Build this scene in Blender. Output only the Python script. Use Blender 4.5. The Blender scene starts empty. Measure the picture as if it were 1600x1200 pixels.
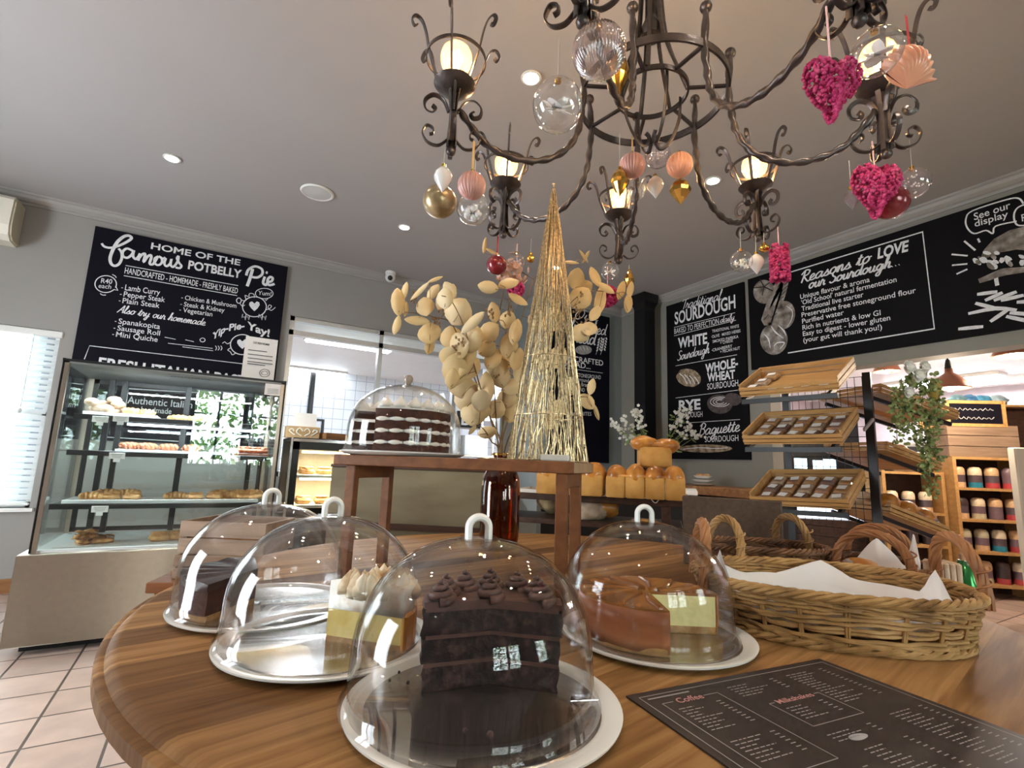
import bpy, math, random
from mathutils import Vector, Matrix, noise
random.seed(7)
S = bpy.context.scene
COL = S.collection
# ---------------------------------------------------------------- camera (calibrated on the walls, boards and floor tiles)
FPX = 779.37
YAW, PITCH, ROLL = (math.radians(a) for a in (30.7534, 9.1054, 2.0588))
CAM = Vector((0, 0, 1.05))
FWD = Vector((math.sin(YAW)*math.cos(PITCH), math.cos(YAW)*math.cos(PITCH), math.sin(PITCH)))
_rt = Vector((math.cos(YAW), -math.sin(YAW), 0)); _up = _rt.cross(FWD)
RGT = math.cos(ROLL)*_rt + math.sin(ROLL)*_up
UPV = -math.sin(ROLL)*_rt + math.cos(ROLL)*_up
cd = bpy.data.cameras.new('camera'); co = bpy.data.objects.new('camera', cd); COL.objects.link(co)
cd.sensor_width = 36; cd.lens = FPX/1600*36; cd.clip_start = .02; cd.clip_end = 100
mw = Matrix((RGT, UPV, -FWD)).transposed().to_4x4(); mw.translation = CAM
co.matrix_world = mw; S.camera = co
# ---------------------------------------------------------------- view, world, daylight
S.view_settings.view_transform = 'Standard'; S.view_settings.look = 'None'
S.view_settings.gamma = 1; S.view_settings.use_curve_mapping = False
S.view_settings.exposure = 1.6
S.cycles.max_bounces = 10; S.cycles.diffuse_bounces = 4; S.cycles.glossy_bounces = 4
S.cycles.transparent_max_bounces = 48; S.cycles.transmission_bounces = 8
S.cycles.caustics_reflective = False; S.cycles.caustics_refractive = False
S.cycles.sample_clamp_indirect = 6; S.cycles.use_denoising = True
w = bpy.data.worlds.new('daylight'); S.world = w; w.use_nodes = True
bg = w.node_tree.nodes['Background']; bg.inputs[0].default_value = (.86, .94, 1, 1); bg.inputs[1].default_value = 7.5

def portal(name, loc, direction, sx, sy):
    """guides sampling of the sky through a window opening; gives no light of its own"""
    l = bpy.data.lights.new(name, 'AREA'); l.shape = 'RECTANGLE'; l.size = sx; l.size_y = sy; l.cycles.is_portal = True
    o = bpy.data.objects.new(name, l); COL.objects.link(o); o.location = loc
    o.rotation_euler = Vector(direction).to_track_quat('-Z', 'Z' if abs(direction[2]) < .5 else 'Y').to_euler(); o['kind'] = 'helper'
portal('portal_blind_window', (-1.75, 5.27, 1.28), (0, -1, 0), 1.3, 1.36)
portal('portal_front_windows', (.44, -2.9, 1.49), (0, 1, 0), 1.56, 1.34)
portal('portal_front_window', (2.9, -2.9, 1.49), (0, 1, 0), 1.0, 1.34)
portal('portal_left_door', (-3.35, 2.4, 1.15), (1, 0, 0), 1.3, 2.3)

# ---------------------------------------------------------------- helpers
def ray(px, py): return (px-800)/FPX*RGT - (py-600)/FPX*UPV + FWD
def at(px, py, d): return CAM + ray(px, py)*d
def on(ax, v, px, py):
    r = ray(px, py); return CAM + r*((v-CAM[ax])/r[ax])
def onX(v, px, py): return on(0, v, px, py)
def onY(v, px, py): return on(1, v, px, py)
def onZ(v, px, py): return on(2, v, px, py)
def depth(p): return (Vector(p)-CAM).dot(FWD)
V = Vector

class MB:
    """collects shapes into one mesh"""
    def __init__(s): s.v = []; s.f = []; s.m = []; s.cur = 0
    def add(s, vs, fs):
        b = len(s.v); s.v += [tuple(v) for v in vs]; s.f += [tuple(i+b for i in f) for f in fs]; s.m += [s.cur]*len(fs); return s
    def box(s, c, d, rot=None, bev=0):
        c = V(c); x, y, z = (a/2 for a in d); R = rot or Matrix.Identity(3)
        if bev:
            b = min(bev, x*.9, y*.9, z*.9); vs = []; lay = []
            for zz, ins in ((-z, b), (-z+b, 0), (z-b, 0), (z, b)):
                X, Y = x-ins, y-ins; q = b if ins == 0 else b*.4
                lay.append([(-X+q, -Y), (X-q, -Y), (X, -Y+q), (X, Y-q), (X-q, Y), (-X+q, Y), (-X, Y-q), (-X, -Y+q)])
                vs += [c+R@V((px, py, zz)) for px, py in lay[-1]]
            fs = [tuple(range(7, -1, -1)), tuple(range(24, 32))]
            for l in range(3):
                for i in range(8): fs.append((l*8+i, l*8+(i+1) % 8, l*8+8+(i+1) % 8, l*8+8+i))
            return s.add(vs, fs)
        vs = [c+R@V((sx*x, sy*y, sz*z)) for sz in (-1, 1) for sy in (-1, 1) for sx in (-1, 1)]
        return s.add(vs, [(0, 2, 3, 1), (4, 5, 7, 6), (0, 1, 5, 4), (2, 6, 7, 3), (0, 4, 6, 2), (1, 3, 7, 5)])
    def bar(s, a, b, w, h, up=(0, 0, 1)):
        a, b = V(a), V(b); d = (b-a); L = d.length; d.normalize(); up = V(up)
        if abs(d.dot(up)) > .98: up = V((1, 0, 0)) if abs(d.x) < .9 else V((0, 1, 0))
        sd = d.cross(up).normalized(); u = sd.cross(d)
        return s.box((a+b)/2, (L, w, h), Matrix((d, sd, u)).transposed())
    def tube(s, pts, r, n=8, cyc=False, caps=True, prof=None, flat=None):
        """r: number or list; prof(j, k) radius factor; flat=(a,b): elliptical section"""
        P = [V(p) for p in pts]; N = len(P); rr = r if isinstance(r, (list, tuple)) else [r]*N
        T = []
        for i in range(N):
            a = P[(i-1) % N] if (cyc or i) else P[0]; b = P[(i+1) % N] if (cyc or i < N-1) else P[-1]
            t = (b-a); T.append(t.normalized() if t.length > 1e-9 else V((0, 0, 1)))
        ref = V((0, 0, 1)) if abs(T[0].z) < .9 else V((1, 0, 0))
        n1 = (ref-T[0]*ref.dot(T[0])).normalized(); vs = []
        for i in range(N):
            n1 = n1-T[i]*n1.dot(T[i])
            n1 = n1.normalized() if n1.length > 1e-6 else T[i].orthogonal().normalized()
            n2 = T[i].cross(n1)
            for k in range(n):
                a = 2*math.pi*k/n; q = rr[i]*(prof(i, k) if prof else 1)
                fa, fb = flat or (1, 1)
                vs.append(P[i]+n1*(math.cos(a)*q*fa)+n2*(math.sin(a)*q*fb))
        fs = []
        for i in range(N if cyc else N-1):
            j = (i+1) % N
            for k in range(n): fs.append((i*n+k, i*n+(k+1) % n, j*n+(k+1) % n, j*n+k))
        if caps and not cyc: fs += [tuple(range(n-1, -1, -1)), tuple((N-1)*n+k for k in range(n))]
        return s.add(vs, fs)
    def lathe(s, prof, c=(0, 0, 0), n=32, M=None, rf=None, closed=False):
        """prof: [(r, z)], rf(angle, i) radial factor"""
        c = V(c); M = M or Matrix.Identity(3); vs = []; fs = []; K = len(prof)
        for i, (r, z) in enumerate(prof):
            for k in range(n):
                a = 2*math.pi*k/n; q = r*(rf(a, i) if rf else 1)
                vs.append(c+M@V((q*math.cos(a), q*math.sin(a), z)))
        for i in range(K if closed else K-1):
            j = (i+1) % K
            for k in range(n): fs.append((i*n+k, i*n+(k+1) % n, j*n+(k+1) % n, j*n+k))
        if not closed:
            if prof[0][0] > 1e-5: fs.append(tuple(range(n-1, -1, -1)))
            if prof[-1][0] > 1e-5: fs.append(tuple((K-1)*n+k for k in range(n)))
        return s.add(vs, fs)
    def ball(s, c, r, n=16, sc=(1, 1, 1), M=None, lump=0, seed=0, rf=None):
        c = V(c); M = M or Matrix.Identity(3); h = max(6, n//2); vs = []; fs = []
        for i in range(h+1):
            t = math.pi*i/h
            for k in range(n):
                a = 2*math.pi*k/n; d = V((math.sin(t)*math.cos(a), math.sin(t)*math.sin(a), -math.cos(t)))
                q = r*(rf(a, t) if rf else 1)
                if lump: q *= 1+lump*noise.noise(d*2.3+V((seed*7.1, seed*3.3, 0)))
                vs.append(c+M@V((d.x*q*sc[0], d.y*q*sc[1], d.z*q*sc[2])))
        for i in range(h):
            for k in range(n): fs.append((i*n+k, i*n+(k+1) % n, i*n+n+(k+1) % n, i*n+n+k))
        return s.add(vs, fs)
    def prism(s, poly, d, flip=False):
        """poly: 3-D points, extruded by vector d"""
        d = V(d); P = [V(p) for p in poly]; n = len(P)
        return s.add(P+[p+d for p in P], [tuple(range(n-1, -1, -1)), tuple(range(n, 2*n))]+[(i, (i+1) % n, n+(i+1) % n, n+i) for i in range(n)])
    def grid(s, fn, nu, nv, th=0):
        """fn(u, v) -> point, optional thickness"""
        vs = [V(fn(i/nu, j/nv)) for i in range(nu+1) for j in range(nv+1)]; w_ = nv+1
        fs = [(i*w_+j, (i+1)*w_+j, (i+1)*w_+j+1, i*w_+j+1) for i in range(nu) for j in range(nv)]
        s.add(vs, fs); return s
    def build(s, name, mats, parent=None, smooth=False, world=False, solid=0):
        me = bpy.data.meshes.new(name); vs = s.v
        if world and parent is not None:
            inv = parent.matrix_basis.inverted()
            if parent.parent: inv = inv @ parent.parent.matrix_basis.inverted()
            vs = [tuple(inv @ V(v)) for v in vs]
        me.from_pydata(vs, [], s.f)
        mats = mats if isinstance(mats, (list, tuple)) else [mats]
        for m in mats: me.materials.append(m)
        if len(mats) > 1: me.polygons.foreach_set('material_index', s.m)
        if smooth: 
            me.polygons.foreach_set('use_smooth', [True]*len(me.polygons))
            if smooth != 'all': me.set_sharp_from_angle(angle=math.radians(smooth if isinstance(smooth, (int, float)) and smooth > 1 else 45))
        me.update()
        o = bpy.data.objects.new(name, me); COL.objects.link(o)
        if parent is not None: o.parent = parent
        if solid:
            md = o.modifiers.new('thickness', 'SOLIDIFY'); md.thickness = solid; md.offset = 0
        return o

def tag(o, label, cat, group=None):
    o['label'] = label; o['category'] = cat
    if group: o['group'] = group
    return o
def thing(name, label, cat, loc=(0, 0, 0), rz=0, group=None):
    o = bpy.data.objects.new(name, None); COL.objects.link(o); o.empty_display_size = .05
    o.location = loc; o.rotation_euler = (0, 0, rz); tag(o, label, cat, group);
    o.matrix_basis = Matrix.Translation(V(loc)) @ Matrix.Rotation(rz, 4, 'Z')
    return o
def struct(o): o['kind'] = 'structure'; return o
def copy_thing(o, loc, rz=None, label=None, parent=None):
    c = o.copy(); COL.objects.link(c)
    if parent is not None: c.parent = parent
    else:
        c.location = loc
        if rz is not None: c.rotation_euler = (0, 0, rz)
        if label: c['label'] = label
    for ch in o.children: copy_thing(ch, None, parent=c)
    return c
def sm(pts, k=6, cyc=False):
    """Catmull-Rom"""
    P = [V(p) for p in pts]; n = len(P); out = []
    for i in range(n if cyc else n-1):
        a, b, c, d = (P[(i+j-1) % n] if cyc else P[min(max(i+j-1, 0), n-1)] for j in range(4))
        for t in range(k):
            t /= k; out.append(.5*((2*b)+(c-a)*t+(2*a-5*b+4*c-d)*t*t+(3*b-a-3*c+d)*t**3))
    if not cyc: out.append(P[-1])
    return out
ORD = ['', 'second ', 'third ', 'fourth ', 'fifth ', 'sixth ', 'seventh ', 'eighth ', 'ninth ', 'tenth ', 'eleventh ', 'twelfth ']
def nth(i, n, a='left'):
    b = {'left': 'right', 'top': 'bottom', 'near': 'far'}[a]
    if i == 0: return a+('most' if a in ('left', 'top') else 'est')
    if i == n-1: return b+('most' if b in ('right', 'bottom') else 'thest')
    return ORD[i]+'from the '+a

# ---------------------------------------------------------------- materials
def nodes(name):
    m = bpy.data.materials.new(name); m.use_nodes = True; t = m.node_tree
    return m, t, t.nodes['Principled BSDF']
def C4(c): return tuple(c)+(1,)
def mat(name, c, rough=.5, metal=0, var=.08, scale=6, bump=0, bscale=40, spec=.5, coat=0, emit=0, sheen=0, sss=0, alpha=1):
    m, t, b = nodes(name); b.inputs['Roughness'].default_value = rough; b.inputs['Metallic'].default_value = metal
    b.inputs['Specular IOR Level'].default_value = spec; b.inputs['Coat Weight'].default_value = coat
    if var:
        tc = t.nodes.new('ShaderNodeTexCoord'); nz = t.nodes.new('ShaderNodeTexNoise'); nz.inputs['Scale'].default_value = scale; nz.inputs['Detail'].default_value = 4
        t.links.new(tc.outputs['Object'], nz.inputs['Vector'])
        cr = t.nodes.new('ShaderNodeValToRGB'); cr.color_ramp.elements[0].position = .3; cr.color_ramp.elements[1].position = .7
        cr.color_ramp.elements[0].color = C4([max(0, x*(1-var)) for x in c]); cr.color_ramp.elements[1].color = C4([min(1, x*(1+var)) for x in c])
        t.links.new(nz.outputs['Fac'], cr.inputs['Fac']); t.links.new(cr.outputs['Color'], b.inputs['Base Color'])
    else: b.inputs['Base Color'].default_value = C4(c)
    if bump:
        tc = t.nodes.new('ShaderNodeTexCoord'); n2 = t.nodes.new('ShaderNodeTexNoise'); n2.inputs['Scale'].default_value = bscale; n2.inputs['Detail'].default_value = 5
        bp = t.nodes.new('ShaderNodeBump'); bp.inputs['Strength'].default_value = bump; bp.inputs['Distance'].default_value = .01
        t.links.new(tc.outputs['Object'], n2.inputs['Vector']); t.links.new(n2.outputs['Fac'], bp.inputs['Height']); t.links.new(bp.outputs['Normal'], b.inputs['Normal'])
    if emit: b.inputs['Emission Color'].default_value = C4(c); b.inputs['Emission Strength'].default_value = emit
    if sss: b.inputs['Subsurface Weight'].default_value = sss; b.inputs['Subsurface Radius'].default_value = (.01, .006, .004)
    return m
def ramp_mat(name, cols, scale=(1, 1, 1), nscale=5, rough=.5, detail=5, bump=0, dist=0, metal=0, coat=0, wave=False):
    """noise through a colour ramp; scale stretches object space"""
    m, t, b = nodes(name); b.inputs['Roughness'].default_value = rough; b.inputs['Metallic'].default_value = metal; b.inputs['Coat Weight'].default_value = coat; b.inputs['Specular IOR Level'].default_value = .28
    tc = t.nodes.new('ShaderNodeTexCoord'); mp = t.nodes.new('ShaderNodeMapping'); mp.inputs['Scale'].default_value = scale
    t.links.new(tc.outputs['Object'], mp.inputs['Vector'])
    nz = t.nodes.new('ShaderNodeTexNoise'); nz.inputs['Scale'].default_value = nscale; nz.inputs['Detail'].default_value = detail; nz.inputs['Distortion'].default_value = dist
    t.links.new(mp.outputs['Vector'], nz.inputs['Vector'])
    cr = t.nodes.new('ShaderNodeValToRGB'); e = cr.color_ramp.elements
    e[0].position = .28; e[1].position = .72; e[0].color = C4(cols[0]); e[1].color = C4(cols[-1])
    for i, c in enumerate(cols[1:-1]): x = e.new(.28+.44*(i+1)/(len(cols)-1)); x.color = C4(c)
    t.links.new(nz.outputs['Fac'], cr.inputs['Fac']); t.links.new(cr.outputs['Color'], b.inputs['Base Color'])
    if bump:
        bp = t.nodes.new('ShaderNodeBump'); bp.inputs['Strength'].default_value = bump; bp.inputs['Distance'].default_value = .006
        t.links.new(nz.outputs['Fac'], bp.inputs['Height']); t.links.new(bp.outputs['Normal'], b.inputs['Normal'])
    return m
def glass(name, tint=(1, 1, 1), base=.04, edge=.85, power=4, rough=0.0, haze=0, hcol=(1, 1, 1)):
    """thin clear glass: see-through face on, mirror-like at grazing angles"""
    m = bpy.data.materials.new(name); m.use_nodes = True; t = m.node_tree; t.nodes.clear()
    out = t.nodes.new('ShaderNodeOutputMaterial'); tr = t.nodes.new('ShaderNodeBsdfTransparent'); tr.inputs[0].default_value = C4(tint)
    gl = t.nodes.new('ShaderNodeBsdfGlossy'); gl.inputs['Roughness'].default_value = rough
    lw = t.nodes.new('ShaderNodeLayerWeight'); lw.inputs['Blend'].default_value = .5
    pw = t.nodes.new('ShaderNodeMath'); pw.operation = 'POWER'; pw.inputs[1].default_value = power
    ma = t.nodes.new('ShaderNodeMath'); ma.operation = 'MULTIPLY_ADD'; ma.inputs[1].default_value = edge; ma.inputs[2].default_value = base
    t.links.new(lw.outputs['Facing'], pw.inputs[0]); t.links.new(pw.outputs[0], ma.inputs[0])
    mx = t.nodes.new('ShaderNodeMixShader'); t.links.new(ma.outputs[0], mx.inputs[0]); src = tr.outputs[0]
    if haze:
        df = t.nodes.new('ShaderNodeBsdfDiffuse'); df.inputs[0].default_value = C4(hcol); mh = t.nodes.new('ShaderNodeMixShader'); mh.inputs[0].default_value = haze
        t.links.new(tr.outputs[0], mh.inputs[1]); t.links.new(df.outputs[0], mh.inputs[2]); src = mh.outputs[0]
    t.links.new(src, mx.inputs[1]); t.links.new(gl.outputs[0], mx.inputs[2]); t.links.new(mx.outputs[0], out.inputs[0])
    return m
def emis(name, c, s):
    m = bpy.data.materials.new(name); m.use_nodes = True; t = m.node_tree; t.nodes.clear()
    out = t.nodes.new('ShaderNodeOutputMaterial'); e = t.nodes.new('ShaderNodeEmission'); e.inputs[0].default_value = C4(c); e.inputs[1].default_value = s
    t.links.new(e.outputs[0], out.inputs[0]); return m
def wood(name, a, b, axis='x', rough=.45, s=1.0, coat=0):
    sc = {'x': (1.2, 14, 14), 'y': (14, 1.2, 14), 'z': (14, 14, 1.2)}[axis]
    mid = [(p+q)/2 for p, q in zip(a, b)]
    return ramp_mat(name, (a, mid, b), tuple(q*s for q in sc), 2.2, rough, 6, .12, .6, coat=coat)
M = {}
M['wall'] = mat('wall_paint', (.31, .295, .28), .7, var=.04, scale=1.5)
M['wall_r'] = mat('wall_paint_olive', (.27, .26, .225), .7, var=.05, scale=1.5)
M['wall_b'] = mat('wall_paint_blue_grey', (.25, .28, .28), .7, var=.05, scale=1.5)
M['ceil'] = mat('ceiling_paint', (.42, .4, .4), .75, var=.03, scale=.8)
M['cornice'] = mat('cornice_paint', (.36, .345, .33), .6, var=.03)
M['white'] = mat('white_paint', (.8, .8, .78), .45, var=.02)
M['offwhite'] = mat('cream_plastic', (.76, .72, .62), .4, var=.03)
M['ceram'] = mat('white_glaze', (.84, .83, .8), .18, var=.01, coat=.3)
M['paper'] = mat('white_paper', (.82, .8, .78), .7, var=.03, scale=12)
M['tissue'] = mat('greaseproof_paper', (.74, .71, .7), .6, var=.06, scale=9)
M['board'] = mat('blackboard', (.0045, .004, .009), .6, var=.2, scale=5, spec=.12)
M['board_r'] = mat('blackboard_warm', (.004, .0032, .004), .6, var=.2, scale=5, spec=.12)
M['chalk'] = mat('chalk_white', (.8, .8, .82), .8, var=.1, scale=60)
M['chalkdim'] = mat('chalk_grey', (.34, .33, .33), .8, var=.35, scale=30)
M['chalkbrown'] = ramp_mat('chalk_brown', ((.07, .045, .03), (.3, .22, .14), (.5, .42, .33)), (1, 1, 1), 22, .8)
M['chalkloaf'] = ramp_mat('chalk_loaf', ((.05, .04, .035), (.26, .22, .19), (.52, .48, .44)), (1, 1, 1), 14, .8)
M['steel'] = mat('brushed_steel', (.52, .47, .39), .45, 1, var=.05, scale=30)
_t = M['steel'].node_tree; _n = _t.nodes.new('ShaderNodeTangent'); _n.direction_type = 'RADIAL'; _n.axis = 'Z'; _p = _t.nodes['Principled BSDF']; _t.links.new(_n.outputs[0], _p.inputs['Tangent']); _p.inputs['Anisotropic'].default_value = 1.0; _p.inputs['Anisotropic Rotation'].default_value = .25
M['chrome'] = mat('polished_metal', (.75, .75, .76), .12, 1, var=0)
M['alu'] = mat('aluminium', (.6, .6, .6), .35, .9, var=.03)
M['iron'] = mat('wrought_iron', (.085, .07, .068), .36, .75, var=.3, scale=25, bump=.15, bscale=60)
M['black'] = mat('black_metal', (.006, .0055, .006), .4, .2, var=.1)
M['blackp'] = mat('black_plastic', (.015, .015, .017), .4, var=.05)
M['glass'] = glass('clear_dome', base=.022, edge=.75, power=3.2)
M['pane'] = glass('case_pane', (.95, .99, .98), .06, .7, 3.5)
M['bauble'] = glass('clear_bauble', base=.05, edge=.75, power=2.2, haze=.03)
M['bulbg'] = glass('bulb_glass', (1, .9, .72), .04, .5, 3, 0, .16, (1, .75, .45))
M['amber'] = glass('amber_glass', (.62, .3, .06), .07, .6, 3)
M['filament'] = emis('hot_filament', (1, .6, .24), 60)
M['tube'] = emis('fluorescent', (.9, .95, 1), 9)
M['ledw'] = emis('downlight_led', (1, .9, .78), 90)
M['caselight'] = emis('case_light', (.8, .9, 1), 5)
M['table'] = None
M['oak'] = wood('warm_oak', (.2, .085, .03), (.36, .17, .065))
M['stand'] = wood('stained_pine', (.13, .045, .018), (.23, .088, .032))
M['standl'] = wood('pale_end_grain', (.3, .19, .1), (.42, .28, .16), 'z')
M['pine'] = wood('pale_pine', (.4, .21, .07), (.56, .33, .13), 'y')
M['pinex'] = wood('grey_pine', (.2, .13, .085), (.32, .22, .15), 'x')
M['dkwood'] = wood('dark_wood', (.03, .014, .009), (.07, .032, .018))
M['ply'] = ramp_mat('olive_board', ((.13, .105, .06), (.2, .165, .1)), (1, 1, 3), 3, .6)
M['lth'] = ramp_mat('brown_board', ((.085, .052, .034), (.13, .083, .055)), (1, 1, 1), 90, .6, 3, .2)
M['wick'] = ramp_mat('pale_wicker', ((.13, .06, .02), (.38, .21, .075), (.54, .33, .14)), (1, 1, 1), 16, .5)
M['wickd'] = ramp_mat('dark_wicker', ((.05, .02, .01), (.16, .07, .03), (.26, .13, .06)), (1, 1, 1), 20, .5)
M['wickh'] = ramp_mat('red_wicker', ((.2, .07, .025), (.42, .19, .075)), (1, 1, 1), 20, .5)
M['crust'] = ramp_mat('golden_crust', ((.2, .06, .01), (.46, .18, .03), (.62, .3, .065)), (1, 1, 1), 14, .32, 4, .2, coat=.25)
M['crumb'] = ramp_mat('bread_side', ((.4, .19, .04), (.54, .29, .08)), (1, 1, 1), 18, .7, 5, .1)
M['pastry'] = ramp_mat('flaky_pastry', ((.34, .13, .04), (.66, .36, .14), (.78, .52, .26)), (1, 1, 1), 26, .45, 4, .35)
M['pastryd'] = ramp_mat('dark_pastry', ((.13, .04, .02), (.3, .11, .05)), (1, 1, 1), 30, .5, 4, .4)
M['powder'] = ramp_mat('dusted_bun', ((.42, .27, .16), (.66, .52, .4)), (1, 1, 1), 24, .7, 4, .2)
M['choc'] = ramp_mat('chocolate_sponge', ((.004, .0018, .002), (.018, .008, .008), (.075, .036, .03)), (1, 1, 1), 60, .7, 6, .8)
M['frost'] = ramp_mat('chocolate_icing', ((.022, .009, .007), (.05, .021, .015)), (1, 1, 1), 30, .3, 3, .2)
M['frost2'] = ramp_mat('mocha_icing', ((.05, .022, .018), (.11, .05, .04)), (1, 1, 1), 30, .35, 3, .2)
M['brownc'] = ramp_mat('brown_sponge', ((.035, .01, .006), (.085, .026, .013)), (1, 1, 1), 70, .75, 6, .7)
M['cream'] = mat('whipped_cream', (.83, .79, .72), .45, var=.04, scale=20, sss=.2)
M['mering'] = ramp_mat('toasted_meringue', ((.86, .83, .76), (.85, .8, .7), (.46, .22, .07)), (1, 1, 1), 17, .5, 3)
M['toast'] = ramp_mat('toasted_meringue_tips', ((.86, .8, .68), (.8, .66, .45), (.42, .19, .06)), (1, 1, 1), 26, .5, 3)
M['lemon'] = ramp_mat('lemon_curd', ((.72, .5, .13), (.82, .66, .26)), (1, 1, 1), 40, .5, 4, .2)
M['biscuit'] = ramp_mat('biscuit_base', ((.3, .15, .05), (.5, .28, .11)), (1, 1, 1), 60, .8, 5, .5)
M['cheese'] = ramp_mat('cheesecake', ((.72, .62, .27), (.8, .7, .36)), (1, 1, 1), 60, .6, 5, .25)
M['cheesebk'] = ramp_mat('baked_rind', ((.2, .062, .024), (.36, .125, .05), (.46, .19, .085)), (1, 1, 2), 12, .4, 4, .2)
M['caramel'] = ramp_mat('caramel_top', ((.16, .05, .012), (.36, .15, .04)), (1, 3, 1), 9, .18, 4, .3, coat=.4)
M['leaf'] = ramp_mat('dried_leaf', ((.5, .32, .13), (.68, .5, .25), (.78, .64, .42)), (1, 1, 1), 4, .6)
M['stem'] = mat('dry_stem', (.2, .12, .05), .7, var=.2, scale=20)
M['seed'] = mat('seed_pod', (.27, .16, .07), .7, var=.2)
M['green'] = ramp_mat('vine_leaf', ((.05, .08, .02), (.2, .26, .08), (.48, .5, .27)), (1, 1, 1), 30, .55)
M['hedge'] = ramp_mat('hedge_leaf', ((.06, .14, .03), (.26, .44, .12), (.55, .7, .3)), (1, 1, 1), 3, .6)
M['petal'] = mat('white_petal', (.78, .77, .7), .6, var=.08, scale=30)
M['tinsel'] = mat('tinsel_wire', (.56, .42, .24), .32, .8, var=.5, scale=140)
M['gold'] = mat('gold_glass', (.72, .42, .1), .15, .95, var=.2, scale=20)
M['goldant'] = ramp_mat('antique_gold', ((.2, .13, .06), (.42, .31, .17), (.6, .5, .34)), (1, 1, 1), 20, .3, 4, metal=.6)
M['pink'] = mat('pink_glass', (.62, .33, .29), .3, var=.1, scale=20, coat=.3)
M['coral'] = mat('coral_glass', (.8, .38, .24), .3, var=.1, scale=20, coat=.3)
M['pale'] = mat('opal_glass', (.83, .82, .83), .2, var=.02, coat=.5)
M['red'] = mat('dark_red_glass', (.2, .012, .02), .22, .2, var=.2, coat=.5)
M['magenta'] = ramp_mat('magenta_fluff', ((.2, .006, .05), (.5, .03, .14), (.68, .12, .27)), (1, 1, 1), 60, .6)
M['ribbon'] = mat('gold_ribbon', (.6, .42, .2), .5, var=.1)
M['redrib'] = mat('red_ribbon', (.5, .03, .04), .5, var=.1)
M['pinkrib'] = mat('pink_cord', (.8, .5, .5), .6, var=.15, scale=90)
M['thread'] = mat('pale_thread', (.6, .58, .55), .6, var=0)
M['menu'] = mat('menu_card', (.026, .017, .015), .5, var=.12, scale=30)
M['print'] = mat('menu_print', (.3, .27, .27), .7, var=.1)
M['prpink'] = mat('menu_pink_print', (.5, .24, .24), .7, var=.1)
M['ink'] = mat('black_ink', (.05, .05, .055), .7, var=0)
M['tile'] = None
M['cello'] = glass('cellophane', (1, .97, .9), .1, .6, 2, .08, .06)
# ================================================================ the setting
YW, XR, ZC = 5.12, 4.26, 3.0        # back wall, right wall, ceiling
XL, YF = -3.2, -2.75                # left wall, front wall (behind the camera)
XS, YK = 9.6, 10.2                  # shop and kitchen depth
def floor_mat():
    m, t, b = nodes('terracotta_tiles'); b.inputs['Roughness'].default_value = .33
    tc = t.nodes.new('ShaderNodeTexCoord'); mp = t.nodes.new('ShaderNodeMapping')
    mp.inputs['Location'].default_value = (.452, -3.035, 0)
    t.links.new(tc.outputs['Object'], mp.inputs['Vector'])
    br = t.nodes.new('ShaderNodeTexBrick'); br.offset = 0; br.inputs['Scale'].default_value = 1
    br.inputs['Brick Width'].default_value = .252; br.inputs['Row Height'].default_value = .254
    br.inputs['Mortar Size'].default_value = .006; br.inputs['Mortar Smooth'].default_value = .3; br.inputs['Bias'].default_value = 0
    br.inputs['Color1'].default_value = (.47, .35, .29, 1); br.inputs['Color2'].default_value = (.54, .41, .35, 1); br.inputs['Mortar'].default_value = (.1, .075, .06, 1)
    t.links.new(mp.outputs['Vector'], br.inputs['Vector'])
    nz = t.nodes.new('ShaderNodeTexNoise'); nz.inputs['Scale'].default_value = 7; nz.inputs['Detail'].default_value = 5; t.links.new(tc.outputs['Object'], nz.inputs['Vector'])
    mx = t.nodes.new('ShaderNodeMixRGB'); mx.blend_type = 'OVERLAY'; mx.inputs[0].default_value = .35
    t.links.new(br.outputs['Color'], mx.inputs[1]); t.links.new(nz.outputs['Fac'], mx.inputs[2]); t.links.new(mx.outputs[0], b.inputs['Base Color'])
    bp = t.nodes.new('ShaderNodeBump'); bp.inputs['Strength'].default_value = .4; bp.inputs['Distance'].default_value = .004; bp.invert = True
    t.links.new(br.outputs['Fac'], bp.inputs['Height']); t.links.new(bp.outputs['Normal'], b.inputs['Normal'])
    return m
def tile_mat():
    m, t, b = nodes('white_wall_tiles'); b.inputs['Roughness'].default_value = .2
    tc = t.nodes.new('ShaderNodeTexCoord'); mp = t.nodes.new('ShaderNodeMapping'); mp.inputs['Rotation'].default_value = (math.pi/2, 0, 0)
    t.links.new(tc.outputs['Object'], mp.inputs['Vector'])
    br = t.nodes.new('ShaderNodeTexBrick'); br.offset = 0; br.inputs['Scale'].default_value = 1
    br.inputs['Brick Width'].default_value = .2; br.inputs['Row Height'].default_value = .2; br.inputs['Mortar Size'].default_value = .006
    br.inputs['Color1'].default_value = (.72, .77, .82, 1); br.inputs['Color2'].default_value = (.75, .8, .84, 1); br.inputs['Mortar'].default_value = (.4, .45, .52, 1)
    t.links.new(mp.outputs['Vector'], br.inputs['Vector']); t.links.new(br.outputs['Color'], b.inputs['Base Color']); return m
M['tile'] = tile_mat()
def wall(name, boxes, m):
    b = MB()
    for x0, x1, y0, y1, z0, z1 in boxes: b.box(((x0+x1)/2, (y0+y1)/2, (z0+z1)/2), (x1-x0, y1-y0, z1-z0))
    return struct(b.build(name, m))
b = MB(); b.box(((XL+XS)/2, (YF+YK)/2, -.05), (XS-XL+.4, YK-YF+.4, .1)); struct(b.build('floor', floor_mat()))
WX0, WX1, WZ0, WZ1 = -2.4, -1.1, .6, 1.955       # blinded window
HX0, HX1, HZ0, HZ1 = .53, 2.95, .86, 2.395       # kitchen hatch
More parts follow.
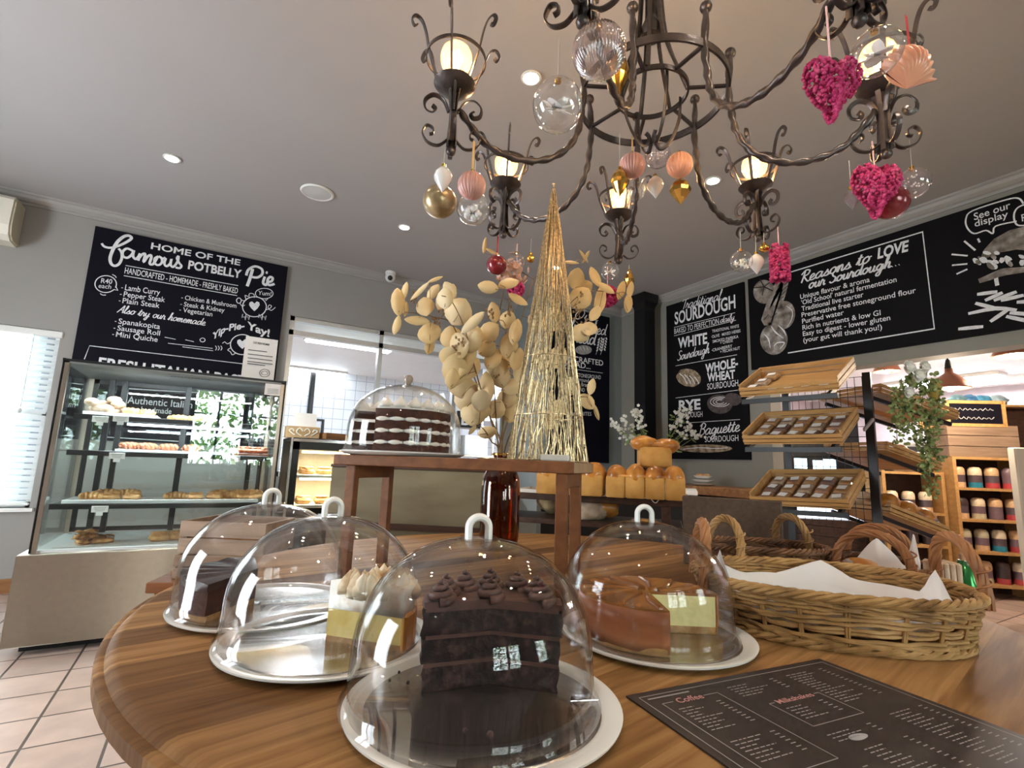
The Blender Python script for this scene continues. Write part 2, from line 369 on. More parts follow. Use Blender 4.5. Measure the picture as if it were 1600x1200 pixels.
wall('wall_back', [(XL, WX0, YW, YW+.14, 0, ZC), (WX0, WX1, YW, YW+.14, 0, WZ0), (WX0, WX1, YW, YW+.14, WZ1, ZC), (WX1, HX0, YW, YW+.14, 0, ZC),
                   (HX0, HX1, YW, YW+.14, 0, HZ0), (HX0, HX1, YW, YW+.14, HZ1, ZC), (HX1, XR, YW, YW+.14, 0, ZC)], M['wall'])
OY0, OY1, OZ = -.35, 2.62, 1.9                  # opening to the shop
wall('wall_right', [(XR, XR+.16, OY1, YW, 0, ZC), (XR, XR+.16, OY0, OY1, OZ, ZC), (XR, XR+.16, YF, OY0, 0, ZC)], M['wall_r'])
wall('wall_corner', [(3.05, XR, 4.52, YW, 0, ZC)], M['wall_b'])
LY0, LY1, LZ = 1.75, 3.05, 2.3                   # glazed door in the left wall
wall('wall_left', [(XL-.14, XL, YF, LY0, 0, ZC), (XL-.14, XL, LY0, LY1, LZ, ZC), (XL-.14, XL, LY1, YW, 0, ZC)], M['wall'])
FW = [(-.34, .5), (.55, 1.22), (2.4, 3.4)]      # windows behind the camera
FZ0, FZ1 = .82, 2.16
fb = [(XL, -.34, YF-.14, YF, 0, ZC), (.5, .55, YF-.14, YF, FZ0, FZ1), (1.22, 2.4, YF-.14, YF, 0, ZC), (3.4, XR, YF-.14, YF, 0, ZC)]
fb += [(-.34, 1.22, YF-.14, YF, 0, FZ0), (-.34, 1.22, YF-.14, YF, FZ1, ZC), (2.4, 3.4, YF-.14, YF, 0, FZ0), (2.4, 3.4, YF-.14, YF, FZ1, ZC)]
wall('wall_front', fb, M['wall'])
b = MB(); b.box(((XL+XR)/2, (YF+YW)/2, ZC+.05), (XR-XL+.3, YW-YF+.28, .1)); struct(b.build('ceiling', M['ceil']))
def cornice(name, a, c, inward):
    a, c, n = V(a), V(c), V(inward); z = V((0, 0, 1)); P = []
    prof = [(0, 0), (.075, 0), (.075, -.014), (.06, -.02), (.05, -.04), (.025, -.058), (.012, -.062), (.012, -.082), (0, -.082)]
    b = MB(); b.prism([a+n*u+z*v for u, v in prof], c-a); struct(b.build(name, M['cornice']))
cornice('trim_1', (XL, YW, ZC), (3.05, YW, ZC), (0, -1, 0))
cornice('trim_2', (XR, YF, ZC), (XR, 4.52, ZC), (-1, 0, 0))
cornice('trim_3', (3.05, 4.52, ZC), (XR, 4.52, ZC), (0, -1, 0))
b = MB(); b.box(((XL+HX0)/2, YW-.008, .05), (HX0-XL, .016, .1)); struct(b.build('baseboard_back', M['oak']))
# blinded window: frame, glass, sill
fr = MB()
for x in (WX0+.02, -1.75, WX1-.02): fr.box((x, YW+.09, (WZ0+WZ1)/2), (.04, .05, WZ1-WZ0))
for z in (WZ0+.02, 1.3, WZ1-.02): fr.box(((WX0+WX1)/2, YW+.09, z), (WX1-WX0, .05, .04))
fo = struct(fr.build('window_1', M['white']))
p = MB(); p.box(((WX0+WX1)/2, YW+.1, (WZ0+WZ1)/2), (WX1-WX0-.04, .006, WZ1-WZ0-.04)); p.build('window_pane', M['pane'], fo)
p = MB(); p.box(((WX0+WX1)/2, YW+.02, WZ0-.012), (WX1-WX0+.06, .14, .024)); p.build('window_sill', M['white'], fo)
slat_mat, _t, _b = nodes('translucent_slat'); _tl = _t.nodes.new('ShaderNodeBsdfTranslucent'); _tl.inputs[0].default_value = (.85, .88, .9, 1); _mx = _t.nodes.new('ShaderNodeMixShader'); _mx.inputs[0].default_value = .5
_b.inputs['Base Color'].default_value = (.85, .85, .84, 1); _t.links.new(_b.outputs[0], _mx.inputs[1]); _t.links.new(_tl.outputs[0], _mx.inputs[2]); _t.links.new(_mx.outputs[0], _t.nodes['Material Output'].inputs[0])
bl = thing('venetian_blind', 'white venetian blind over the bright window left of the display case', 'blind', ((WX0+WX1)/2, YW+.03, WZ1))
h = MB(); h.box((0, -.02, -.03), (WX1-WX0+.03, .05, .05), bev=.006); h.build('headrail', M['white'], bl)
h = MB()
for k in range(27):
    z = -.085-k*.046
    R = Matrix.Rotation(math.radians(55), 3, 'X'); h.box((0, 0, z), (WX1-WX0-.02, .042, .0025), R)
h.build('slats', slat_mat, bl)
h = MB(); h.box((0, 0, -1.33), (WX1-WX0-.02, .04, .018), bev=.004); h.build('bottom_rail', M['white'], bl)
for x in (-.45, .45):
    h = MB(); h.tube([(x, .0, -.05), (x, 0, -1.33)], .0018, 5); h.build('ladder_cord', M['thread'], bl)
h = MB(); h.tube([(.5, -.045, -.05), (.5, -.045, -.62)], .003, 6); h.ball((.5, -.045, -.64), .012, 8, (1, 1, 1.6)); h.build('tilt_wand', M['alu'], bl)
# front windows and the left door glazing
for i, (x0, x1) in enumerate(FW):
    fr = MB(); c = (x0+x1)/2
    for x in (x0+.025, x1-.025, c): fr.box((x, YF-.06, (FZ0+FZ1)/2), (.05 if x != c else .035, .05, FZ1-FZ0))
    for z in (FZ0+.025, FZ1-.025, 1.72): fr.box((c, YF-.06, z), (x1-x0, .05, .05 if z != 1.72 else .03))
    struct(fr.build('window_%d' % (i+3), M['blackp']))
fr = MB()
for y in (LY0+.03, (LY0+LY1)/2, LY1-.03): fr.box((XL-.06, y, LZ/2), (.05, .07, LZ))
for z in (.06, LZ-.03): fr.box((XL-.06, (LY0+LY1)/2, z), (.05, LY1-LY0, .08))
struct(fr.build('door_1', M['white']))
# kitchen hatch frame
fr = MB(); d = .07
for x in (HX0+.02, 1.43, 2.3, HX1-.02): fr.box((x, YW+.05, (HZ0+HZ1)/2), (.045, d, HZ1-HZ0))
for z in (HZ0+.02, 2.235, HZ1-.02): fr.box(((HX0+HX1)/2, YW+.05, z), (HX1-HX0, d, .05))
ho = struct(fr.build('window_2', M['alu']))
p = MB(); p.box(((HX0+HX1)/2, YW+.05, 2.315), (HX1-HX0-.06, .006, .14)); p.build('window_pane', M['pane'], ho)
# kitchen shell
ZK = 2.72
wall('wall_kitchen', [(-1.2, 7.2, YK, YK+.1, 0, ZK), (-1.3, -1.2, YW+.14, YK, 0, ZK), (7.2, 7.3, YW+.14, YK, 0, ZK)], M['tile'])
b = MB(); b.box((3, (YW+.14+YK)/2, ZK+.05), (8.6, YK-YW, .1)); struct(b.build('ceiling_kitchen', M['white']))
# shop shell
ZS = 2.4
wall('wall_shop', [(XS, XS+.1, YF, YW, 0, ZS), (XR+.16, XS, YW, YW+.1, 0, ZS), (XR+.16, XS, YF-.1, YF, 0, ZS)], mat('shop_paint', (.5, .44, .46), .7))
b = MB(); b.box(((XR+.16+XS)/2, (YF+YW)/2, ZS+.05), (XS-XR, YW-YF+.2, .1)); struct(b.build('ceiling_shop', M['white']))
# dark column with flared head in the far right corner
b = MB(); cx, cy = 4.06, 3.94
b.box((cx, cy, 1.46), (.16, .16, 2.92)); b.lathe([(.115, 2.83), (.12, 2.86), (.15, 2.9), (.155, 2.96), (.155, 3.0)], (cx, cy, 0), 4, Matrix.Rotation(math.pi/4, 3, 'Z'))
struct(b.build('column', M['black']))
# garden seen in reflections behind the camera
ground = MB(); ground.box((1, -6.2, -.06), (16, 6.4, .1)); struct(ground.build('ground_garden', mat('lawn', (.1, .18, .05), .9, var=.3, scale=3)))
hd = MB(); R = random.Random(3)
for k in range(5600):
    x, z = R.uniform(-4, 7), R.uniform(.05, 3.6); y = -5.3+.7*noise.noise(V((x*.9, z*.9, 0)))+R.uniform(-.25, .25)
    a = V((R.uniform(-1, 1), R.uniform(-1, 1), R.uniform(-1, 1))).normalized()*.085; c = a.orthogonal().normalized()*.05
    p0 = V((x, y, z)); hd.add([p0-a, p0+c, p0+a, p0-c], [(0, 1, 2, 3)])
ho = hd.build('garden_hedge', M['hedge']); tag(ho, 'leafy green garden hedge outside the windows behind the viewer', 'hedge'); ho['kind'] = 'stuff'

# ---------------------------------------------------------------- ceiling fittings and wall fittings
def downlight(i, x, y, z, lab, pw=13):
    t = thing('ceiling_downlight', lab, 'ceiling light', (x, y, z), group='recessed ceiling downlights')
    b = MB(); b.lathe([(.034, .0), (.05, -.002), (.053, -.008), (.04, -.012), (.034, -.004)], n=28, closed=True); b.build('bezel', M['white'], t, True)
    b = MB(); b.lathe([(.0, -.002), (.034, -.002)], n=24); b.lathe([(0, -.0035), (.034, -.0035)], n=24); b.build('lens', M['ledw'], t)
    l = bpy.data.lights.new('downlight_beam', 'SPOT'); l.energy = pw; l.color = (1, .86, .7); l.spot_size = math.radians(95); l.spot_blend = .7; l.shadow_soft_size = .035
    o = bpy.data.objects.new('downlight_beam', l); COL.objects.link(o); o.parent = t; o.location = (0, 0, -.02)
for i, (px, py, lab) in enumerate(((269, 246, 'small round ceiling downlight above the pie blackboard'), (632, 354, 'small round ceiling downlight above the security camera'),
                                   (830, 120, 'glowing ceiling downlight seen beside the big clear bauble'), (1114, 281, 'glowing ceiling downlight seen between two chandelier arms'))):
    p = onZ(ZC, px, py); downlight(i, p.x, p.y, ZC, lab)
for x, y in ((-.43, 1.9), (2.75, 3.85), (-.43, 0), (1.19, 0), (2.72, .05), (-2, 1.9), (-2, 0)): downlight(9, x, y, ZC, 'round ceiling downlight of the same grid outside the view')
p = onZ(ZC, 496, 300); t = thing('ceiling_speaker', 'flat round white ceiling speaker between two downlights', 'speaker', p)
b = MB(); b.lathe([(.115, 0), (.12, -.006), (.11, -.014), (.1, -.012), (.1, 0)], n=40, closed=True); b.build('rim', M['white'], t, True)
b = MB(); b.lathe([(0, -.016), (.06, -.014), (.1, -.009), (.1, 0)], n=40); b.build('grille', mat('speaker_grille', (.6, .6, .6), .6), t, True)
# security camera on the ceiling edge
p = onY(4.98, 610, 430); p.z = ZC
t = thing('security_camera', 'white dome security camera on the ceiling beside the back wall', 'camera', p)
b = MB(); b.lathe([(.05, 0), (.055, -.015), (.05, -.03)], n=24); b.build('base', M['white'], t, True)
b = MB(); b.ball((0, 0, -.06), .052, 20); b.build('dome', M['white'], t, True)
d = (CAM-V(p)); d.z -= .2; d.normalize(); b = MB(); b.ball(V((0, 0, -.062))+d*.034, .028, 16); b.build('lens', M['blackp'], t, True)
# air conditioner at the far left, high on the back wall
t = thing('air_conditioner', 'cream wall air conditioner at the upper left edge', 'air conditioner', (-1.9, YW, 2.56))
b = MB(); prof = [(0, 0), (0, .33), (-.19, .33), (-.22, .3), (-.225, .1), (-.2, .03), (-.14, 0)]
b.prism([(-.45, y, z) for y, z in prof], (.9, 0, 0)); b.build('body', M['offwhite'], t)
b = MB(); b.prism([(-.44, -.224, .11), (-.44, -.205, .028), (-.44, -.215, .02), (-.44, -.236, .11)], (.82, 0, 0)); b.build('louvre', M['offwhite'], t)
b = MB(); prof2 = [(-.02, .01), (-.02, .32), (-.18, .32), (-.21, .29), (-.215, .1), (-.19, .035), (-.14, .01)]
b.prism([(.45, y, z) for y, z in prof2], (.014, 0, 0)); b.build('end_cap', mat('aged_plastic', (.55, .49, .36), .5), t)
# ================================================================ lettered boards
def text_shape(s, bold=0, shear=0):
    c = bpy.data.curves.new('lettering_curve', 'FONT'); c.body = s; c.size = 1; c.shear = shear; c.offset = bold; c.resolution_u = 3
    o = bpy.data.objects.new('lettering_curve', c); me = o.to_mesh()
    vs = [v.co.copy() for v in me.vertices]; fs = [tuple(p.vertices) for p in me.polygons]
    o.to_mesh_clear(); bpy.data.objects.remove(o); bpy.data.curves.remove(c); return vs, fs
CUR = {   # joined handwriting: strokes on an x-height of 1, then the advance
 'a': ([[(.85, .85), (.5, 1), (.12, .6), (.2, .1), (.55, .08), (.85, .6), (.9, .95), (.86, .35), (1.0, .03), (1.25, .2)]], 1.12), 'b': ([[(0, .2), (.35, 1.3), (.45, 1.95), (.27, 1.9), (.2, .8), (.3, .1), (.6, .05), (.8, .5), (.62, .9), (.7, .8), (1.0, .75)]], .92),
 'c': ([[(.75, .85), (.45, 1), (.12, .55), (.3, .05), (.65, .08), (.95, .25)]], .85), 'd': ([[(.8, .8), (.45, 1), (.12, .55), (.3, .05), (.65, .2), (.9, 1.0), (1.0, 1.95), (.92, .8), (.97, .1), (1.2, .15)]], 1.12),
 'e': ([[(.05, .3), (.5, .5), (.65, .8), (.42, 1), (.15, .6), (.25, .1), (.6, .03), (.92, .25)]], .82), 'f': ([[(0, .1), (.4, 1.3), (.5, 1.95), (.32, 1.85), (.25, 0), (.2, -.8), (.36, -.6), (.35, .05), (.7, .2)]], .6),
 'g': ([[(.8, .8), (.45, 1), (.12, .55), (.3, .08), (.65, .25), (.88, .9), (.85, 0), (.65, -.85), (.3, -.8), (.35, -.4), (.9, .05), (1.15, .2)]], 1.05), 'h': ([[(0, .1), (.35, 1.2), (.45, 1.95), (.27, 1.85), (.2, 0)], [(.2, .1), (.35, .7), (.6, 1), (.75, .8), (.72, .2), (.85, .02), (1.1, .2)]], 1.0),
 'i': ([[(.05, .2), (.3, 1), (.25, .3), (.4, .02), (.65, .2)], [(.34, 1.4), (.38, 1.48)]], .55), 'k': ([[(0, .1), (.35, 1.2), (.45, 1.95), (.27, 1.85), (.2, 0)], [(.2, .3), (.6, 1), (.65, .7), (.3, .5), (.7, .05), (.95, .2)]], .9), 'l': ([[(0, .1), (.4, 1.3), (.45, 1.95), (.27, 1.85), (.2, .5), (.35, .02), (.65, .2)]], .55),
 'm': ([[(0, .2), (.2, 1), (.2, 0)], [(.2, .2), (.4, .9), (.55, .95), (.6, .7), (.58, 0)], [(.58, .2), (.8, .9), (.98, .95), (1.02, .6), (1.0, .15), (1.15, .02), (1.4, .2)]], 1.3), 'n': ([[(0, .2), (.2, 1), (.2, 0)], [(.2, .2), (.42, .9), (.62, .95), (.68, .6), (.66, .15), (.8, .02), (1.05, .2)]], .95),
 'o': ([[(.55, 1), (.2, .8), (.12, .35), (.4, .02), (.75, .3), (.78, .75), (.55, 1), (.7, .85), (1.05, .85)]], .95), 'r': ([[(0, .2), (.22, 1.12), (.3, .86), (.56, .84), (.55, .4), (.64, .03), (.85, .2)]], .75), 's': ([[(0, .1), (.4, .75), (.5, 1), (.47, .8), (.7, .35), (.5, .02), (.15, .1)], [(.5, .02), (.92, .2)]], .8),
 't': ([[(0, .2), (.3, 1.1), (.35, 1.6), (.28, .4), (.45, .02), (.75, .2)], [(.05, 1.1), (.65, 1.15)]], .65), 'u': ([[(.05, .3), (.2, 1), (.15, .3), (.35, .02), (.65, .3), (.75, 1), (.7, .3), (.85, .02), (1.1, .2)]], 1.0), 'y': ([[(.05, .3), (.2, 1), (.18, .45), (.4, .1), (.7, .4), (.8, 1), (.78, 0), (.55, -.85), (.25, -.7), (.4, -.3), (1.05, .2)]], 1.0),
 'A': ([[(0, 0), (.6, 1.3), (.85, 1.95), (.95, 1.0), (1.05, 0)], [(.3, .75), (1.15, .8)]], 1.2), 'B': ([[(.3, 0), (.35, 1), (.4, 1.9)], [(.05, 1.5), (.5, 2), (1.05, 1.7), (.9, 1.15), (.5, 1.05), (1.05, .85), (1.1, .3), (.7, 0), (.25, .1)]], 1.25), 'R': ([[(.3, 0), (.4, 1), (.45, 1.9)], [(0, 1.4), (.5, 2), (1.1, 1.75), (.95, 1.2), (.5, 1.0), (.85, .4), (1.2, 0), (1.45, .15)]], 1.3),
 'S': ([[(1.0, 1.7), (.7, 2), (.3, 1.75), (.4, 1.25), (.9, .8), (.8, .2), (.4, 0), (.05, .3)], [(.8, .2), (1.2, .15)]], 1.1), 'T': ([[(0, 1.6), (.2, 1.9), (.8, 1.85), (1.4, 2)], [(.75, 1.85), (.65, 1), (.5, 0)]], 1.05), 'O': ([[(.8, 2), (.3, 1.6), (.15, .7), (.5, 0), (1.0, .4), (1.1, 1.3), (.8, 2), (1.2, 1.8)]], 1.3), '.': ([[(.2, .0), (.27, .06)]], .45), ' ': ([], .7)}
class Sheet:
    """a flat lettered board: maps photo points to its plane"""
    def __init__(s, ax, val, nrm, off=.004, tr=None):
        s.ax, s.val, s.n, s.mb, s.tr, s.off = ax, val, V(nrm), MB(), tr or (lambda x, y: (x, y)), off; s.up_ = 0
        s.mb2 = MB(); s.mb3 = MB()
    def at(s, x, y): return on(s.ax, s.val, *s.tr(x, y))
    def text(s, t, p0, p1, h, bold=.0, shear=0, mb=None):
        a, b = s.at(*p0), s.at(*p1); hh = (s.at(p0[0], p0[1]-h)-a); up = V((0, 0, 1)) if s.n.z == 0 else hh.normalized()
        H = hh.dot(up); u = b-a
        vs, fs = text_shape(t, bold, shear)
        if not vs: return
        x0, x1 = min(v.x for v in vs), max(v.x for v in vs); k = H/.7
        (mb or s.mb).add([a+u*((v.x-x0)/(x1-x0))+up*(v.y*k)+s.n*s.off for v in vs], fs)
    def stroke(s, pts, w, mb=None, k=5, cyc=False, taper=0):
        P = sm([s.at(*p) for p in pts], k, cyc) if k > 1 else [s.at(*p) for p in pts]+([s.at(*pts[0])] if cyc else [])
        n = len(P); vs = []; closed = cyc and k > 1; s.up_ += 1
        for i in range(n):
            t = P[(i+1) % n]-P[i-1] if closed else P[min(i+1, n-1)]-P[max(i-1, 0)]
            d = s.n.cross(t).normalized()*w/2*(1-taper*abs(2*i/(n-1)-1)); e = s.n*(s.off+.001+s.up_ % 40*.00004+(i*.000012 if not closed else 0)); vs += [P[i]+d+e, P[i]-d+e]
        m = n if closed else n-1
        (mb or s.mb).add(vs, [(2*i, 2*i+1, 2*((i+1) % n)+1, 2*((i+1) % n)) for i in range(m)])
    def script(s, t, p0, p1, h, w, slant=.28):
        a, b = s.at(*p0), s.at(*p1); H = (s.at(p0[0], p0[1]-h)-a).z/2; u = b-a
        W = sum(CUR[q][1] for q in t)+.3; x = 0
        for q in t:
            for st in CUR[q][0]:
                P = sm([a+u*((x+px+slant*py)/W)+V((0, 0, 1))*(py*H) for px, py in st], 4); n = len(P); vs = []; s.up_ += 1
                for i in range(n):
                    tt = P[min(i+1, n-1)]-P[max(i-1, 0)]; d = s.n.cross(tt).normalized()*w/2*(.75+.35*abs(tt.normalized().z)); e = s.n*(s.off+.001+s.up_ % 40*.00004+i*.00001); vs += [P[i]+d+e, P[i]-d+e]
                s.mb.add(vs, [(2*i, 2*i+1, 2*i+3, 2*i+2) for i in range(n-1)])
            x += CUR[q][1]
    def blob(s, c, rx, ry, mb=None, rot=0, n=28, lift=0, wob=0):
        q = []
        for i in range(n):
            a = 2*math.pi*i/n; r = 1+wob*noise.noise(V((c[0]+math.cos(a)*2, c[1]+math.sin(a)*2, 0))); x, y = rx*r*math.cos(a), ry*r*math.sin(a)
            q.append(s.at(c[0]+x*math.cos(rot)-y*math.sin(rot), c[1]+x*math.sin(rot)+y*math.cos(rot))+s.n*(s.off+lift))
        (mb or s.mb).add(q, [tuple(range(n))])
    def ell(s, c, rx, ry, w, mb=None, a0=0, a1=360, n=26):
        cyc = a1-a0 >= 360
        s.stroke([(c[0]+rx*math.cos(math.radians(a0+(a1-a0)*i/n)), c[1]+ry*math.sin(math.radians(a0+(a1-a0)*i/n))) for i in range(n if cyc else n+1)], w, mb, 1 if not cyc else 2, cyc)
    def poly(s, pts, mb=None, lift=0): (mb or s.mb).add([s.at(*p)+s.n*(s.off+lift) for p in pts], [tuple(range(len(pts)))])
def board(name, label, quad, depthv, m, cat='sign'):
    t = thing(name, label, cat, quad[0]); b = MB(); b.prism(quad, depthv); b.build('panel', m, t, world=True); return t

# --- famous pie board on the back wall
s = Sheet(1, YW-.03, (0, -1, 0), .003, lambda x, y: (x/3.3333, 280+y/3.3333))
TL, TR = s.at(497, 245), s.at(1500, 455); x0, x1, zt = TL.x, TR.x, (TL.z+TR.z)/2
pie = board('pie_blackboard', 'large navy blackboard advertising the famous potbelly pie', [(x0, YW-.03, 1.12), (x1, YW-.03, 1.12), (x1, YW-.03, zt), (x0, YW-.03, zt)], (0, .026, 0), M['board'])
s.text('HOME OF THE', (785, 362), (1250, 450), 33, .022)
s.stroke([(530, 335), (545, 352), (580, 358), (625, 345), (665, 325), (685, 308), (672, 295), (645, 300), (612, 328), (588, 370), (574, 412), (580, 442), (600, 452), (622, 440), (635, 410), (632, 380), (618, 362)], .024, k=6, taper=.3)
s.stroke([(692, 374), (662, 362), (640, 378), (642, 402), (664, 410), (688, 392), (697, 372), (693, 400), (706, 417), (722, 404), (730, 388), (720, 425)], .019)
s.stroke([(722, 415), (738, 395), (754, 388), (755, 402), (748, 432), (768, 405), (785, 396), (788, 410), (780, 440), (794, 445), (806, 432), (822, 404)], .019)
s.stroke([(826, 402), (806, 415), (808, 440), (826, 448), (843, 435), (842, 412), (826, 402), (848, 414), (862, 408)], .018)
s.stroke([(864, 412), (856, 440), (868, 454), (886, 440), (893, 416), (889, 445), (902, 458), (925, 430), (930, 402), (922, 414), (934, 438), (945, 452), (936, 464), (914, 460)], .018)
s.text('POTBELLY', (978, 466), (1255, 516), 44, .03)
s.stroke([(1282, 502), (1294, 472), (1328, 455), (1362, 468), (1366, 494), (1342, 512), (1310, 510)], .022); s.stroke([(1316, 468), (1301, 520), (1287, 558)], .026)
s.stroke([(1379, 508), (1370, 540), (1384, 552), (1394, 538), (1414, 532), (1420, 516), (1406, 510), (1393, 528), (1400, 552), (1430, 546)], .022); s.blob((1389, 487), 6, 7)
s.stroke([(655, 450), (1240, 555)], .006, k=1); s.stroke([(645, 503), (1235, 607)], .006, k=1)
s.text('HANDCRAFTED - HOMEMADE - FRESHLY BAKED', (648, 490), (1237, 596), 32, .008)
for t_, a, c, h in (('Lamb Curry', (650, 578), (832, 604), 30), ('Pepper Steak', (643, 611), (858, 641), 28), ('Plain Steak', (637, 645), (830, 671), 28), ('Chicken & Mushroom', (962, 628), (1230, 671), 24),
                    ('Steak & Kidney', (957, 662), (1168, 694), 24), ('Vegetarian', (952, 692), (1105, 715), 25), ('Spanakopita', (616, 752), (832, 781), 28), ('Sausage Roll', (610, 787), (832, 815), 27), ('Mini Quiche', (603, 820), (820, 848), 28)):
    s.text(t_, a, c, h, .006); s.stroke([(a[0]-18, a[1]-h*.4), (a[0]-9, a[1]-h*.36)], .005, k=1)
s.script('Also try our homemade', (610, 694), (1072, 764), 42, .0068)
s.text('R40', (525, 540), (583, 546), 25, .01); s.text('each', (512, 566), (578, 572), 24, .004)
s.ell((551, 547), 56, 44, .007, a0=40, a1=385); s.stroke([(594, 575), (614, 580), (604, 560)], .007, k=1); s.stroke([(522, 596), (535, 604), (552, 604)], .006)
s.stroke([(585, 497), (600, 505), (606, 514)], .006)
s.text('Yum!', (1343, 602), (1412, 608), 22, .004); s.ell((1376, 596), 46, 27, .006); s.stroke([(1380, 623), (1384, 634), (1396, 620)], .006, k=1)
def pig(cx, cy, rx, ry):
    s.ell((cx, cy), rx, ry, .008)
    h = [(0, 18), (-14, 4), (-22, -10), (-20, -22), (-10, -26), (0, -16), (10, -26), (20, -22), (22, -10), (14, 4)]
    s.poly([(cx+x*1.25, cy+2+y*1.15) for x, y in h])
pig(1325, 665, 62, 52)
s.ell((1244, 633), 12, 14, .007); s.stroke([(1256, 628), (1270, 634), (1284, 628)], .006); s.stroke([(1250, 648), (1262, 662), (1275, 655)], .006)
s.stroke([(1282, 628), (1276, 606), (1292, 612)], .006); s.stroke([(1296, 615), (1300, 596), (1322, 600), (1324, 618)], .006); s.stroke([(1386, 680), (1402, 676), (1414, 662), (1402, 656), (1396, 670), (1412, 684), (1434, 668)], .006)
for x in (1272, 1290, 1358, 1376): s.stroke([(x-8, 703), (x-12, 722), (x, 716), (x+5, 734), (x+10, 712)], .006, k=1)
s.text('Yip', (1102, 840), (1172, 795), 38, .03); s.text('-Pie-', (1172, 793), (1272, 778), 36, .03); s.text('Yay!', (1284, 778), (1402, 822), 38, .03)
pig(1262, 862, 62, 52); s.stroke([(1200, 850), (1184, 858), (1170, 848), (1158, 856)], .006); s.stroke([(1200, 880), (1186, 890), (1200, 900), (1210, 915), (1228, 905)], .006)
for y, a, c in ((838, 858, 915), (842, 965, 1010), (868, 875, 1108), (880, 950, 1110)): s.stroke([(a, y-(1110-a)*.09+8), (c, y-(1110-c)*.09+14)], .005, k=1)
s.ell((1055, 838), 13, 10, .006); 
for x in (1122, 1136, 1150): s.stroke([(x, 868), (x+6, 880), (x, 892)], .006)
s.stroke([(440, 938), (467, 868), (1265, 962)], .006, k=1)
s.text('FRESH ITALIAN PASTA', (508, 985), (1330, 1082), 58, .03)
s.tr = lambda x, y: (60+x/4, 560+y/4)
s.text('Authentic Italian', (555, 280), (960, 312), 45, .006); s.text('handmade', (640, 335), (830, 348), 36, .004); s.text('Qu', (440, 275), (500, 278), 40, .004)
s.stroke([(560, 195), (545, 315)], .006, k=1); s.stroke([(565, 190), (1010, 215)], .006, k=1); s.stroke([(690, 225), (720, 240), (740, 222), (770, 238), (800, 226), (830, 236)], .006)
s.stroke([(395, 490), (900, 520)], .006, k=1)
s.mb.build('lettering', M['chalk'], pie, world=True)

# --- traditional sourdough board on the right wall
XB = XR-.03
s = Sheet(0, XB, (-1, 0, 0), .003, lambda x, y: (1020+x/3.3333, 360+y/3.3333))
ya, yb, zt, zb = s.at(70, 395).y, s.at(470, 268).y, (s.at(70, 395).z+s.at(470, 268).z)/2, s.at(521, 1195).z
sd = board('sourdough_blackboard', 'tall blackboard headed Traditional Sourdough in the right corner', [(XB, ya, zb), (XB, yb, zb), (XB, yb, zt), (XB, ya, zt)], (.026, 0, 0), M['board_r'])
s.script('Traditional', (150, 414), (362, 360), 50, .0085); s.text('SOURDOUGH', (115, 490), (432, 403), 62, .02)
for a, c in (((112, 506), (430, 429)), ((112, 550), (435, 468)), ((120, 706), (440, 648)), ((120, 873), (446, 832)), ((190, 1002), (456, 985))): s.stroke([a, c], .005, k=1)
s.text('BAKED TO PERFECTION', (113, 540), (345, 487), 28, .0); s.script('daily', (350, 484), (430, 464), 34, .0065)
s.text('WHITE', (133, 614), (285, 587), 52, .03); s.script('Sourdough', (128, 680), (300, 637), 48, .0085)
for t_, a, c in (('TRADITIONAL WHITE', (310, 533), (450, 505)), ('·OLIVE  ·MIXED HERBS', (306, 562), (458, 530)), ('SMOKED PAPRIKA', (312, 587), (447, 560)), ('+ CHEESE', (352, 594), (418, 580)), ('·CRANBERRY', (308, 632), (415, 609)), ('+ PECAN NUT', (352, 640), (455, 620))): s.text(t_, a, c, 15, .006)
s.text('WHOLE-', (275, 742), (445, 710), 44, .035); s.text('WHEAT', (285, 787), (430, 770), 42, .035); s.text('SOURDOUGH', (285, 830), (446, 810), 32)
s.text('RYE', (137, 937), (250, 930), 50, .035); s.text('SOURDOUGH', (133, 977), (260, 971), 28); s.script('Baguette', (237, 1068), (460, 1045), 60, .0105); s.text('SOURDOUGH', (272, 1103), (447, 1096), 30)
s.blob((188, 768), 64, 46, s.mb2, .25, wob=.06)
for k in range(4): s.stroke([(140+k*26, 745+k*6), (162+k*24, 765+k*6), (180+k*20, 800)], .009, s.mb)
s.blob((418, 880), 46, 33, s.mb3, .1, lift=.0005); s.blob((350, 905), 66, 50, s.mb3, .1, lift=.001)
for r in (.85, .6, .35): s.ell((352, 893), 60*r, 30*r, .006, s.mb, 20, 300, 18)
s.blob((275, 1136), 140, 21, s.mb2, .0); s.stroke([(160, 1140), (240, 1132), (330, 1136), (392, 1132)], .007)
s.mb.build('lettering', M['chalk'], sd, world=True); s.mb2.build('painted_loaf', M['chalkbrown'], sd, world=True); s.mb3.build('painted_rye', mat('chalk_rye', (.075, .055, .055), .8, var=.5, scale=30), sd, world=True)

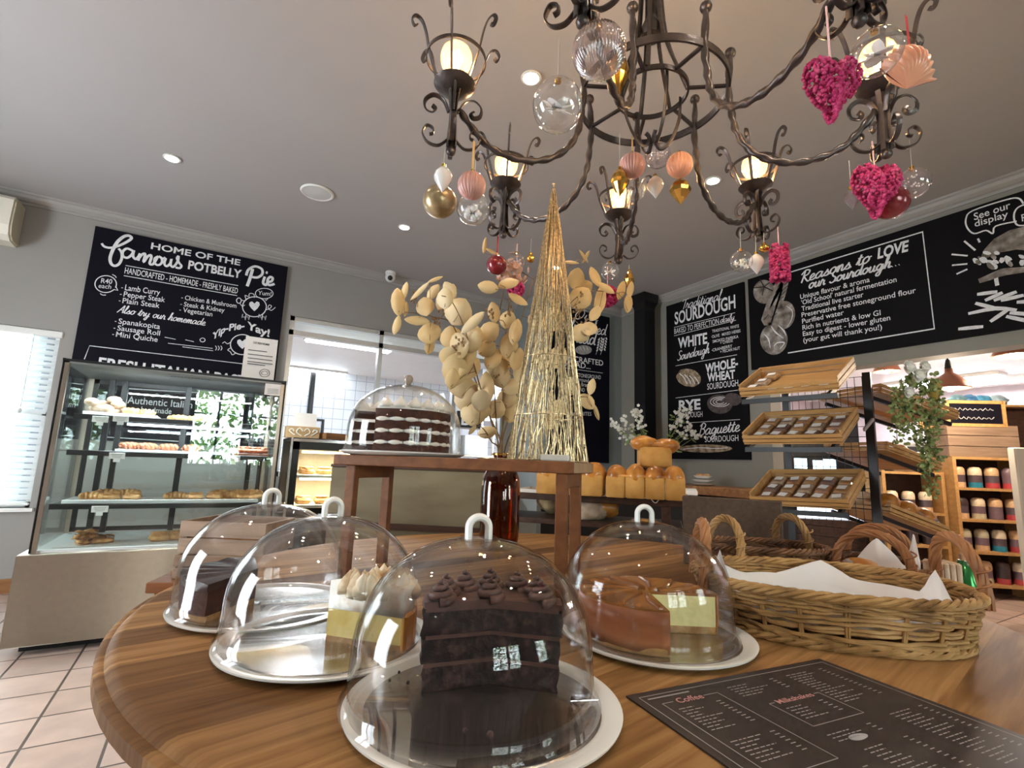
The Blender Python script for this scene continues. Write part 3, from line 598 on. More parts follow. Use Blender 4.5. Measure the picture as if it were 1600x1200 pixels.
# --- reasons board on the right wall
s = Sheet(0, XB, (-1, 0, 0), .003, lambda x, y: (1160+x/3.6364, 280+y/3.6364))
ya, zt, zb = s.at(30, 570).y, s.at(30, 570).z, (s.at(65, 1080).z+s.at(680, 990).z)/2
rb = board('reasons_blackboard', 'wide blackboard listing reasons to love our sourdough above the shop opening', [(XB, ya, zb), (XB, -.3, zb), (XB, -.3, zt), (XB, ya, zt)], (.026, 0, 0), M['board_r'])
s.stroke([(270, 530), (1025, 300), (1092, 850), (260, 988)], .011, k=1)
s.script('Reasons to', (325, 594), (738, 468), 64, .0125); s.text('LOVE', (768, 452), (952, 405), 58, .035, .2); s.script('our Sourdough...', (375, 624), (915, 482), 58, .0125)
for t_, a, c in (('Unique flavour & aroma', (330, 682), (725, 583)), ("'Old School' natural fermentation", (337, 715), (878, 583)), ('Traditional live starter', (338, 750), (690, 668)), ('Preservative free stoneground flour', (338, 785), (988, 645)),
                 ('Purified water', (341, 821), (578, 770)), ('Rich in nutrients & low GI', (343, 857), (787, 772)), ('Easy to digest - lower gluten', (345, 892), (842, 800)), ('(your gut will thank you!)', (348, 928), (795, 853))): s.text(t_, a, c, 27, .008)
L2 = s.mb2
s.blob((125, 640), 62, 68, L2); s.blob((240, 772), 60, 80, L2, .15, lift=.0004); s.blob((180, 910), 78, 88, L2, 0, lift=.0008)
for a in range(5): s.stroke([(125, 612), (125+58*math.cos(a*1.257+.5), 612+50*math.sin(a*1.257+.5))], .01, s.mb3, 1)
for o_ in (0, 30): s.poly([(190+o_, 585), (238+o_, 570), (225+o_*.8, 650), (165+o_*.9, 830), (125+o_*.9, 832), (108+o_*.9, 800), (140+o_*.9, 700)], L2, .0012)
for k in range(8): s.stroke([(112+k*13+12, 800-k*31), (150+k*12, 770-k*31)], .007, s.mb3, 1); s.stroke([(160+k*13, 790-k*31), (200+k*12, 760-k*31)], .007, s.mb3, 1)
for q in ([(165, 835), (190, 870), (235, 905)], [(125, 880), (150, 910), (160, 960)], [(180, 950), (200, 930), (240, 930), (215, 965)], [(205, 830), (235, 860), (250, 890)]): s.stroke(q, .014, s.mb, 5, taper=.7)
s.stroke([(250, 720), (285, 750), (280, 800), (255, 840)], .008, s.mb, 5, taper=.6)
# burger, bubbles, fries (cropped by the picture, continued along the wall)
s.text('See our', (1318, 234), (1525, 165), 40, .008); s.text('display', (1322, 272), (1512, 215), 38, .008)
s.stroke([(1560, 240), (1440, 268), (1425, 310), (1385, 292), (1318, 310), (1278, 275), (1272, 225), (1310, 180), (1500, 118), (1570, 110), (1598, 140)], .009, k=4)
s.stroke([(1700, 120), (1590, 150), (1552, 180), (1545, 225), (1565, 262), (1620, 262)], .009, k=4); s.text('R', (1590, 240), (1622, 232), 40, .01)
bun = [(1345, 470), (1375, 400), (1430, 340), (1520, 290), (1610, 268), (1750, 250), (1850, 300), (1880, 400), (1750, 420)]
s.poly(bun+[(1560, 400), (1450, 420)], L2, .0004); R = random.Random(5)
for k in range(46): s.blob((1320+R.random()*560, 478+R.uniform(-38, 34)-(k % 7)*4), R.uniform(14, 26), R.uniform(9, 18), s.mb if k % 3 else L2, R.random(), 12, .0006+k*.00004, .3)
s.stroke([(1345, 580), (1400, 560), (1480, 530), (1560, 520), (1700, 500)], .05, L2, 5, taper=.4); s.stroke([(1440, 540), (1445, 580), (1450, 605)], .02, s.mb)
for a, c in (((1262, 352), (1325, 405)), ((1340, 338), (1350, 360)), ((1190, 428), (1282, 436)), ((1192, 490), (1280, 482)), ((1218, 540), (1280, 512))): s.stroke([a, c], .011, k=1)
for q in ([(1335, 655), (1450, 640)], [(1325, 705), (1460, 740)], [(1285, 765), (1440, 735), (1560, 745)], [(1410, 810), (1520, 735)], [(1380, 690), (1480, 645)], [(1470, 690), (1600, 660)], [(1500, 780), (1640, 810)], [(1228, 852), (1370, 838)], [(1430, 690), (1560, 640)], [(1560, 700), (1700, 690)], [(1520, 760), (1660, 770)]): s.stroke(q, .026, s.mb, 3, taper=.3)
s.mb.build('lettering', M['chalk'], rb, world=True); L2.build('painted_bread', M['chalkloaf'], rb, world=True); s.mb3.build('painted_shading', M['black'], rb, world=True)

# --- fresh bread board beside the hatch
YB = 4.49
s = Sheet(1, YB, (0, -1, 0), .003, lambda x, y: (600+x/3.53, 400+y/3.53))
x1 = s.at(1245, 290).x
fb = board('bread_blackboard', 'narrow blackboard for freshly baked bread partly behind the dried leaves', [(x1-.86, YB, 1.1), (x1, YB, 1.1), (x1, YB, 2.87), (x1-.86, YB, 2.87)], (0, .026, 0), M['board'])
s.script('Our', (1040, 345), (1185, 362), 56, .012); s.script('freshly baked', (905, 388), (1228, 440), 70, .013); s.script('Bread', (1000, 468), (1170, 494), 82, .016)
s.blob((1100, 518), 46, 26, s.mb2); 
for k in range(3): s.stroke([(1080+k*18, 500), (1088+k*18, 520)], .008)
for c in (1183, 1208):
    s.stroke([(c-16, 545), (c, 495), (c+6, 450)], .005)
    for k in range(5): s.blob((c-8+k*2.5, 520-k*15), 4, 8, rot=.6); s.blob((c+8+k*2.5, 516-k*15), 4, 8, rot=-.4)
s.text('HANDCRAFTED', (930, 566), (1208, 606), 32, .012); s.text('BREAD...', (985, 604), (1138, 624), 30, .012); s.stroke([(950, 612), (1205, 646)], .005, k=1)
for t_, a, c in (('STONEGROUND', (1065, 667), (1195, 680)), ('ground', (1068, 690), (1128, 698)), ('& Bran', (1068, 716), (1124, 722)), ('AND', (1068, 745), (1106, 750)), ('FAVOURITES', (1010, 878), (1143, 881))): s.text(t_, a, c, 21)
s.mb.build('lettering', M['chalk'], fb, world=True); s.mb2.build('painted_loaf', M['chalkdim'], fb, world=True)
# ================================================================ table and what stands on it
TC = V((.834, 1.088)); TR_ = .95; TZ = .75
def table_mat():
    m, t, b = nodes('planked_table_top'); b.inputs['Roughness'].default_value = .55; b.inputs['Specular IOR Level'].default_value = .08
    N = t.nodes.new; L = t.links.new
    tc = N('ShaderNodeTexCoord'); mp = N('ShaderNodeMapping'); mp.inputs['Rotation'].default_value = (0, 0, math.radians(-10)); L(tc.outputs['Object'], mp.inputs['Vector'])
    sx = N('ShaderNodeSeparateXYZ'); L(mp.outputs['Vector'], sx.inputs[0])
    dv = N('ShaderNodeMath'); dv.operation = 'DIVIDE'; dv.inputs[1].default_value = .085; L(sx.outputs['Y'], dv.inputs[0])
    fl = N('ShaderNodeMath'); fl.operation = 'FLOOR'; L(dv.outputs[0], fl.inputs[0])
    wn = N('ShaderNodeTexWhiteNoise'); wn.noise_dimensions = '1D'; L(fl.outputs[0], wn.inputs['W'])
    m2 = N('ShaderNodeMapping'); m2.inputs['Scale'].default_value = (2.2, 34, 1); L(mp.outputs['Vector'], m2.inputs['Vector'])
    ad = N('ShaderNodeVectorMath'); ad.operation = 'ADD'; L(m2.outputs[0], ad.inputs[0]); L(wn.outputs['Color'], ad.inputs[1])
    nz = N('ShaderNodeTexNoise'); nz.inputs['Scale'].default_value = 1.3; nz.inputs['Detail'].default_value = 7; nz.inputs['Distortion'].default_value = .8; L(ad.outputs[0], nz.inputs['Vector'])
    cr = N('ShaderNodeValToRGB'); e = cr.color_ramp.elements; e[0].position = .3; e[1].position = .75; e[0].color = (.18, .082, .026, 1); e[1].color = (.43, .235, .095, 1); L(nz.outputs['Fac'], cr.inputs[0])
    c2 = N('ShaderNodeValToRGB'); e = c2.color_ramp.elements; e[0].color = (.42, .37, .33, 1); e[1].color = (1, 1, 1, 1); e[0].position = .05; e[1].position = .45; L(wn.outputs['Value'], c2.inputs[0])
    mx = N('ShaderNodeMixRGB'); mx.blend_type = 'MULTIPLY'; mx.inputs[0].default_value = 1; L(cr.outputs[0], mx.inputs[1]); L(c2.outputs[0], mx.inputs[2]); L(mx.outputs[0], b.inputs['Base Color'])
    return m
M['table'] = table_mat()
tb = thing('round_table', 'large round wooden table carrying the cake domes and wicker baskets', 'table', (TC.x, TC.y, 0))
b = MB(); b.lathe([(0, TZ-.045), (TR_-.05, TZ-.045), (TR_-.012, TZ-.04), (TR_, TZ-.03), (TR_, TZ-.012), (TR_-.006, TZ-.009), (TR_-.012, TZ-.009), (TR_-.018, TZ-.003), (TR_-.028, TZ), (0, TZ)], n=128); b.build('tabletop', M['table'], tb, 35)
b = MB(); b.lathe([(.36, 0), (.36, .03), (.1, .06), (.075, .2), (.09, .4), (.07, .58), (.16, .68), (.3, .705)], n=32); b.build('pedestal', M['stand'], tb, True)

DR, DH = .154, .193      # dome radius and height
def dome_prof(R, H, th):
    o = [(R+.006, 0), (R+.007, .004), (R+.001, .008)]
    o += [(R-.004*(z/(.32*H)), z) for z in (.12*H, .22*H, .32*H)]
    for i in range(1, 15):
        a = math.pi/2*i/14; o.append(((R-.004)*math.cos(a)**.9 if i < 14 else 0, .32*H+.68*H*math.sin(a)))
    i_ = [(max(0, r-th), z-(th if r < R*.6 else th*.4)) for r, z in reversed(o[3:])]
    i_[0] = (0, H-th)
    return o+i_+[(R-th, .002)]
def dome(x, y, z, lab, R=DR, H=DH, glassy=False, rz=.4):
    t = thing('cake_dome', lab, 'cake cover', (x, y, z), rz)
    b = MB(); b.lathe(dome_prof(R, H, .0025), n=72); b.build('cover', M['glass'], t, 'all')
    b = MB()
    if glassy:
        b.lathe([(.012, H-.002), (.008, H+.004), (.013, H+.012), (.014, H+.022), (.009, H+.03), (0, H+.032)], n=20); b.build('knob', M['goldant'] if 0 else mat('clear_brown_knob', (.32, .25, .2), .12, coat=.6), t, True)
    else:
        b.lathe([(.026, H-.001), (.024, H+.002), (0, H+.0025)], n=28); b.build('seat_disc', M['glass'], t, True)
        h = MB(); P = [V((.0135*math.cos(a), 0, H+.013+.0135*math.sin(a))) for a in [math.pi*i/14 for i in range(15)]]
        P = [V((.0135, 0, H-.001)), V((.0135, 0, H+.006))]+P+[V((-.0135, 0, H+.006)), V((-.0135, 0, H-.001))]
        h.tube(P, .0052, 10, flat=(1.0, 1.5)); h.build('handle', M['ceram'], t, True)
    return t
def plate(x, y, z, lab, R=.174, steel=True, name='cake_plate'):
    t = thing(name, lab, 'plate', (x, y, z))
    b = MB(); b.lathe([(0, 0), (R-.035, 0), (R-.012, .003), (R, .009), (R+.001, .012), (R-.004, .0125), (R-.015, .009), (R-.022, .0075), (0, .0075)], n=80); b.build('dish', M['ceram'], t, 40)
    if steel: b = MB(); b.lathe([(R-.024, .0077), (R-.026, .0088), (0, .0088)], n=64); b.build('steel_liner', mat('liner_steel', (.55, .53, .5), .24, 1, var=.03), t)
    return t
def wedge(a0, a1, R, z0, z1, wob=.0, n=24, r0=0, seed=0, top=0, zs=4):
    """slice of a round cake between two angles"""
    b = MB(); vs = []; cols = n+1
    for k in range(zs+1):
        z = z0+(z1-z0)*k/zs
        for i in range(n+1):
            a = a0+(a1-a0)*i/n; q = R*(1+wob*noise.noise(V((a*3, z*60, seed)))); vs.append((q*math.cos(a), q*math.sin(a), z+(top*noise.noise(V((a*4, seed, 1))) if k == zs else 0)))
    base = len(vs)
    for k in range(zs+1): vs.append((r0*math.cos((a0+a1)/2), r0*math.sin((a0+a1)/2), z0+(z1-z0)*k/zs))
    fs = [(k*cols+i, k*cols+i+1, (k+1)*cols+i+1, (k+1)*cols+i) for k in range(zs) for i in range(n)]
    full = abs(a1-a0) > 6.28
    if not full: fs += [(base+k, k*cols, (k+1)*cols, base+k+1) for k in range(zs)]+[(k*cols+n, base+k, base+k+1, (k+1)*cols+n) for k in range(zs)]
    fs += [(base, i+1, i) for i in range(n)]+[(base+zs, zs*cols+i, zs*cols+i+1) for i in range(n)]
    return b.add(vs, fs)
def toward(x, y): return math.atan2(-y, -x)     # angle from a point to the viewer

D1, D2, D3, D4 = (.122, 1.153), (.193, .908), (.317, .605), (.719, .701)
PZ = TZ+.0085
for (x, y), l1, l2 in ((D1, 'clear dome over the chocolate cake slice on a biscuit base, furthest left', 'white plate under the chocolate cake slice at the table edge'),
                       (D2, 'clear dome over the lemon meringue slice', 'white plate under the lemon meringue slice'),
                       (D3, 'large clear dome in front over the tall dark chocolate cake', 'white rimmed steel plate under the tall dark chocolate cake'),
                       (D4, 'clear dome over the half eaten cheesecake beside the wicker basket', 'white plate under the half eaten cheesecake')):
    plate(x+.009, y-.016, TZ, l2, .168); dome(x, y, TZ+.0095, l1, rz=math.atan2(y, x)+math.pi/2+.25)
# chocolate slice on biscuit base
x, y = D1; t = thing('chocolate_cake', 'chocolate cake piece with biscuit base under the furthest left dome', 'cake', (x-.012, y-.004, PZ+.001), toward(x, y)); t.scale = (1, 1, .78)
CA = (math.radians(185), math.radians(325))
wedge(*CA, .126, 0, .014, .03, seed=1).build('biscuit_base', M['biscuit'], t, 50); wedge(*CA, .128, .014, .066, .03, seed=2, top=.003).build('sponge', M['brownc'], t, 50)
wedge(*CA, .13, .066, .086, .04, seed=3, top=.012).build('icing', M['frost'], t, 50)
# lemon meringue slice
x, y = D2; c = V((x+.0, y-.03)); rz = math.atan2(-.35, .94)-.0
t = thing('lemon_meringue_slice', 'slice of lemon meringue pie with toasted peaks under a dome', 'cake', (c.x, c.y, PZ+.001), rz)
wedge(-.46, .46, .137, .0, .01, .02, seed=4).build('crust_base', M['biscuit'], t, 50); wedge(-.46, .46, .134, .01, .052, .02, seed=5).build('lemon_filling', M['lemon'], t, 50)
b = MB(); 
for k in range(5):
    a = -.37+.74*k/4; b.box((.136*math.cos(a), .136*math.sin(a), .028), (.01, .031, .056), Matrix.Rotation(a, 3, 'Z'), .004)
b.build('pastry_shell', M['crust'], t)
wedge(-.49, .49, .138, .051, .094, .06, seed=6, top=.012).build('meringue', M['mering'], t, 'all'); b = MB(); R = random.Random(4)
for k in range(46):
    a, r = R.uniform(-.46, .46), R.uniform(.03, .132); h = R.uniform(.01, .024); c_ = (r*math.cos(a), r*math.sin(a), .086)
    b.lathe([(.016, -.012), (.017, .0), (.011, h*.6), (.003, h), (0, h+.004)], c_, 8, Matrix.Rotation(R.uniform(-.5, .5), 3, 'X'))
b.build('toasted_peaks', M['toast'], t, 'all')
# tall dark chocolate cake
x, y = D3; t = thing('dark_chocolate_cake', 'tall cut dark chocolate layer cake with piped swirls under the front dome', 'cake', (x+.034, y+.014, PZ+.001), toward(x, y)); t.scale = (.89, .89, .93)
R = random.Random(8)
A0, A1 = math.radians(80), math.radians(283)
for k in range(3):
    z = k*.036; wedge(A0, A1, .1+.002*k, z, z+.031, .05, 40, seed=10+k, top=.002, r0=.01).build('sponge_layer', M['choc'], t, 60)
    wedge(A0, A1, .1, z+.031, z+.036, .05, 40, seed=20+k, r0=.008).build('icing_layer', M['frost2'], t, 60)
wedge(A0, A1, .105, .108, .116, .05, 40, seed=30, top=.003, r0=.006).build('icing_top', M['frost2'], t, 60)
def swirl(b, c, r, h, n=3.2):
    P = []; rr = []
    for i in range(46):
        u = i/45; a = u*n*2*math.pi; q = r*(1-u)**.8; P.append(V(c)+V((q*math.cos(a), q*math.sin(a), h*u))); rr.append(r*.36*(1-.75*u))
    b.tube(P, rr, 8)
for a, r in ((92, .055), (120, .06), (150, .062), (182, .064), (214, .06), (245, .06), (272, .058), (195, .012)):
    if r: b = MB(); swirl(b, (r*1.35*math.cos(math.radians(a)), r*1.35*math.sin(math.radians(a)), .116), .019, .028); b.build('icing_swirl', M['frost2'], t, 'all')
b = MB()
for k in range(16):
    a = R.uniform(-3, 3); r = R.uniform(.12, .15); b.ball((r*math.cos(a), r*math.sin(a), .003), R.uniform(.002, .005), 6)
b.build('crumbs', M['choc'], t)
# cheesecake with caramel top, front right quarter missing
x, y = D4; tv = toward(x, y); t = thing('cheesecake', 'half eaten baked cheesecake with caramel swirl top under the right dome', 'cake', (x-.002, y-.01, PZ+.001), tv); t.scale = (1.04, 1.04, 1.04)
A0, A1 = math.radians(375), math.radians(103)
wedge(A1, A0, .118, 0, .012, .02, 44, seed=41).build('biscuit_base', M['biscuit'], t, 60)
wedge(A1, A0, .116, .012, .062, .01, 44, seed=42).build('cheese_filling', M['cheese'], t, 60)
b = MB(); cols = 45
vs = []
for i in range(cols):
    a = A1+(A0-A1)*i/44
    for r, z in ((.1165, .004), (.1195, .02), (.1205, .045), (.1195, .064)): q = r*(1+.012*noise.noise(V((a*4, z*50, 3)))); vs.append((q*math.cos(a), q*math.sin(a), z))
b.add(vs, [(i*4+j, i*4+4+j, i*4+5+j, i*4+1+j) for i in range(44) for j in range(3)]); b.build('rind', M['cheesebk'], t, 'all', solid=.003)
b = wedge(A1, A0, .119, .062, .067, .02, 44, seed=43, top=.003)
for k in range(9):
    a = A1+(A0-A1)*(k+.5)/9; b.tube(sm([(r*math.cos(a+.9*(r-.06)*10*.35), r*math.sin(a+.9*(r-.06)*10*.35), .067) for r in (.02, .05, .08, .112)]), .004, 6)
b.build('caramel_topping', M['caramel'], t, 60)

# ---------------------------------------------------------------- raised stand with the layered cake, vase, tinsel tree
A_ = V((.722, .922, 0)); B_ = V((.288, 1.407, 0)); SU = (B_-A_).normalized(); SN = V((.745, .667, 0)); SN = (SN-SU*SN.dot(SU)).normalized(); SLEN = (B_-A_).length; SW = .3
SZ = 1.06
RS = Matrix((SU, SN, V((0, 0, 1)))).transposed()
st = thing('display_riser', 'reddish wooden riser bench standing on the round table', 'stand', (A_.x, A_.y, TZ))
b = MB(); b.box(A_+SU*SLEN/2+SN*SW/2+V((0, 0, SZ-.014)), (SLEN, SW, .028), RS, .002); b.build('top_plank', M['stand'], st, world=True)
b = MB(); b.box(A_-SU*.0015+SN*SW/2+V((0, 0, SZ-.014)), (.003, SW-.004, .024), RS); b.build('end_grain', M['standl'], st, world=True)
def riser_leg(s_, n_): b = MB(); b.box(A_+SU*s_+SN*n_+V((0, 0, (TZ+SZ-.028)/2)), (.028, .024, SZ-.028-TZ), RS, .002); b.build('leg', M['stand'], st, world=True)
for s_ in (.03, SLEN-.05):
    for n_ in (.02, .2): riser_leg(s_, n_)
    b = MB(); b.box(A_+SU*s_+SN*.11+V((0, 0, SZ-.045)), (.026, .16, .034), RS, .002); b.build('cross_rail', M['stand'], st, world=True)
c = A_+SU*(SLEN-.125)+SN*.15
pc = (c.x, c.y)
plate(c.x, c.y, SZ, 'white plate under the layer cake on the riser', .176, False)
dome(c.x, c.y, SZ+.0085, 'tall clear glass dome with brown knob over the layer cake on the riser', .166, .2, True)
t = thing('layer_cake', 'cut chocolate layer cake with white cream tiers on the wooden riser', 'cake', (c.x-.005, c.y+.006, SZ+.0085), toward(c.x, c.y))
A0, A1 = math.radians(-32), math.radians(-32+312)
for k in range(4):
    z = k*.031; wedge(A0, A1, .138, z, z+.024, .02, 48, seed=50+k, r0=.01).build('sponge_layer', M['brownc'], t, 60)
    b = wedge(A0, A1, .132, z+.023, z+.032, .02, 48, seed=60+k, r0=.01)
    if k < 3:
        for i in range(19):
            a = A0+(A1-A0)*(i+.5)/19; b.ball((.131*math.cos(a), .131*math.sin(a), z+.0275), .0135, 10, (.8, 1.5, .58), Matrix.Rotation(a, 3, 'Z'))
    b.build('cream_layer', M['cream'], t, 'all' if k < 3 else 60)
b = MB()
for i in range(17):
    a = A0+(A1-A0)*(i+.5)/17; b.lathe([(.018, 0), (.02, .006), (.014, .016), (.006, .025), (.001, .032)], (.122*math.cos(a), .122*math.sin(a), .122), 10)
for i in range(10):
    a = A0+(A1-A0)*(i+.5)/10; b.lathe([(.02, 0), (.022, .006), (.014, .014), (.005, .022), (.001, .026)], (.075*math.cos(a), .075*math.sin(a), .122), 10)
b.build('cream_peaks', M['cream'], t, 'all')

# amber vase behind the riser
vp_ = at(781, 800, 1.79); VX, VY = vp_.x, vp_.y
t = thing('amber_vase', 'tall amber glass vase behind the riser holding dried eucalyptus', 'vase', (VX, VY, TZ))
o = [(0, .0), (.055, 0), (.066, .01), (.07, .05), (.071, .2), (.066, .25), (.05, .285), (.033, .3), (.029, .31), (.03, .325), (.034, .332)]
b = MB(); b.lathe(o+[(max(0, r-.003), z+(.004 if z < .02 else 0)) for r, z in reversed(o)], n=40); b.build('body', M['amber'], t, 'all')
b = MB(); b.lathe([(.031, .329), (.036, .33), (.037, .336), (.032, .338)], n=32, closed=True); b.build('lip', M['gold'], t, True)
# dried eucalyptus branches: traced heads at their own distances
def leaf(b, c, d, nrm, L, W, curl=.2):
    d = d.normalized(); s_ = d.cross(nrm).normalized(); n_ = s_.cross(d); pts = []
    prof = [(0, .06), (.12, .55), (.3, .9), (.52, 1), (.75, .82), (.92, .42), (1, .03)]
    vs = []
    for u, w_ in prof:
        m_ = c+d*(L*u)+n_*(curl*L*(u-.5)**2*1.2)
        vs += [m_-s_*(W/2*w_)+n_*(curl*W*.25*w_), m_, m_+s_*(W/2*w_)+n_*(curl*W*.25*w_)]
    b.add(vs, [(3*i+j, 3*i+j+1, 3*i+4+j, 3*i+3+j) for i in range(6) for j in range(2)])
RL = random.Random(21)
def branch(lab, path, leaves, dp, seeds=()):
    """path: photo points from the vase mouth outward; dp: distance at the tip"""
    t = thing('eucalyptus_branch', lab, 'dried branch', (VX, VY, TZ+.02), group='dried eucalyptus in the amber vase')
    d0 = depth((VX, VY, TZ+.34)); n = len(path)
    P = [V((VX+RL.uniform(-.03, .03), VY+RL.uniform(-.03, .03), TZ+.02)), V((VX+RL.uniform(-.014, .014), VY+RL.uniform(-.014, .014), TZ+.325))]
    P += [at(px, py, d0+(dp-d0)*(i+1)/n) for i, (px, py) in enumerate(path)]
    C_ = sm(P, 5); b = MB(); b.tube(C_, [.0034*(1-.6*i/len(C_)) for i in range(len(C_))], 6); b.build('stem', M['stem'], t, True, world=True)
    b = MB(); tw = MB()
    for px, py, L, W, ang in leaves:
        # nearest stem point gives the distance
        q = min(C_[6:], key=lambda p_: ((at(px, py, depth(p_))-p_).length)); dd = depth(q)+RL.uniform(-.05, .04); k = dd/FPX
        a = math.radians(ang); d = RGT*math.cos(a)+UPV*math.sin(a)+FWD*RL.uniform(-.35, .35)
        nr = (-FWD+RGT*RL.uniform(-.45, .45)+UPV*RL.uniform(-.2, .5)).normalized(); c_ = at(px, py, dd)
        leaf(b, c_-d.normalized()*(L*k*.55), d, nr, L*k*RL.uniform(1, 1.25), W*k*RL.uniform(1, 1.25), RL.uniform(-.3, .3))
        tw.tube(sm([c_-d.normalized()*(L*k*.42), (c_+q)/2-UPV*.004, q], 3), .0011, 4)
    b.build('leaves', M['leaf'], t, 'all', world=True, solid=.0008); tw.build('leaf_stalks', M['stem'], t, world=True)
    if seeds:
        b = MB()
        for px, py in seeds:
            q = min(C_[6:], key=lambda p_: ((at(px, py, depth(p_))-p_).length)); dd = depth(q)-.01
            for k in range(7):
                e = at(px+RL.uniform(-9, 9), py+RL.uniform(-9, 9), dd+RL.uniform(-.01, .01)); b.ball(e, .0042, 6, (1, 1, 1.3)); b.tube([at(px, py, dd), e], .0009, 4)
        b.build('seed_pods', M['seed'], t, world=True)
branch('dried eucalyptus branch arching furthest to the left', [(765, 650), (745, 600), (725, 550), (705, 505), (680, 496), (655, 490), (632, 488)],
       [(622, 471, 42, 21, 95), (632, 453, 27, 12, 80), (634, 482, 24, 8, 85), (620, 510, 28, 13, 80), (651, 501, 38, 15, 175), (665, 481, 26, 26, 100), (697, 467, 40, 30, 60), (715, 489, 34, 40, 70), (656, 455, 38, 8, 40), (676, 457, 26, 15, 50), (670, 519, 34, 38, 100), (706, 530, 34, 30, 100), (671, 542, 24, 14, 80), (679, 437, 22, 5, 25)], 1.72,
       [(660, 488), (690, 482), (683, 504), (650, 465)])
branch('dried eucalyptus branch leaning to the upper left with round leaves', [(768, 660), (752, 610), (738, 560), (725, 510), (705, 470), (690, 462)],
       [(695, 468, 28, 28, 90), (703, 455, 25, 18, 120), (716, 488, 42, 40, 60), (738, 505, 44, 14, 40), (735, 534, 34, 28, 60), (730, 567, 46, 16, 60), (737, 575, 38, 22, 60), (722, 560, 28, 24, 80), (711, 577, 48, 34, 95), (700, 555, 30, 26, 60), (724, 605, 34, 40, 80), (730, 625, 38, 34, 70), (739, 647, 34, 40, 80), (757, 612, 46, 32, 80), (707, 590, 34, 20, 80), (752, 640, 30, 26, 60), (718, 540, 30, 40, 20), (742, 525, 28, 26, 80)], 1.6,
       [(720, 535), (715, 550)])
branch('dried eucalyptus branch rising upright with large round leaves left of the tinsel tree', [(775, 650), (772, 600), (770, 550), (778, 500), (785, 465), (786, 452)],
       [(764, 449, 30, 17, 165), (793, 442, 30, 18, 20), (808, 468, 30, 14, -30), (772, 489, 32, 17, 100), (794, 499, 28, 25, 70), (764, 520, 34, 34, 40), (759, 546, 27, 24, 30), (795, 541, 36, 25, 80), (776, 572, 32, 34, 60), (786, 564, 30, 28, 150), (783, 590, 34, 26, 100), (808, 560, 38, 22, 75), (812, 580, 34, 18, 80), (792, 624, 26, 27, 90), (800, 605, 30, 26, 30), (760, 605, 50, 24, 90), (770, 560, 34, 26, 60), (805, 520, 36, 18, 80), (798, 645, 30, 26, 80), (775, 640, 28, 28, 60)], 1.68,
       [(768, 490), (776, 585), (797, 485)])
branch('dried eucalyptus sprig drooping low beside the riser with a half moon leaf', [(768, 690), (757, 672), (748, 665)], [(760, 676, 28, 18, 15), (738, 672, 16, 7, 50), (752, 625, 34, 30, 80)], 1.62)
branch('dried eucalyptus branch behind the tinsel tree reaching to the right', [(800, 640), (830, 580), (860, 520), (895, 470), (925, 455), (965, 458)],
       [(900, 437, 30, 25, 80), (906, 467, 32, 32, 50), (930, 434, 32, 14, 110), (938, 470, 46, 17, 80), (946, 450, 30, 10, 150), (970, 455, 28, 11, 70), (982, 474, 28, 14, 85), (985, 452, 26, 10, 80), (930, 490, 26, 16, 60), (908, 520, 30, 26, 40), (912, 450, 24, 20, 30), (920, 515, 20, 26, 80)], 1.95,
       [(905, 490), (912, 505), (898, 478), (915, 462)])
branch('dried eucalyptus branch showing low on the right of the tinsel tree', [(810, 660), (850, 640), (890, 622), (918, 620)], [(924, 605, 24, 12, 75), (918, 628, 26, 18, 130), (932, 645, 24, 7, 110), (870, 640, 30, 28, 40), (862, 655, 30, 26, 70), (890, 605, 26, 30, 80)], 1.75)
branch('dried eucalyptus branch rising behind the tinsel tree with dragonfly shaped tips', [(790, 640), (800, 560), (820, 480), (840, 430), (880, 420), (905, 405)], [(757, 385, 20, 6, 80), (768, 393, 22, 5, 150), (912, 400, 24, 6, 130), (915, 402, 20, 5, 60), (893, 410, 22, 5, 170), (840, 500, 34, 30, 70), (850, 560, 36, 30, 60), (835, 610, 36, 32, 80), (870, 560, 34, 28, 60), (866, 500, 32, 28, 80)], 1.95)
# peach hydrangea head and tinsel tree
hp = at(800, 425, 1.86); t = thing('dried_flower', 'dusty pink dried hydrangea head high in the amber vase', 'dried flower', (VX, VY, TZ+.02))
b = MB(); b.tube(sm([(VX, VY, TZ+.02), (VX, VY, TZ+.33), at(788, 560, 1.8), hp-V((0, 0, .03))], 6), .0035, 6); b.build('stem', M['stem'], t, True, world=True)
b = MB(); R = random.Random(2)
for k in range(60):
    d = V((R.gauss(0, 1), R.gauss(0, 1), R.gauss(0, 1))).normalized(); leaf(b, hp+d*R.uniform(.04, .07), d.orthogonal()+V((R.uniform(-.5, .5),)*3), d, .032, .027, .3)
b.build('petals', ramp_mat('peach_petals', ((.5, .27, .19), (.66, .42, .32)), (1, 1, 1), 8, .7), t, 'all', world=True, solid=.0006)
tc_ = A_+SU*.075+SN*.15+V((0, 0, SZ)); dd = depth(tc_); tcx = at(855, 716, dd)
t = thing('tinsel_tree', 'tall slender cone tree of glittering gold wire on the riser', 'tinsel tree', (tcx.x, tcx.y, SZ)); R = random.Random(9)
HT = (718-262)/FPX*dd*1.02; RB = 62/FPX*dd
b = MB()
for k in range(112):
    a = R.uniform(0, 6.283); rb = RB*(R.uniform(.92, 1.0) if k < 96 else R.uniform(.5, .9)); top = R.uniform(.0, .12)*HT if k % 3 else R.uniform(0, .5)*HT; P = []
    for i in range(15):
        u = i/14; z = (HT-top)*u; r = rb*(1-z/HT)**.92+.002; aa = a+.12*math.sin(u*9+k)+R.uniform(-.07, .07)
        P.append((r*math.cos(aa)+R.uniform(-.0012, .0012), r*math.sin(aa)+R.uniform(-.0012, .0012), z))
    b.tube(P, [.0006+.0011*R.random() for _ in P], 5)
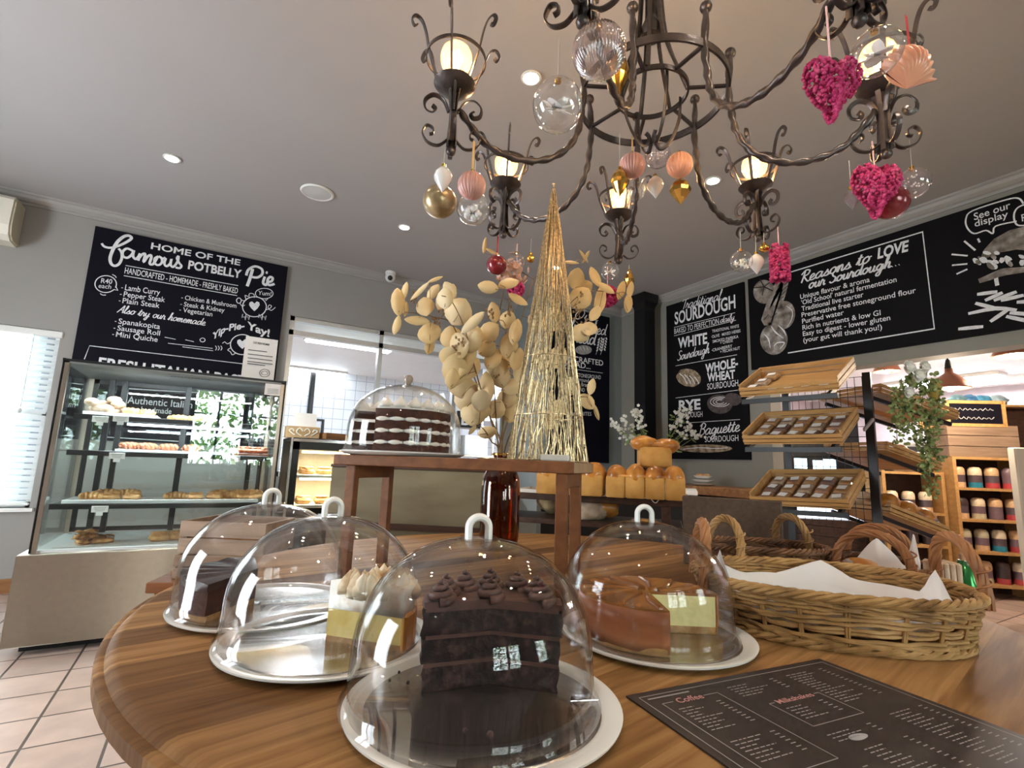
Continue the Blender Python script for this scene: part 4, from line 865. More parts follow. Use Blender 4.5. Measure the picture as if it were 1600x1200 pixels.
b.build('tinsel_strands', M['tinsel'], t, True)
b = MB()
for z, r in ((.002, RB), (.15*HT, RB*.86), (.35*HT, RB*.68), (.6*HT, RB*.42)): b.tube([(r*math.cos(i*.2618), r*math.sin(i*.2618), z) for i in range(24)], .0016, 6, True)
b.build('wire_rings', M['tinsel'], t, True)
b = MB()
for k in range(420):
    u = R.random(); z = HT*u**1.3; r = RB*(1-z/HT)**.92; a = R.uniform(0, 6.283); b.ball((r*math.cos(a), r*math.sin(a), z), .0015+.001*R.random(), 4)
b.build('glitter', mat('glitter', (.95, .85, .62), .15, 1, var=.2, scale=50), t)
b = MB(); b.tube([(0, 0, HT*.8), (0, 0, HT+.004)], .002, 6); b.ball((0, 0, HT+.006), .005, 8); b.build('tip', M['tinsel'], t)
p = at(868, 713, dd-.13); t = thing('battery_box', 'small clear battery box on the riser edge before the tinsel tree', 'battery box', (p.x, p.y, SZ), math.atan2(SU.y, SU.x))
b = MB(); b.box((0, 0, .008), (.068, .025, .015), bev=.002); b.build('case', mat('clear_plastic', (.5, .46, .4), .2, var=.05), t)
b = MB(); b.box((.004, -.0132, .008), (.026, .001, .01)); b.box((-.024, -.0132, .008), (.012, .001, .01)); b.build('cells', M['alu'], t)
P = [(p.x, p.y, SZ+.004)]+[(q.x, q.y, SZ+.002) for q in [A_+SU*s_+SN*n_ for s_, n_ in ((.12, .015), (.17, .01), (.22, .012), (.26, .06), (.24, .14))]]
t = tag((lambda b_: b_.build('light_wire', M['tinsel'], None, True))(MB().tube(sm(P, 5), .0013, 6)), 'thin pale wire trailing along the riser edge to the vase', 'wire')
# ================================================================ baskets, menu, bread and counters
def sup(a, b, t, n=.84):
    c, s_ = math.cos(t), math.sin(t); return V((a*math.copysign(abs(c)**n, c), b*math.copysign(abs(s_)**n, s_), 0))
def basket(label, loc, a, b_, rz, h, m, mh, hw=.075, hh=.1, seed=0, gap=True, rows=9, hscale=1.0, ends=(0, math.pi)):
    t = thing('wicker_basket', label, 'basket', loc, rz); R = random.Random(seed)
    fl = lambda z: .9+.1*(z/h)
    def loop(z, r, amp, ph, n=88, jit=.0015, dz=.0015):
        P = []
        ns = 22
        for i in range(n):
            u = 2*math.pi*i/n; q = sup(a*fl(z), b_*fl(z), u); rad = q.normalized()
            P.append(q+rad*(amp*math.sin(ns*u/1+ph)+R.uniform(-jit, jit)*.4)+V((0, 0, z+R.uniform(-dz, dz)+.0025*math.sin(3*u+ph*2+z*90))))
        return P
    w_ = MB()
    zs = [h*.06+h*.78*i/(rows-1) for i in range(rows)]
    if gap: zs = [h*.05, h*.13, h*.2, h*.36, h*.5, h*.64, h*.7, h*.77, h*.83]
    for i, z in enumerate(zs):
        for k in range(2 if (not gap or i in (0, 1, 2, 6, 7, 8)) else 2):
            w_.tube(loop(z+k*.0045, .003, .005, i*math.pi+k*.5), .0034*hscale, 6, True)
    w_.build('weave', m, t, True)
    s_ = MB()
    for k in range(22):
        for o in (-.012, .012):
            u = 2*math.pi*(k+.25)/22+o*.6; s_.tube([sup(a*fl(0), b_*fl(0), u)+V((0, 0, .002)), sup(a*fl(h*.5), b_*fl(h*.5), u)+V((0, 0, h*.5)), sup(a, b_, u)+V((0, 0, h*.94))], .0027*hscale, 6)
    s_.build('stakes', m, t, True)
    r_ = MB()
    for k in range(4):
        P = []
        for i in range(110):
            u = 2*math.pi*i/110; q = sup(a, b_, u); rad = q.normalized(); ph = 16*u+k*math.pi/2; P.append(q+rad*(.0065*math.cos(ph))+V((0, 0, h*.93+.006*math.sin(ph))))
        r_.tube(P, .0045*hscale, 6, True)
    r_.build('rim', m, t, True)
    f_ = MB()
    for k in range(3):
        P = []
        for i in range(90):
            u = 2*math.pi*i/90; q = sup(a*.9, b_*.9, u); ph = 14*u+k*2.094; P.append(q+q.normalized()*(.006*math.cos(ph)+.003)+V((0, 0, .007+.005*math.sin(ph))))
        f_.tube(P, .0042*hscale, 6, True)
    poly = [sup(a*.88, b_*.88, 2*math.pi*i/48)+V((0, 0, .004)) for i in range(48)]; f_.prism(poly, (0, 0, .004)); f_.build('base', m, t, True)
    for e in ends:
        q = sup(a, b_, e) if e in (0, math.pi) else sup(a, b_, e); rad = V((q.x, q.y, 0)).normalized(); tg = V((-rad.y, rad.x, 0)); hb = MB()
        P0 = [q*.985+tg*(-hw*math.cos(v)*(1.0+.12*math.sin(v)))+V((0, 0, h*.72+(hh+h*.2)*max(0, math.sin(v))**.85))-rad*(.012*math.sin(v)) for v in [math.pi*i/26 for i in range(27)]]
        for k in range(5):
            P = []
            for i, c in enumerate(P0):
                tt = (P0[min(i+1, 26)]-P0[max(i-1, 0)]).normalized(); n2 = tt.cross(rad).normalized(); ph = k*2*math.pi/5+i*.5; P.append(c+rad*(.0062*math.cos(ph))+n2*(.0062*math.sin(ph)))
            hb.tube(P, .0048*hscale, 6)
        for s2 in (P0[2], P0[-3]):
            hb.tube([s2+V((.011*math.cos(x), .011*math.sin(x), .004*x-.012)) for x in [i*.6 for i in range(22)]], .002, 5)
        hb.build('handle', mh, t, True)
    return t
BX, BY, BPH, BH = 1.108, .586, math.radians(-43), .098
basket('large pale wicker basket lined with white paper at the front right of the table', (BX, BY, TZ), .247, .18, BPH, BH, M['wick'], M['wickh'], .072, .1, 3)
def paper_liner(label, loc, rz, a, b_, z0, peaks, cat='paper', seed=0, sag=.0, m='tissue'):
    """crumpled sheet lying in a basket, corners rising as given: (angle, height)"""
    t = MB(); R = random.Random(seed); N = 72; K = 9
    def pk(u): return sum(h_*max(0, 1-abs((u-a_+math.pi) % (2*math.pi)-math.pi)/w_) for a_, h_, w_ in peaks)
    vs = [(0, 0, z0)]
    for k in range(1, K+1):
        f = k/K
        for i in range(N):
            u = 2*math.pi*i/N; q = sup(a, b_, u); fold = .004*math.sin(u*11+seed)+.006*noise.noise(V((math.cos(u)*3, math.sin(u)*3, f*4+seed)))
            rise = 0 if f < .8 else (f-.8)/.2
            vs.append((q.x*min(f*1.1, 1)*(1+fold), q.y*min(f*1.1, 1)*(1+fold), z0+.003+fold*.5*(1-rise)+rise*(sag+pk(u))+.004*noise.noise(V((u*3, f*3, seed)))))
    fs = [(0, 1+i, 1+(i+1) % N) for i in range(N)]+[(1+k*N+i, 1+(k+1)*N+i, 1+(k+1)*N+(i+1) % N, 1+k*N+(i+1) % N) for k in range(K-1) for i in range(N)]
    t.add(vs, fs); o = t.build('greaseproof_liner', M[m], None, 'all', solid=.0006); o.location = loc; o.rotation_euler = (0, 0, rz); tag(o, label, cat); return o
paper_liner('white greaseproof paper lining the large front basket', (BX, BY, TZ+.002), BPH, .212, .15, .014, [(math.pi*1.08, .075, .28), (math.pi*.8, .02, .4), (math.pi*.45, .04, .3), (math.pi*1.4, .02, .35), (.1, .055, .22)], 'paper', 2, .05)
B2 = (1.3, .852); b2z = math.radians(-35)
basket('dark brown wicker basket behind the large pale basket, in front of the brown board', (B2[0], B2[1], TZ), .17, .1, b2z, .115, M['wickd'], M['wick'], .05, .075, 5, False, 10, .9, (-2.3, .8))
B3 = (1.52, .668)
basket('reddish wicker basket of paper wrapped bread behind the right end of the large basket', (B3[0], B3[1], TZ), .125, .115, math.radians(20), .085, M['wickd'], M['wickh'], .075, .085, 7, False, 9)
paper_liner('white paper standing up out of the reddish basket', (B3[0], B3[1], TZ+.002), math.radians(20), .1, .09, .014, [(5.2, .1, .5), (4.5, .05, .4), (0, .07, .6), (2.6, .03, .5)], 'paper', 6, .045)
# bread in the reddish basket: loaf, sliced pack, green wrapped pack
c = V((B3[0], B3[1], TZ+.05))
b = MB(); b.ball((0, 0, 0), .055, 20, (1.35, .85, .62), None, .15, 3); o = b.build('bread_roll', M['crust'], None, 'all'); o.location = c-V((.03, -.03, -.004)); tag(o, 'golden roll lying inside the reddish basket', 'bread')
g = at(1508, 893, 1.16); t = thing('wrapped_pack', 'shiny green wrapped pack standing on the table behind the right basket handle', 'bread pack', (g.x, g.y, TZ+.017), .5)
b = MB(); b.ball((0, 0, .04), .055, 16, (.62, .45, 1.02), None, .35, 5); b.build('foil', mat('green_foil', (.03, .2, .05), .2, .5, var=.5, scale=14), t, 'all')
b = MB(); b.box((0, 0, .1), (.03, .012, .03), None, .003); b.build('twist', M['cello'], t)
g = at(1472, 890, 1.17); t = thing('sliced_bread', 'pack of sliced white bread standing on the table beside the green pack', 'bread pack', (g.x, g.y, TZ+.001), .9)
for k in range(4): b = MB(); b.box((.0, -.02+k*.013, .055), (.06, .011, .11), None, .004); b.build('slice', M['powder'], t)
# brown board behind the dark basket
p0, p1 = at(1066, 774, 1.66), at(1222, 787, 1.52); pd = (p1-p0); pd.z = 0
L = pd.length; ang = math.atan2(pd.y, pd.x); zt = (p0.z+p1.z)/2+.004
t = thing('menu_board', 'plain brown leatherette board standing upright behind the dark basket', 'board', (((p0+p1)/2).x, ((p0+p1)/2).y, TZ), ang)
b = MB(); b.box((0, 0, (zt-TZ)/2), (L, .012, zt-TZ), None, .004); b.build('panel', M['lth'], t)
b = MB(); b.box((0, .03, .006), (L*.8, .06, .012), None, .003); b.build('foot', M['dkwood'], t)
# menu card on the table
q0, q1, q2 = onZ(TZ, 978, 1090), onZ(TZ, 1268, 1034), onZ(TZ, 1112, 1218)
ux = (q1-q0).normalized(); uy = V((ux.y, -ux.x, 0)); WMX, WMY = (q1-q0).length+.02, .33
t = thing('menu_card', 'dark brown printed drinks menu lying flat at the front right of the table', 'menu', (q0.x, q0.y, TZ))
b = MB(); b.prism([q0+V((0, 0, .0005)), q0+uy*WMY+V((0, 0, .0005)), q0+uy*WMY+ux*WMX+V((0, 0, .0005)), q0+ux*WMX+V((0, 0, .0005))], (0, 0, .002)); b.build('card', M['menu'], t, world=True)
sh = Sheet(2, TZ+.0026, (0, 0, 1), .0002, lambda x, y: (960+x/2.5, 1000+y/2.5))
def mp_(u, v): return q0+ux*u+uy*v+V((0, 0, .0028))
def mline(mb, a, c, w): a, c = mp_(*a), mp_(*c); d = (c-a).normalized(); n_ = V((-d.y, d.x, 0))*w/2; mb.add([a+n_, a-n_, c-n_, c+n_], [(0, 1, 2, 3)])
pr, pp = MB(), MB()
def mtext(s_, u, v, wd, h, mb, bold=.0, shear=0):
    vs, fs = text_shape(s_, bold, shear); x1 = max(v_.x for v_ in vs); mb.add([mp_(u+v_.x/x1*wd, v-v_.y/.7*h) for v_ in vs], fs)
def mrows(u, v0, n, w, dv=.0066, price=True, sd=0):
    """rows of illegible small print: short dashes"""
    R = random.Random(sd)
    for k in range(n):
        v = v0+k*dv; x = u; e = u+w*R.uniform(.35, .8)
        while x < e: l = R.uniform(.004, .011); mline(pr, (x, v), (min(x+l, e), v), .0015); x += l+.0022
        if price: mline(pr, (u+w*1.05, v), (u+w*1.05+.008, v), .0015)
for q in (((.012, .012), (WMX-.012, .012)), ((.012, .012), (.012, WMY)), ((WMX-.012, .012), (WMX-.012, WMY))): mline(pr, *q, .0014)
mtext('Coffee', .052, .042, .045, .012, pp, .01, .15); mtext('Milkshakes', .178, .09, .07, .010, pp, .01)
mline(pr, (.02, .02), (.09, .02), .003)
for q in (((.03, .036), (.048, .036)), ((.1, .036), (.125, .036)), ((.125, .036), (.125, .2)), ((.03, .036), (.03, .2)), ((.03, .2), (.125, .2)), ((.165, .085), (.175, .085)), ((.252, .085), (.262, .085)), ((.262, .085), (.262, .145)), ((.165, .085), (.165, .145)), ((.165, .145), (.262, .145))): mline(pr, *q, .0012)
mrows(.04, .055, 9, .06, sd=1); mrows(.04, .135, 7, .06, sd=2); mrows(.15, .03, 5, .08, sd=3); mrows(.175, .102, 5, .06, sd=4); mrows(.27, .03, 14, .07, sd=5); mrows(.29, .16, 18, .06, sd=6); mrows(.17, .2, 12, .07, sd=7); mrows(.06, .22, 10, .07, sd=8); mrows(.16, .165, 3, .07, sd=9)
pr.build('print', M['print'], t, world=True); pp.build('headings', M['prpink'], t, world=True)
b = MB(); c = mp_(.19, .18); b.add([c+ux*(.018*math.cos(i*.35)*(1 if math.cos(i*.35) > 0 else .7))+uy*(.006*math.sin(i*.35)) for i in range(18)], [tuple(range(17, -1, -1))]); b.build('cup_drawing', M['chalkdim'], t, world=True)

# ---------------------------------------------------------------- bread trolley with big loaves
TO = at(1078, 776, 2.17); TT = SU.copy(); TN = SN.copy(); TzT = TO.z; RT_ = Matrix((TT, TN, V((0, 0, 1)))).transposed()
def tl(s_, n_, z): return V((TO.x, TO.y, 0))+TT*s_+TN*n_+V((0, 0, z))
t = thing('bread_trolley', 'dark wooden bread trolley behind the riser holding tin loaves', 'trolley', tl(.45, .2, 0))
TLN, TWD = .95, .36
b = MB(); b.box(tl(TLN/2, TWD/2, TzT-.035), (TLN-.04, TWD-.02, .03), RT_, .003); b.build('top_board', M['dkwood'], t, world=True)
b = MB(); b.box(tl(TLN/2, TWD/2, .79), (TLN-.06, TWD-.02, .025), RT_, .003); b.build('lower_shelf', M['dkwood'], t, world=True)
for s_ in (.1, TLN-.06):
    for n_ in (.04, TWD-.04): b = MB(); b.box(tl(s_, n_, (TzT-.05)/2), (.04, .04, TzT-.05), RT_, .003); b.build('leg', M['dkwood'], t, world=True)
t = thing('baking_tray', 'shiny steel baking tray under the two tin loaves', 'tray', tl(.45, .15, TzT-.02))
b = MB(); b.box(tl(.4, .16, TzT-.017), (.8, .3, .004), RT_)
for n_ in (.01, .31): b.box(tl(.4, n_, TzT-.011), (.8, .006, .016), RT_)
for s_ in (.0, .8): b.box(tl(s_, .16, TzT-.011), (.006, .3, .016), RT_)
b.tube(sm([tl(.1, .005, TzT-.004), tl(.12, .003, TzT-.006), tl(.145, 0, TzT-.035), tl(.175, .003, TzT-.006), tl(.2, .005, TzT-.004)], 5), .0025, 6)
b.build('tray_body', mat('tray_steel', (.7, .66, .6), .4, .7, var=.05), t, world=True)
def tin_loaf(label, s0, n0, z, L, W, H, lobes, yaw=0, name='tin_loaf'):
    base = tl(s0, n0, z) if not isinstance(s0, Vector) else s0
    t = thing(name, label, 'bread', base, math.atan2(TT.y, TT.x)+yaw, 'golden tin loaves on the bread trolley')
    b = MB(); 
    for k in range(lobes): b.box((L*(k+.5)/lobes, W/2, H*.32), (L/lobes*.985, W, H*.64), None, .006)
    b.build('sides', M['crumb'], t, True)
    b = MB(); R = random.Random(lobes+int(L*1000))
    for k in range(lobes):
        for j in range(2):
            b.ball((L*(k+.5)/lobes+R.uniform(-.004, .004), W*(.29+.42*j), H*.64), L/lobes*.5, 18, (1.08, W*.3/(L/lobes*.5), H*.36/(L/lobes*.5)*R.uniform(.9, 1.08)), None, .12, k+j*5)
    b.box((L/2, W/2, H*.63), (L*.97, W*.96, H*.12), None, .01)
    b.build('crust', M['crust'], t, 'all'); return t
tin_loaf('long golden tin loaf at the right end of the steel tray', .02, .03, TzT-.015, .33, .14, .145, 4)
tin_loaf('golden tin loaf on the left of the steel tray, partly behind the riser', .365, .035, TzT-.015, .3, .14, .145, 3)
# small upright loaf with two puffed lobes, cut face to the viewer, on the long loaf
bp_ = at(1022, 717, 2.3); bz = TzT-.015+.145*.93
t = thing('brioche_loaf', 'small square brioche with two puffed lobes standing on the long tin loaf', 'bread', (bp_.x, bp_.y, bz), math.radians(-31-4))
b = MB(); b.box((0, 0, .05), (.142, .1, .105), None, .012); b.build('sides', M['crumb'], t, True)
b = MB()
for x, z, r in ((-.045, .108, .058), (.055, .1, .056)): b.ball((x, 0, z), r, 20, (1.1, 1.0, .62), None, .12, int(x*100))
b.box((0, 0, .1), (.15, .105, .03), None, .01); b.build('crust', M['crust'], t, 'all')
# goods on the lower shelf
q = at(934, 792, 2.42); t = tag((lambda b_: b_.build('pullman_loaf', M['crust'], None, True))(MB().box((0, 0, 0), (.19, .1, .085), Matrix.Rotation(.06, 3, 'Y'), .02)), 'brown squared loaf lying on the lower trolley shelf', 'bread'); t.location = q; t.rotation_euler = (0, 0, math.radians(-32))
b = MB(); b.ball((0, 0, 0), .09, 20, (1.3, .8, .6), None, .2, 9); o = b.build('farmhouse_loaf', M['powder'], None, 'all'); q = at(925, 828, 2.4); o.location = (q.x, q.y, .845); tag(o, 'floury farmhouse loaf under the squared loaf on the lower shelf', 'bread')
t = thing('flour_bag', 'pale paper flour bag slumped on the lower trolley shelf seen between the riser legs', 'bag', (at(862, 800, 2.62).x, at(862, 800, 2.62).y, .806), .6)
b = MB(); b.ball((0, 0, .07), .1, 22, (1.15, .7, .75), None, .25, 2); b.build('sack', mat('kraft_bag', (.6, .42, .22), .8, var=.1), t, 'all')
b = MB(); b.ball((.04, 0, .12), .06, 14, (1.2, .5, .5), None, .3, 6); b.build('fold', M['tissue'], t, 'all')
# moka jug and white counter behind
t = thing('side_counter', 'low dark counter with white top behind the bread trolley', 'counter', (2.75, 2.95, 0)); Rz = Matrix.Rotation(math.radians(-50), 3, 'Z')
b = MB(); b.box((0, 0, .44), (1.1, .5, .88), Rz, .004); b.build('body', M['black'], t)
b = MB(); b.box((0, 0, .895), (1.14, .54, .03), Rz, .004); b.build('worktop', M['white'], t)
q = at(1033, 800, 3.25); t = thing('milk_jug', 'small white jug on the white counter behind the board', 'jug', (q.x, q.y, .91))
b = MB(); b.lathe([(0, 0), (.04, 0), (.045, .02), (.034, .07), (.04, .12), (.036, .125), (.01, .14), (0, .15)], n=12); b.build('body', M['ceram'], t, 35)
b = MB(); b.tube(sm([(.036, -.02, .1), (.065, -.035, .09), (.066, -.035, .04), (.042, -.022, .03)]), .006, 6); b.build('handle', M['ceram'], t, True)
# beige cabinet behind the riser
c0, c1 = at(514, 780, 2.72), at(765, 780, 2.62); cd_ = (c1-c0); cd_.z = 0; L = cd_.length; ang = math.atan2(cd_.y, cd_.x)
t = thing('service_cabinet', 'olive beige cabinet back standing behind the wooden riser', 'cabinet', (((c0+c1)/2).x, ((c0+c1)/2).y, 0), ang)
b = MB(); b.box((0, .2, .5), (L, .4, 1.0), None, .003); b.build('body', M['ply'], t)
b = MB(); b.box((0, .2, 1.008), (L+.01, .41, .016), None, .003); b.build('top_edge', M['dkwood'], t)
b = MB(); b.box((0, -.006, .05), (L, .012, .1)); b.box((0, -.01, .7), (L*.96, .02, .03)); b.build('rails', M['dkwood'], t)
# stacked crates left, on a low bench
q = at(368, 858, 2.15); t0 = thing('low_bench', 'low wooden bench carrying the crates behind the left dome', 'bench', (q.x, q.y, 0), math.radians(-20))
b = MB(); b.box((0, 0, .53), (.5, .36, .04), None, .004); b.build('seat', M['stand'], t0)
for x in (-.2, .2):
    for y in (-.13, .13): b = MB(); b.box((x, y, .255), (.05, .05, .51)); b.build('leg', M['stand'], t0)
def crate(label, loc, rz, L, W, H, m, th=.01, slats=2, tilt=None, group=None):
    t = thing('wooden_crate', label, 'crate', loc, rz, group); Rm = Matrix.Identity(3)
    b = MB(); b.box((0, 0, th/2), (L-2*th-.002, W-2*th-.002, th)); b.build('bottom_board', m, t)
    g = .006; hh = (H-g*(slats-1))/slats
    for nm, c, d in (('front_panel', (0, -W/2+th/2), (L, th)), ('back_panel', (0, W/2-th/2), (L, th)), ('end_panel', (-L/2+th/2, 0), (th, W-2*th-.002)), ('end_panel', (L/2-th/2, 0), (th, W-2*th-.002))):
        b = MB()
        for k in range(slats): b.box((c[0], c[1], hh/2+k*(hh+g)), (d[0], d[1], hh), None, .0015)
        b.build(nm, m, t)
    for sx in (-1, 1):
        for sy in (-1, 1): b = MB(); b.box((sx*(L/2-th-.009), sy*(W/2-th-.009), H/2), (.016, .016, H-.004)); b.build('corner_post', m, t)
    return t
crate('lower wooden crate of the pair behind the left dome', (q.x, q.y, .55), math.radians(-24), .36, .26, .09, M['pinex'])
crate('upper wooden crate of the pair behind the left dome, holding a loaf', (q.x+.01, q.y+.005, .641), math.radians(-33), .36, .26, .13, M['pinex'])
b = MB(); b.ball((0, 0, 0), .07, 20, (1.5, .9, .6), None, .15, 4); o = b.build('cob_loaf', M['crust'], None, 'all'); o.location = (q.x+.02, q.y-.02, .692); tag(o, 'golden loaf inside the upper crate behind the left dome', 'bread')

# wall shelf with plates and flowers in the right corner
t = thing('wall_shelf', 'long pale wooden ledge on the right wall below the sourdough blackboard', 'shelf', (3.95, 3.2, .83))
b = MB(); b.box((0, 0, .05), (.56, 1.7, .07), None, .004); b.build('ledge', M['oak'], t)
b = MB(); b.box((.05, 0, -.4), (.42, 1.6, .78)); b.build('cupboard', M['black'], t)
q = at(1100, 752, 4.15)
for k in range(3):
    zz = .917+k*.034; tt = thing('serving_plate', ('lowest', 'middle', 'topmost')[k]+' white plate in the stack on the ledge below the blackboard', 'plate', (3.86+.004*k, 3.05, zz), group='plates on the ledge')
    b = MB(); b.lathe([(0, 0), (.06, 0), (.1-.012*k, .012), (.115-.014*k, .02), (.11-.014*k, .021), (.06, .006), (0, .006)], n=36); b.build('dish', M['ceram'], tt, True)
    if k == 2:
        for j in range(4): b = MB(); b.ball((.04*math.cos(j*1.7), .04*math.sin(j*1.7), .024), .022, 12, (1, 1, .7), None, .2, j); o = b.build('small_cake', M['pastry'], None, 'all'); o.location = (3.868, 3.05, zz); tag(o, 'small golden cake on the top plate of the ledge', 'cake', 'small cakes on the ledge plate')
FL = V((3.78, 3.55, .917)); t = thing('flower_vase', 'dark pot of small white blossom behind the brioche', 'flowers', FL)
b = MB(); b.lathe([(0, 0), (.05, 0), (.062, .08), (.04, .15), (.045, .17), (.04, .17), (.035, .15)], n=24); b.build('pot', M['blackp'], t, True)
R = random.Random(12); bs, bl_, bp2 = MB(), MB(), MB()
for px, py in ((965, 668), (978, 655), (990, 645), (998, 652), (985, 668), (975, 680), (996, 640), (960, 662), (1062, 660), (1070, 650), (1074, 668), (1082, 676), (1060, 646), (1088, 682), (1066, 680), (988, 685), (1000, 664), (1052, 668), (1076, 640)):
    e = at(px, py, depth(FL)+R.uniform(-.08, .08)); bs.tube(sm([FL+V((0, 0, .12)), FL+(e-FL)*.55+V((0, 0, .08)), e], 5), .0025, 5)
    for k in range(9):
        c = e+V((R.gauss(0, .024), R.gauss(0, .024), R.gauss(0, .022)))
        for j in range(5):
            a = j*1.257+k; d = (RGT*math.cos(a)+UPV*math.sin(a)); leaf(bp2, c, d, -FWD+RGT*R.uniform(-.5, .5), .017, .013)
    for k in range(3): d = V((R.uniform(-1, 1), R.uniform(-1, 1), R.uniform(-.6, .6))); leaf(bl_, FL+(e-FL)*R.uniform(.5, .9)+V((0, 0, .05)), d, V((0, 0, 1))-FWD, .07, .028)
bs.build('stems', M['green'], t, world=True); bl_.build('leaves', M['green'], t, 'all', world=True); bp2.build('blossom', M['petal'], t, 'all', world=True)
# ================================================================ display case with pastries
CX0, CX1, CY0, CY1, CZ0, CZ1 = -.74, .385, 3.6, 4.32, .5, 1.535
t = thing('display_case', 'glass pastry display case with brushed steel base on the left', 'display case', ((CX0+CX1)/2, (CY0+CY1)/2, 0)); case = t
b = MB(); b.box(((CX0+CX1)/2, 3.94, .275), (CX1-CX0+.085, .76, .45), None, .004); b.build('steel_base', M['steel'], t, world=True)
b = MB(); b.box(((CX0+CX1)/2, 3.98, .025), (CX1-CX0-.02, .62, .05)); b.build('plinth', M['black'], t, world=True)
b = MB(); b.box(((CX0+CX1)/2, (CY0+CY1)/2, CZ0+.006), (CX1-CX0-.02, CY1-CY0-.02, .012)); b.build('deck', M['white'], t, world=True)
b = MB(); b.box(((CX0+CX1)/2, (CY0+CY1)/2, CZ1-.01), (CX1-CX0, CY1-CY0, .02), None, .003)
for k in range(12): b.box((.0+k*.018-.25, CY0+.12, CZ1-.022), (.009, .03, .004))
b.build('roof_panel', mat('case_roof', (.2, .21, .21), .4, .6), t, world=True)
M['bronze'] = mat('bronze_frame', (.33, .27, .22), .3, .8)
for x, y in ((CX0+.012, CY0+.012), (CX1-.012, CY0+.012), (CX0+.012, CY1-.012), (CX1-.012, CY1-.012)): b = MB(); b.box((x, y, (CZ0+CZ1)/2), (.024 if y < 4 else .03, .024, CZ1-CZ0)); b.build('corner_post', M['bronze'], t, world=True)
b = MB(); b.box(((CX0+CX1)/2, CY0+.004, CZ1-.002), (CX1-CX0, .012, .014)); b.box((CX0-.002, (CY0+CY1)/2, CZ1), (.012, CY1-CY0, .014)); b.box((CX1, (CY0+CY1)/2, CZ1), (.012, CY1-CY0, .014)); b.box((CX1+.001, CY0+.006, (CZ0+CZ1)/2), (.01, .012, CZ1-CZ0)); b.box((CX0-.001, CY0+.006, (CZ0+CZ1)/2), (.01, .012, CZ1-CZ0)); b.build('black_edging', M['black'], t, world=True)
for nm, c, d in (('front_glass', ((CX0+CX1)/2, CY0+.012, (CZ0+CZ1)/2), (CX1-CX0-.05, .006, CZ1-CZ0-.02)), ('side_glass', (CX0+.012, (CY0+CY1)/2, (CZ0+CZ1)/2), (.006, CY1-CY0-.05, CZ1-CZ0-.02)), ('side_glass', (CX1-.012, (CY0+CY1)/2, (CZ0+CZ1)/2), (.006, CY1-CY0-.05, CZ1-CZ0-.02)),
                 ('sliding_door', ((CX0+CX1)/2-.26, CY1-.02, (CZ0+CZ1)/2), (.55, .005, CZ1-CZ0-.04)), ('sliding_door', ((CX0+CX1)/2+.26, CY1-.008, (CZ0+CZ1)/2), (.55, .005, CZ1-CZ0-.04))):
    b = MB(); b.box(c, d); o = b.build(nm, M['pane'], t, world=True)
    if nm == 'sliding_door':
        f = MB(); 
        for sx in (-1, 1): f.box((c[0]+sx*(.275-.014), c[1], c[2]), (.028, .012, d[2]))
        for sz in (-1, 1): f.box((c[0], c[1], c[2]+sz*(d[2]/2-.014)), (.55, .012, .028))
        f.build('door_frame', M['black'], o, world=True)
SHZ = (1.243, 1.035, .74)
for z, x0, y0 in ((SHZ[0], CX0+.05, 3.76), (SHZ[1], CX0+.05, 3.74), (SHZ[2], CX0+.03, 3.67)):
    b = MB(); b.box(((x0+CX1-.03)/2, (y0+4.28)/2, z), (CX1-.03-x0, 4.28-y0, .008)); b.build('glass_shelf', mat('smoked_shelf', (.11, .11, .125), .2, .3), t, world=True)
    b = MB(); b.box(((x0+CX1-.03)/2, y0+.004, z-.008), (CX1-.03-x0, .014, .03), None, .002); b.build('shelf_rail', M['black'], t, world=True)
for x in (CX0+.13, CX0+.2, -.17, CX1-.12): b = MB(); b.box((x, 4.27, (CZ0+CZ1)/2), (.03, .03, CZ1-CZ0-.03)); b.build('shelf_post', M['black'], t, world=True)
b = MB(); b.tube([(CX0+.3, 3.78, 1.205), (CX1-.06, 3.78, 1.205)], .007, 8); b.build('light_tube', M['caselight'], t, world=True)
l = bpy.data.lights.new('case_tube_and_fill_light', 'AREA'); l.shape = 'RECTANGLE'; l.size = .9; l.size_y = .02; l.energy = 5; l.color = (.85, .93, 1); o = bpy.data.objects.new('case_tube_and_fill_light', l); COL.objects.link(o); o.parent = t; o.location = V((-.18, 3.72, CZ1-.045))-V(t.location); o.rotation_euler = (math.radians(25), 0, 0)  # added fill light under the roof panel; no tube exists there
l = bpy.data.lights.new('case_tube_and_fill_light', 'AREA'); l.shape = 'RECTANGLE'; l.size = .9; l.size_y = .02; l.energy = 4; l.color = (.85, .93, 1); o = bpy.data.objects.new('case_tube_and_fill_light', l); COL.objects.link(o); o.parent = t; o.location = V((-.1, 3.78, 1.195))-V(t.location); o.rotation_euler = (math.radians(20), 0, 0)
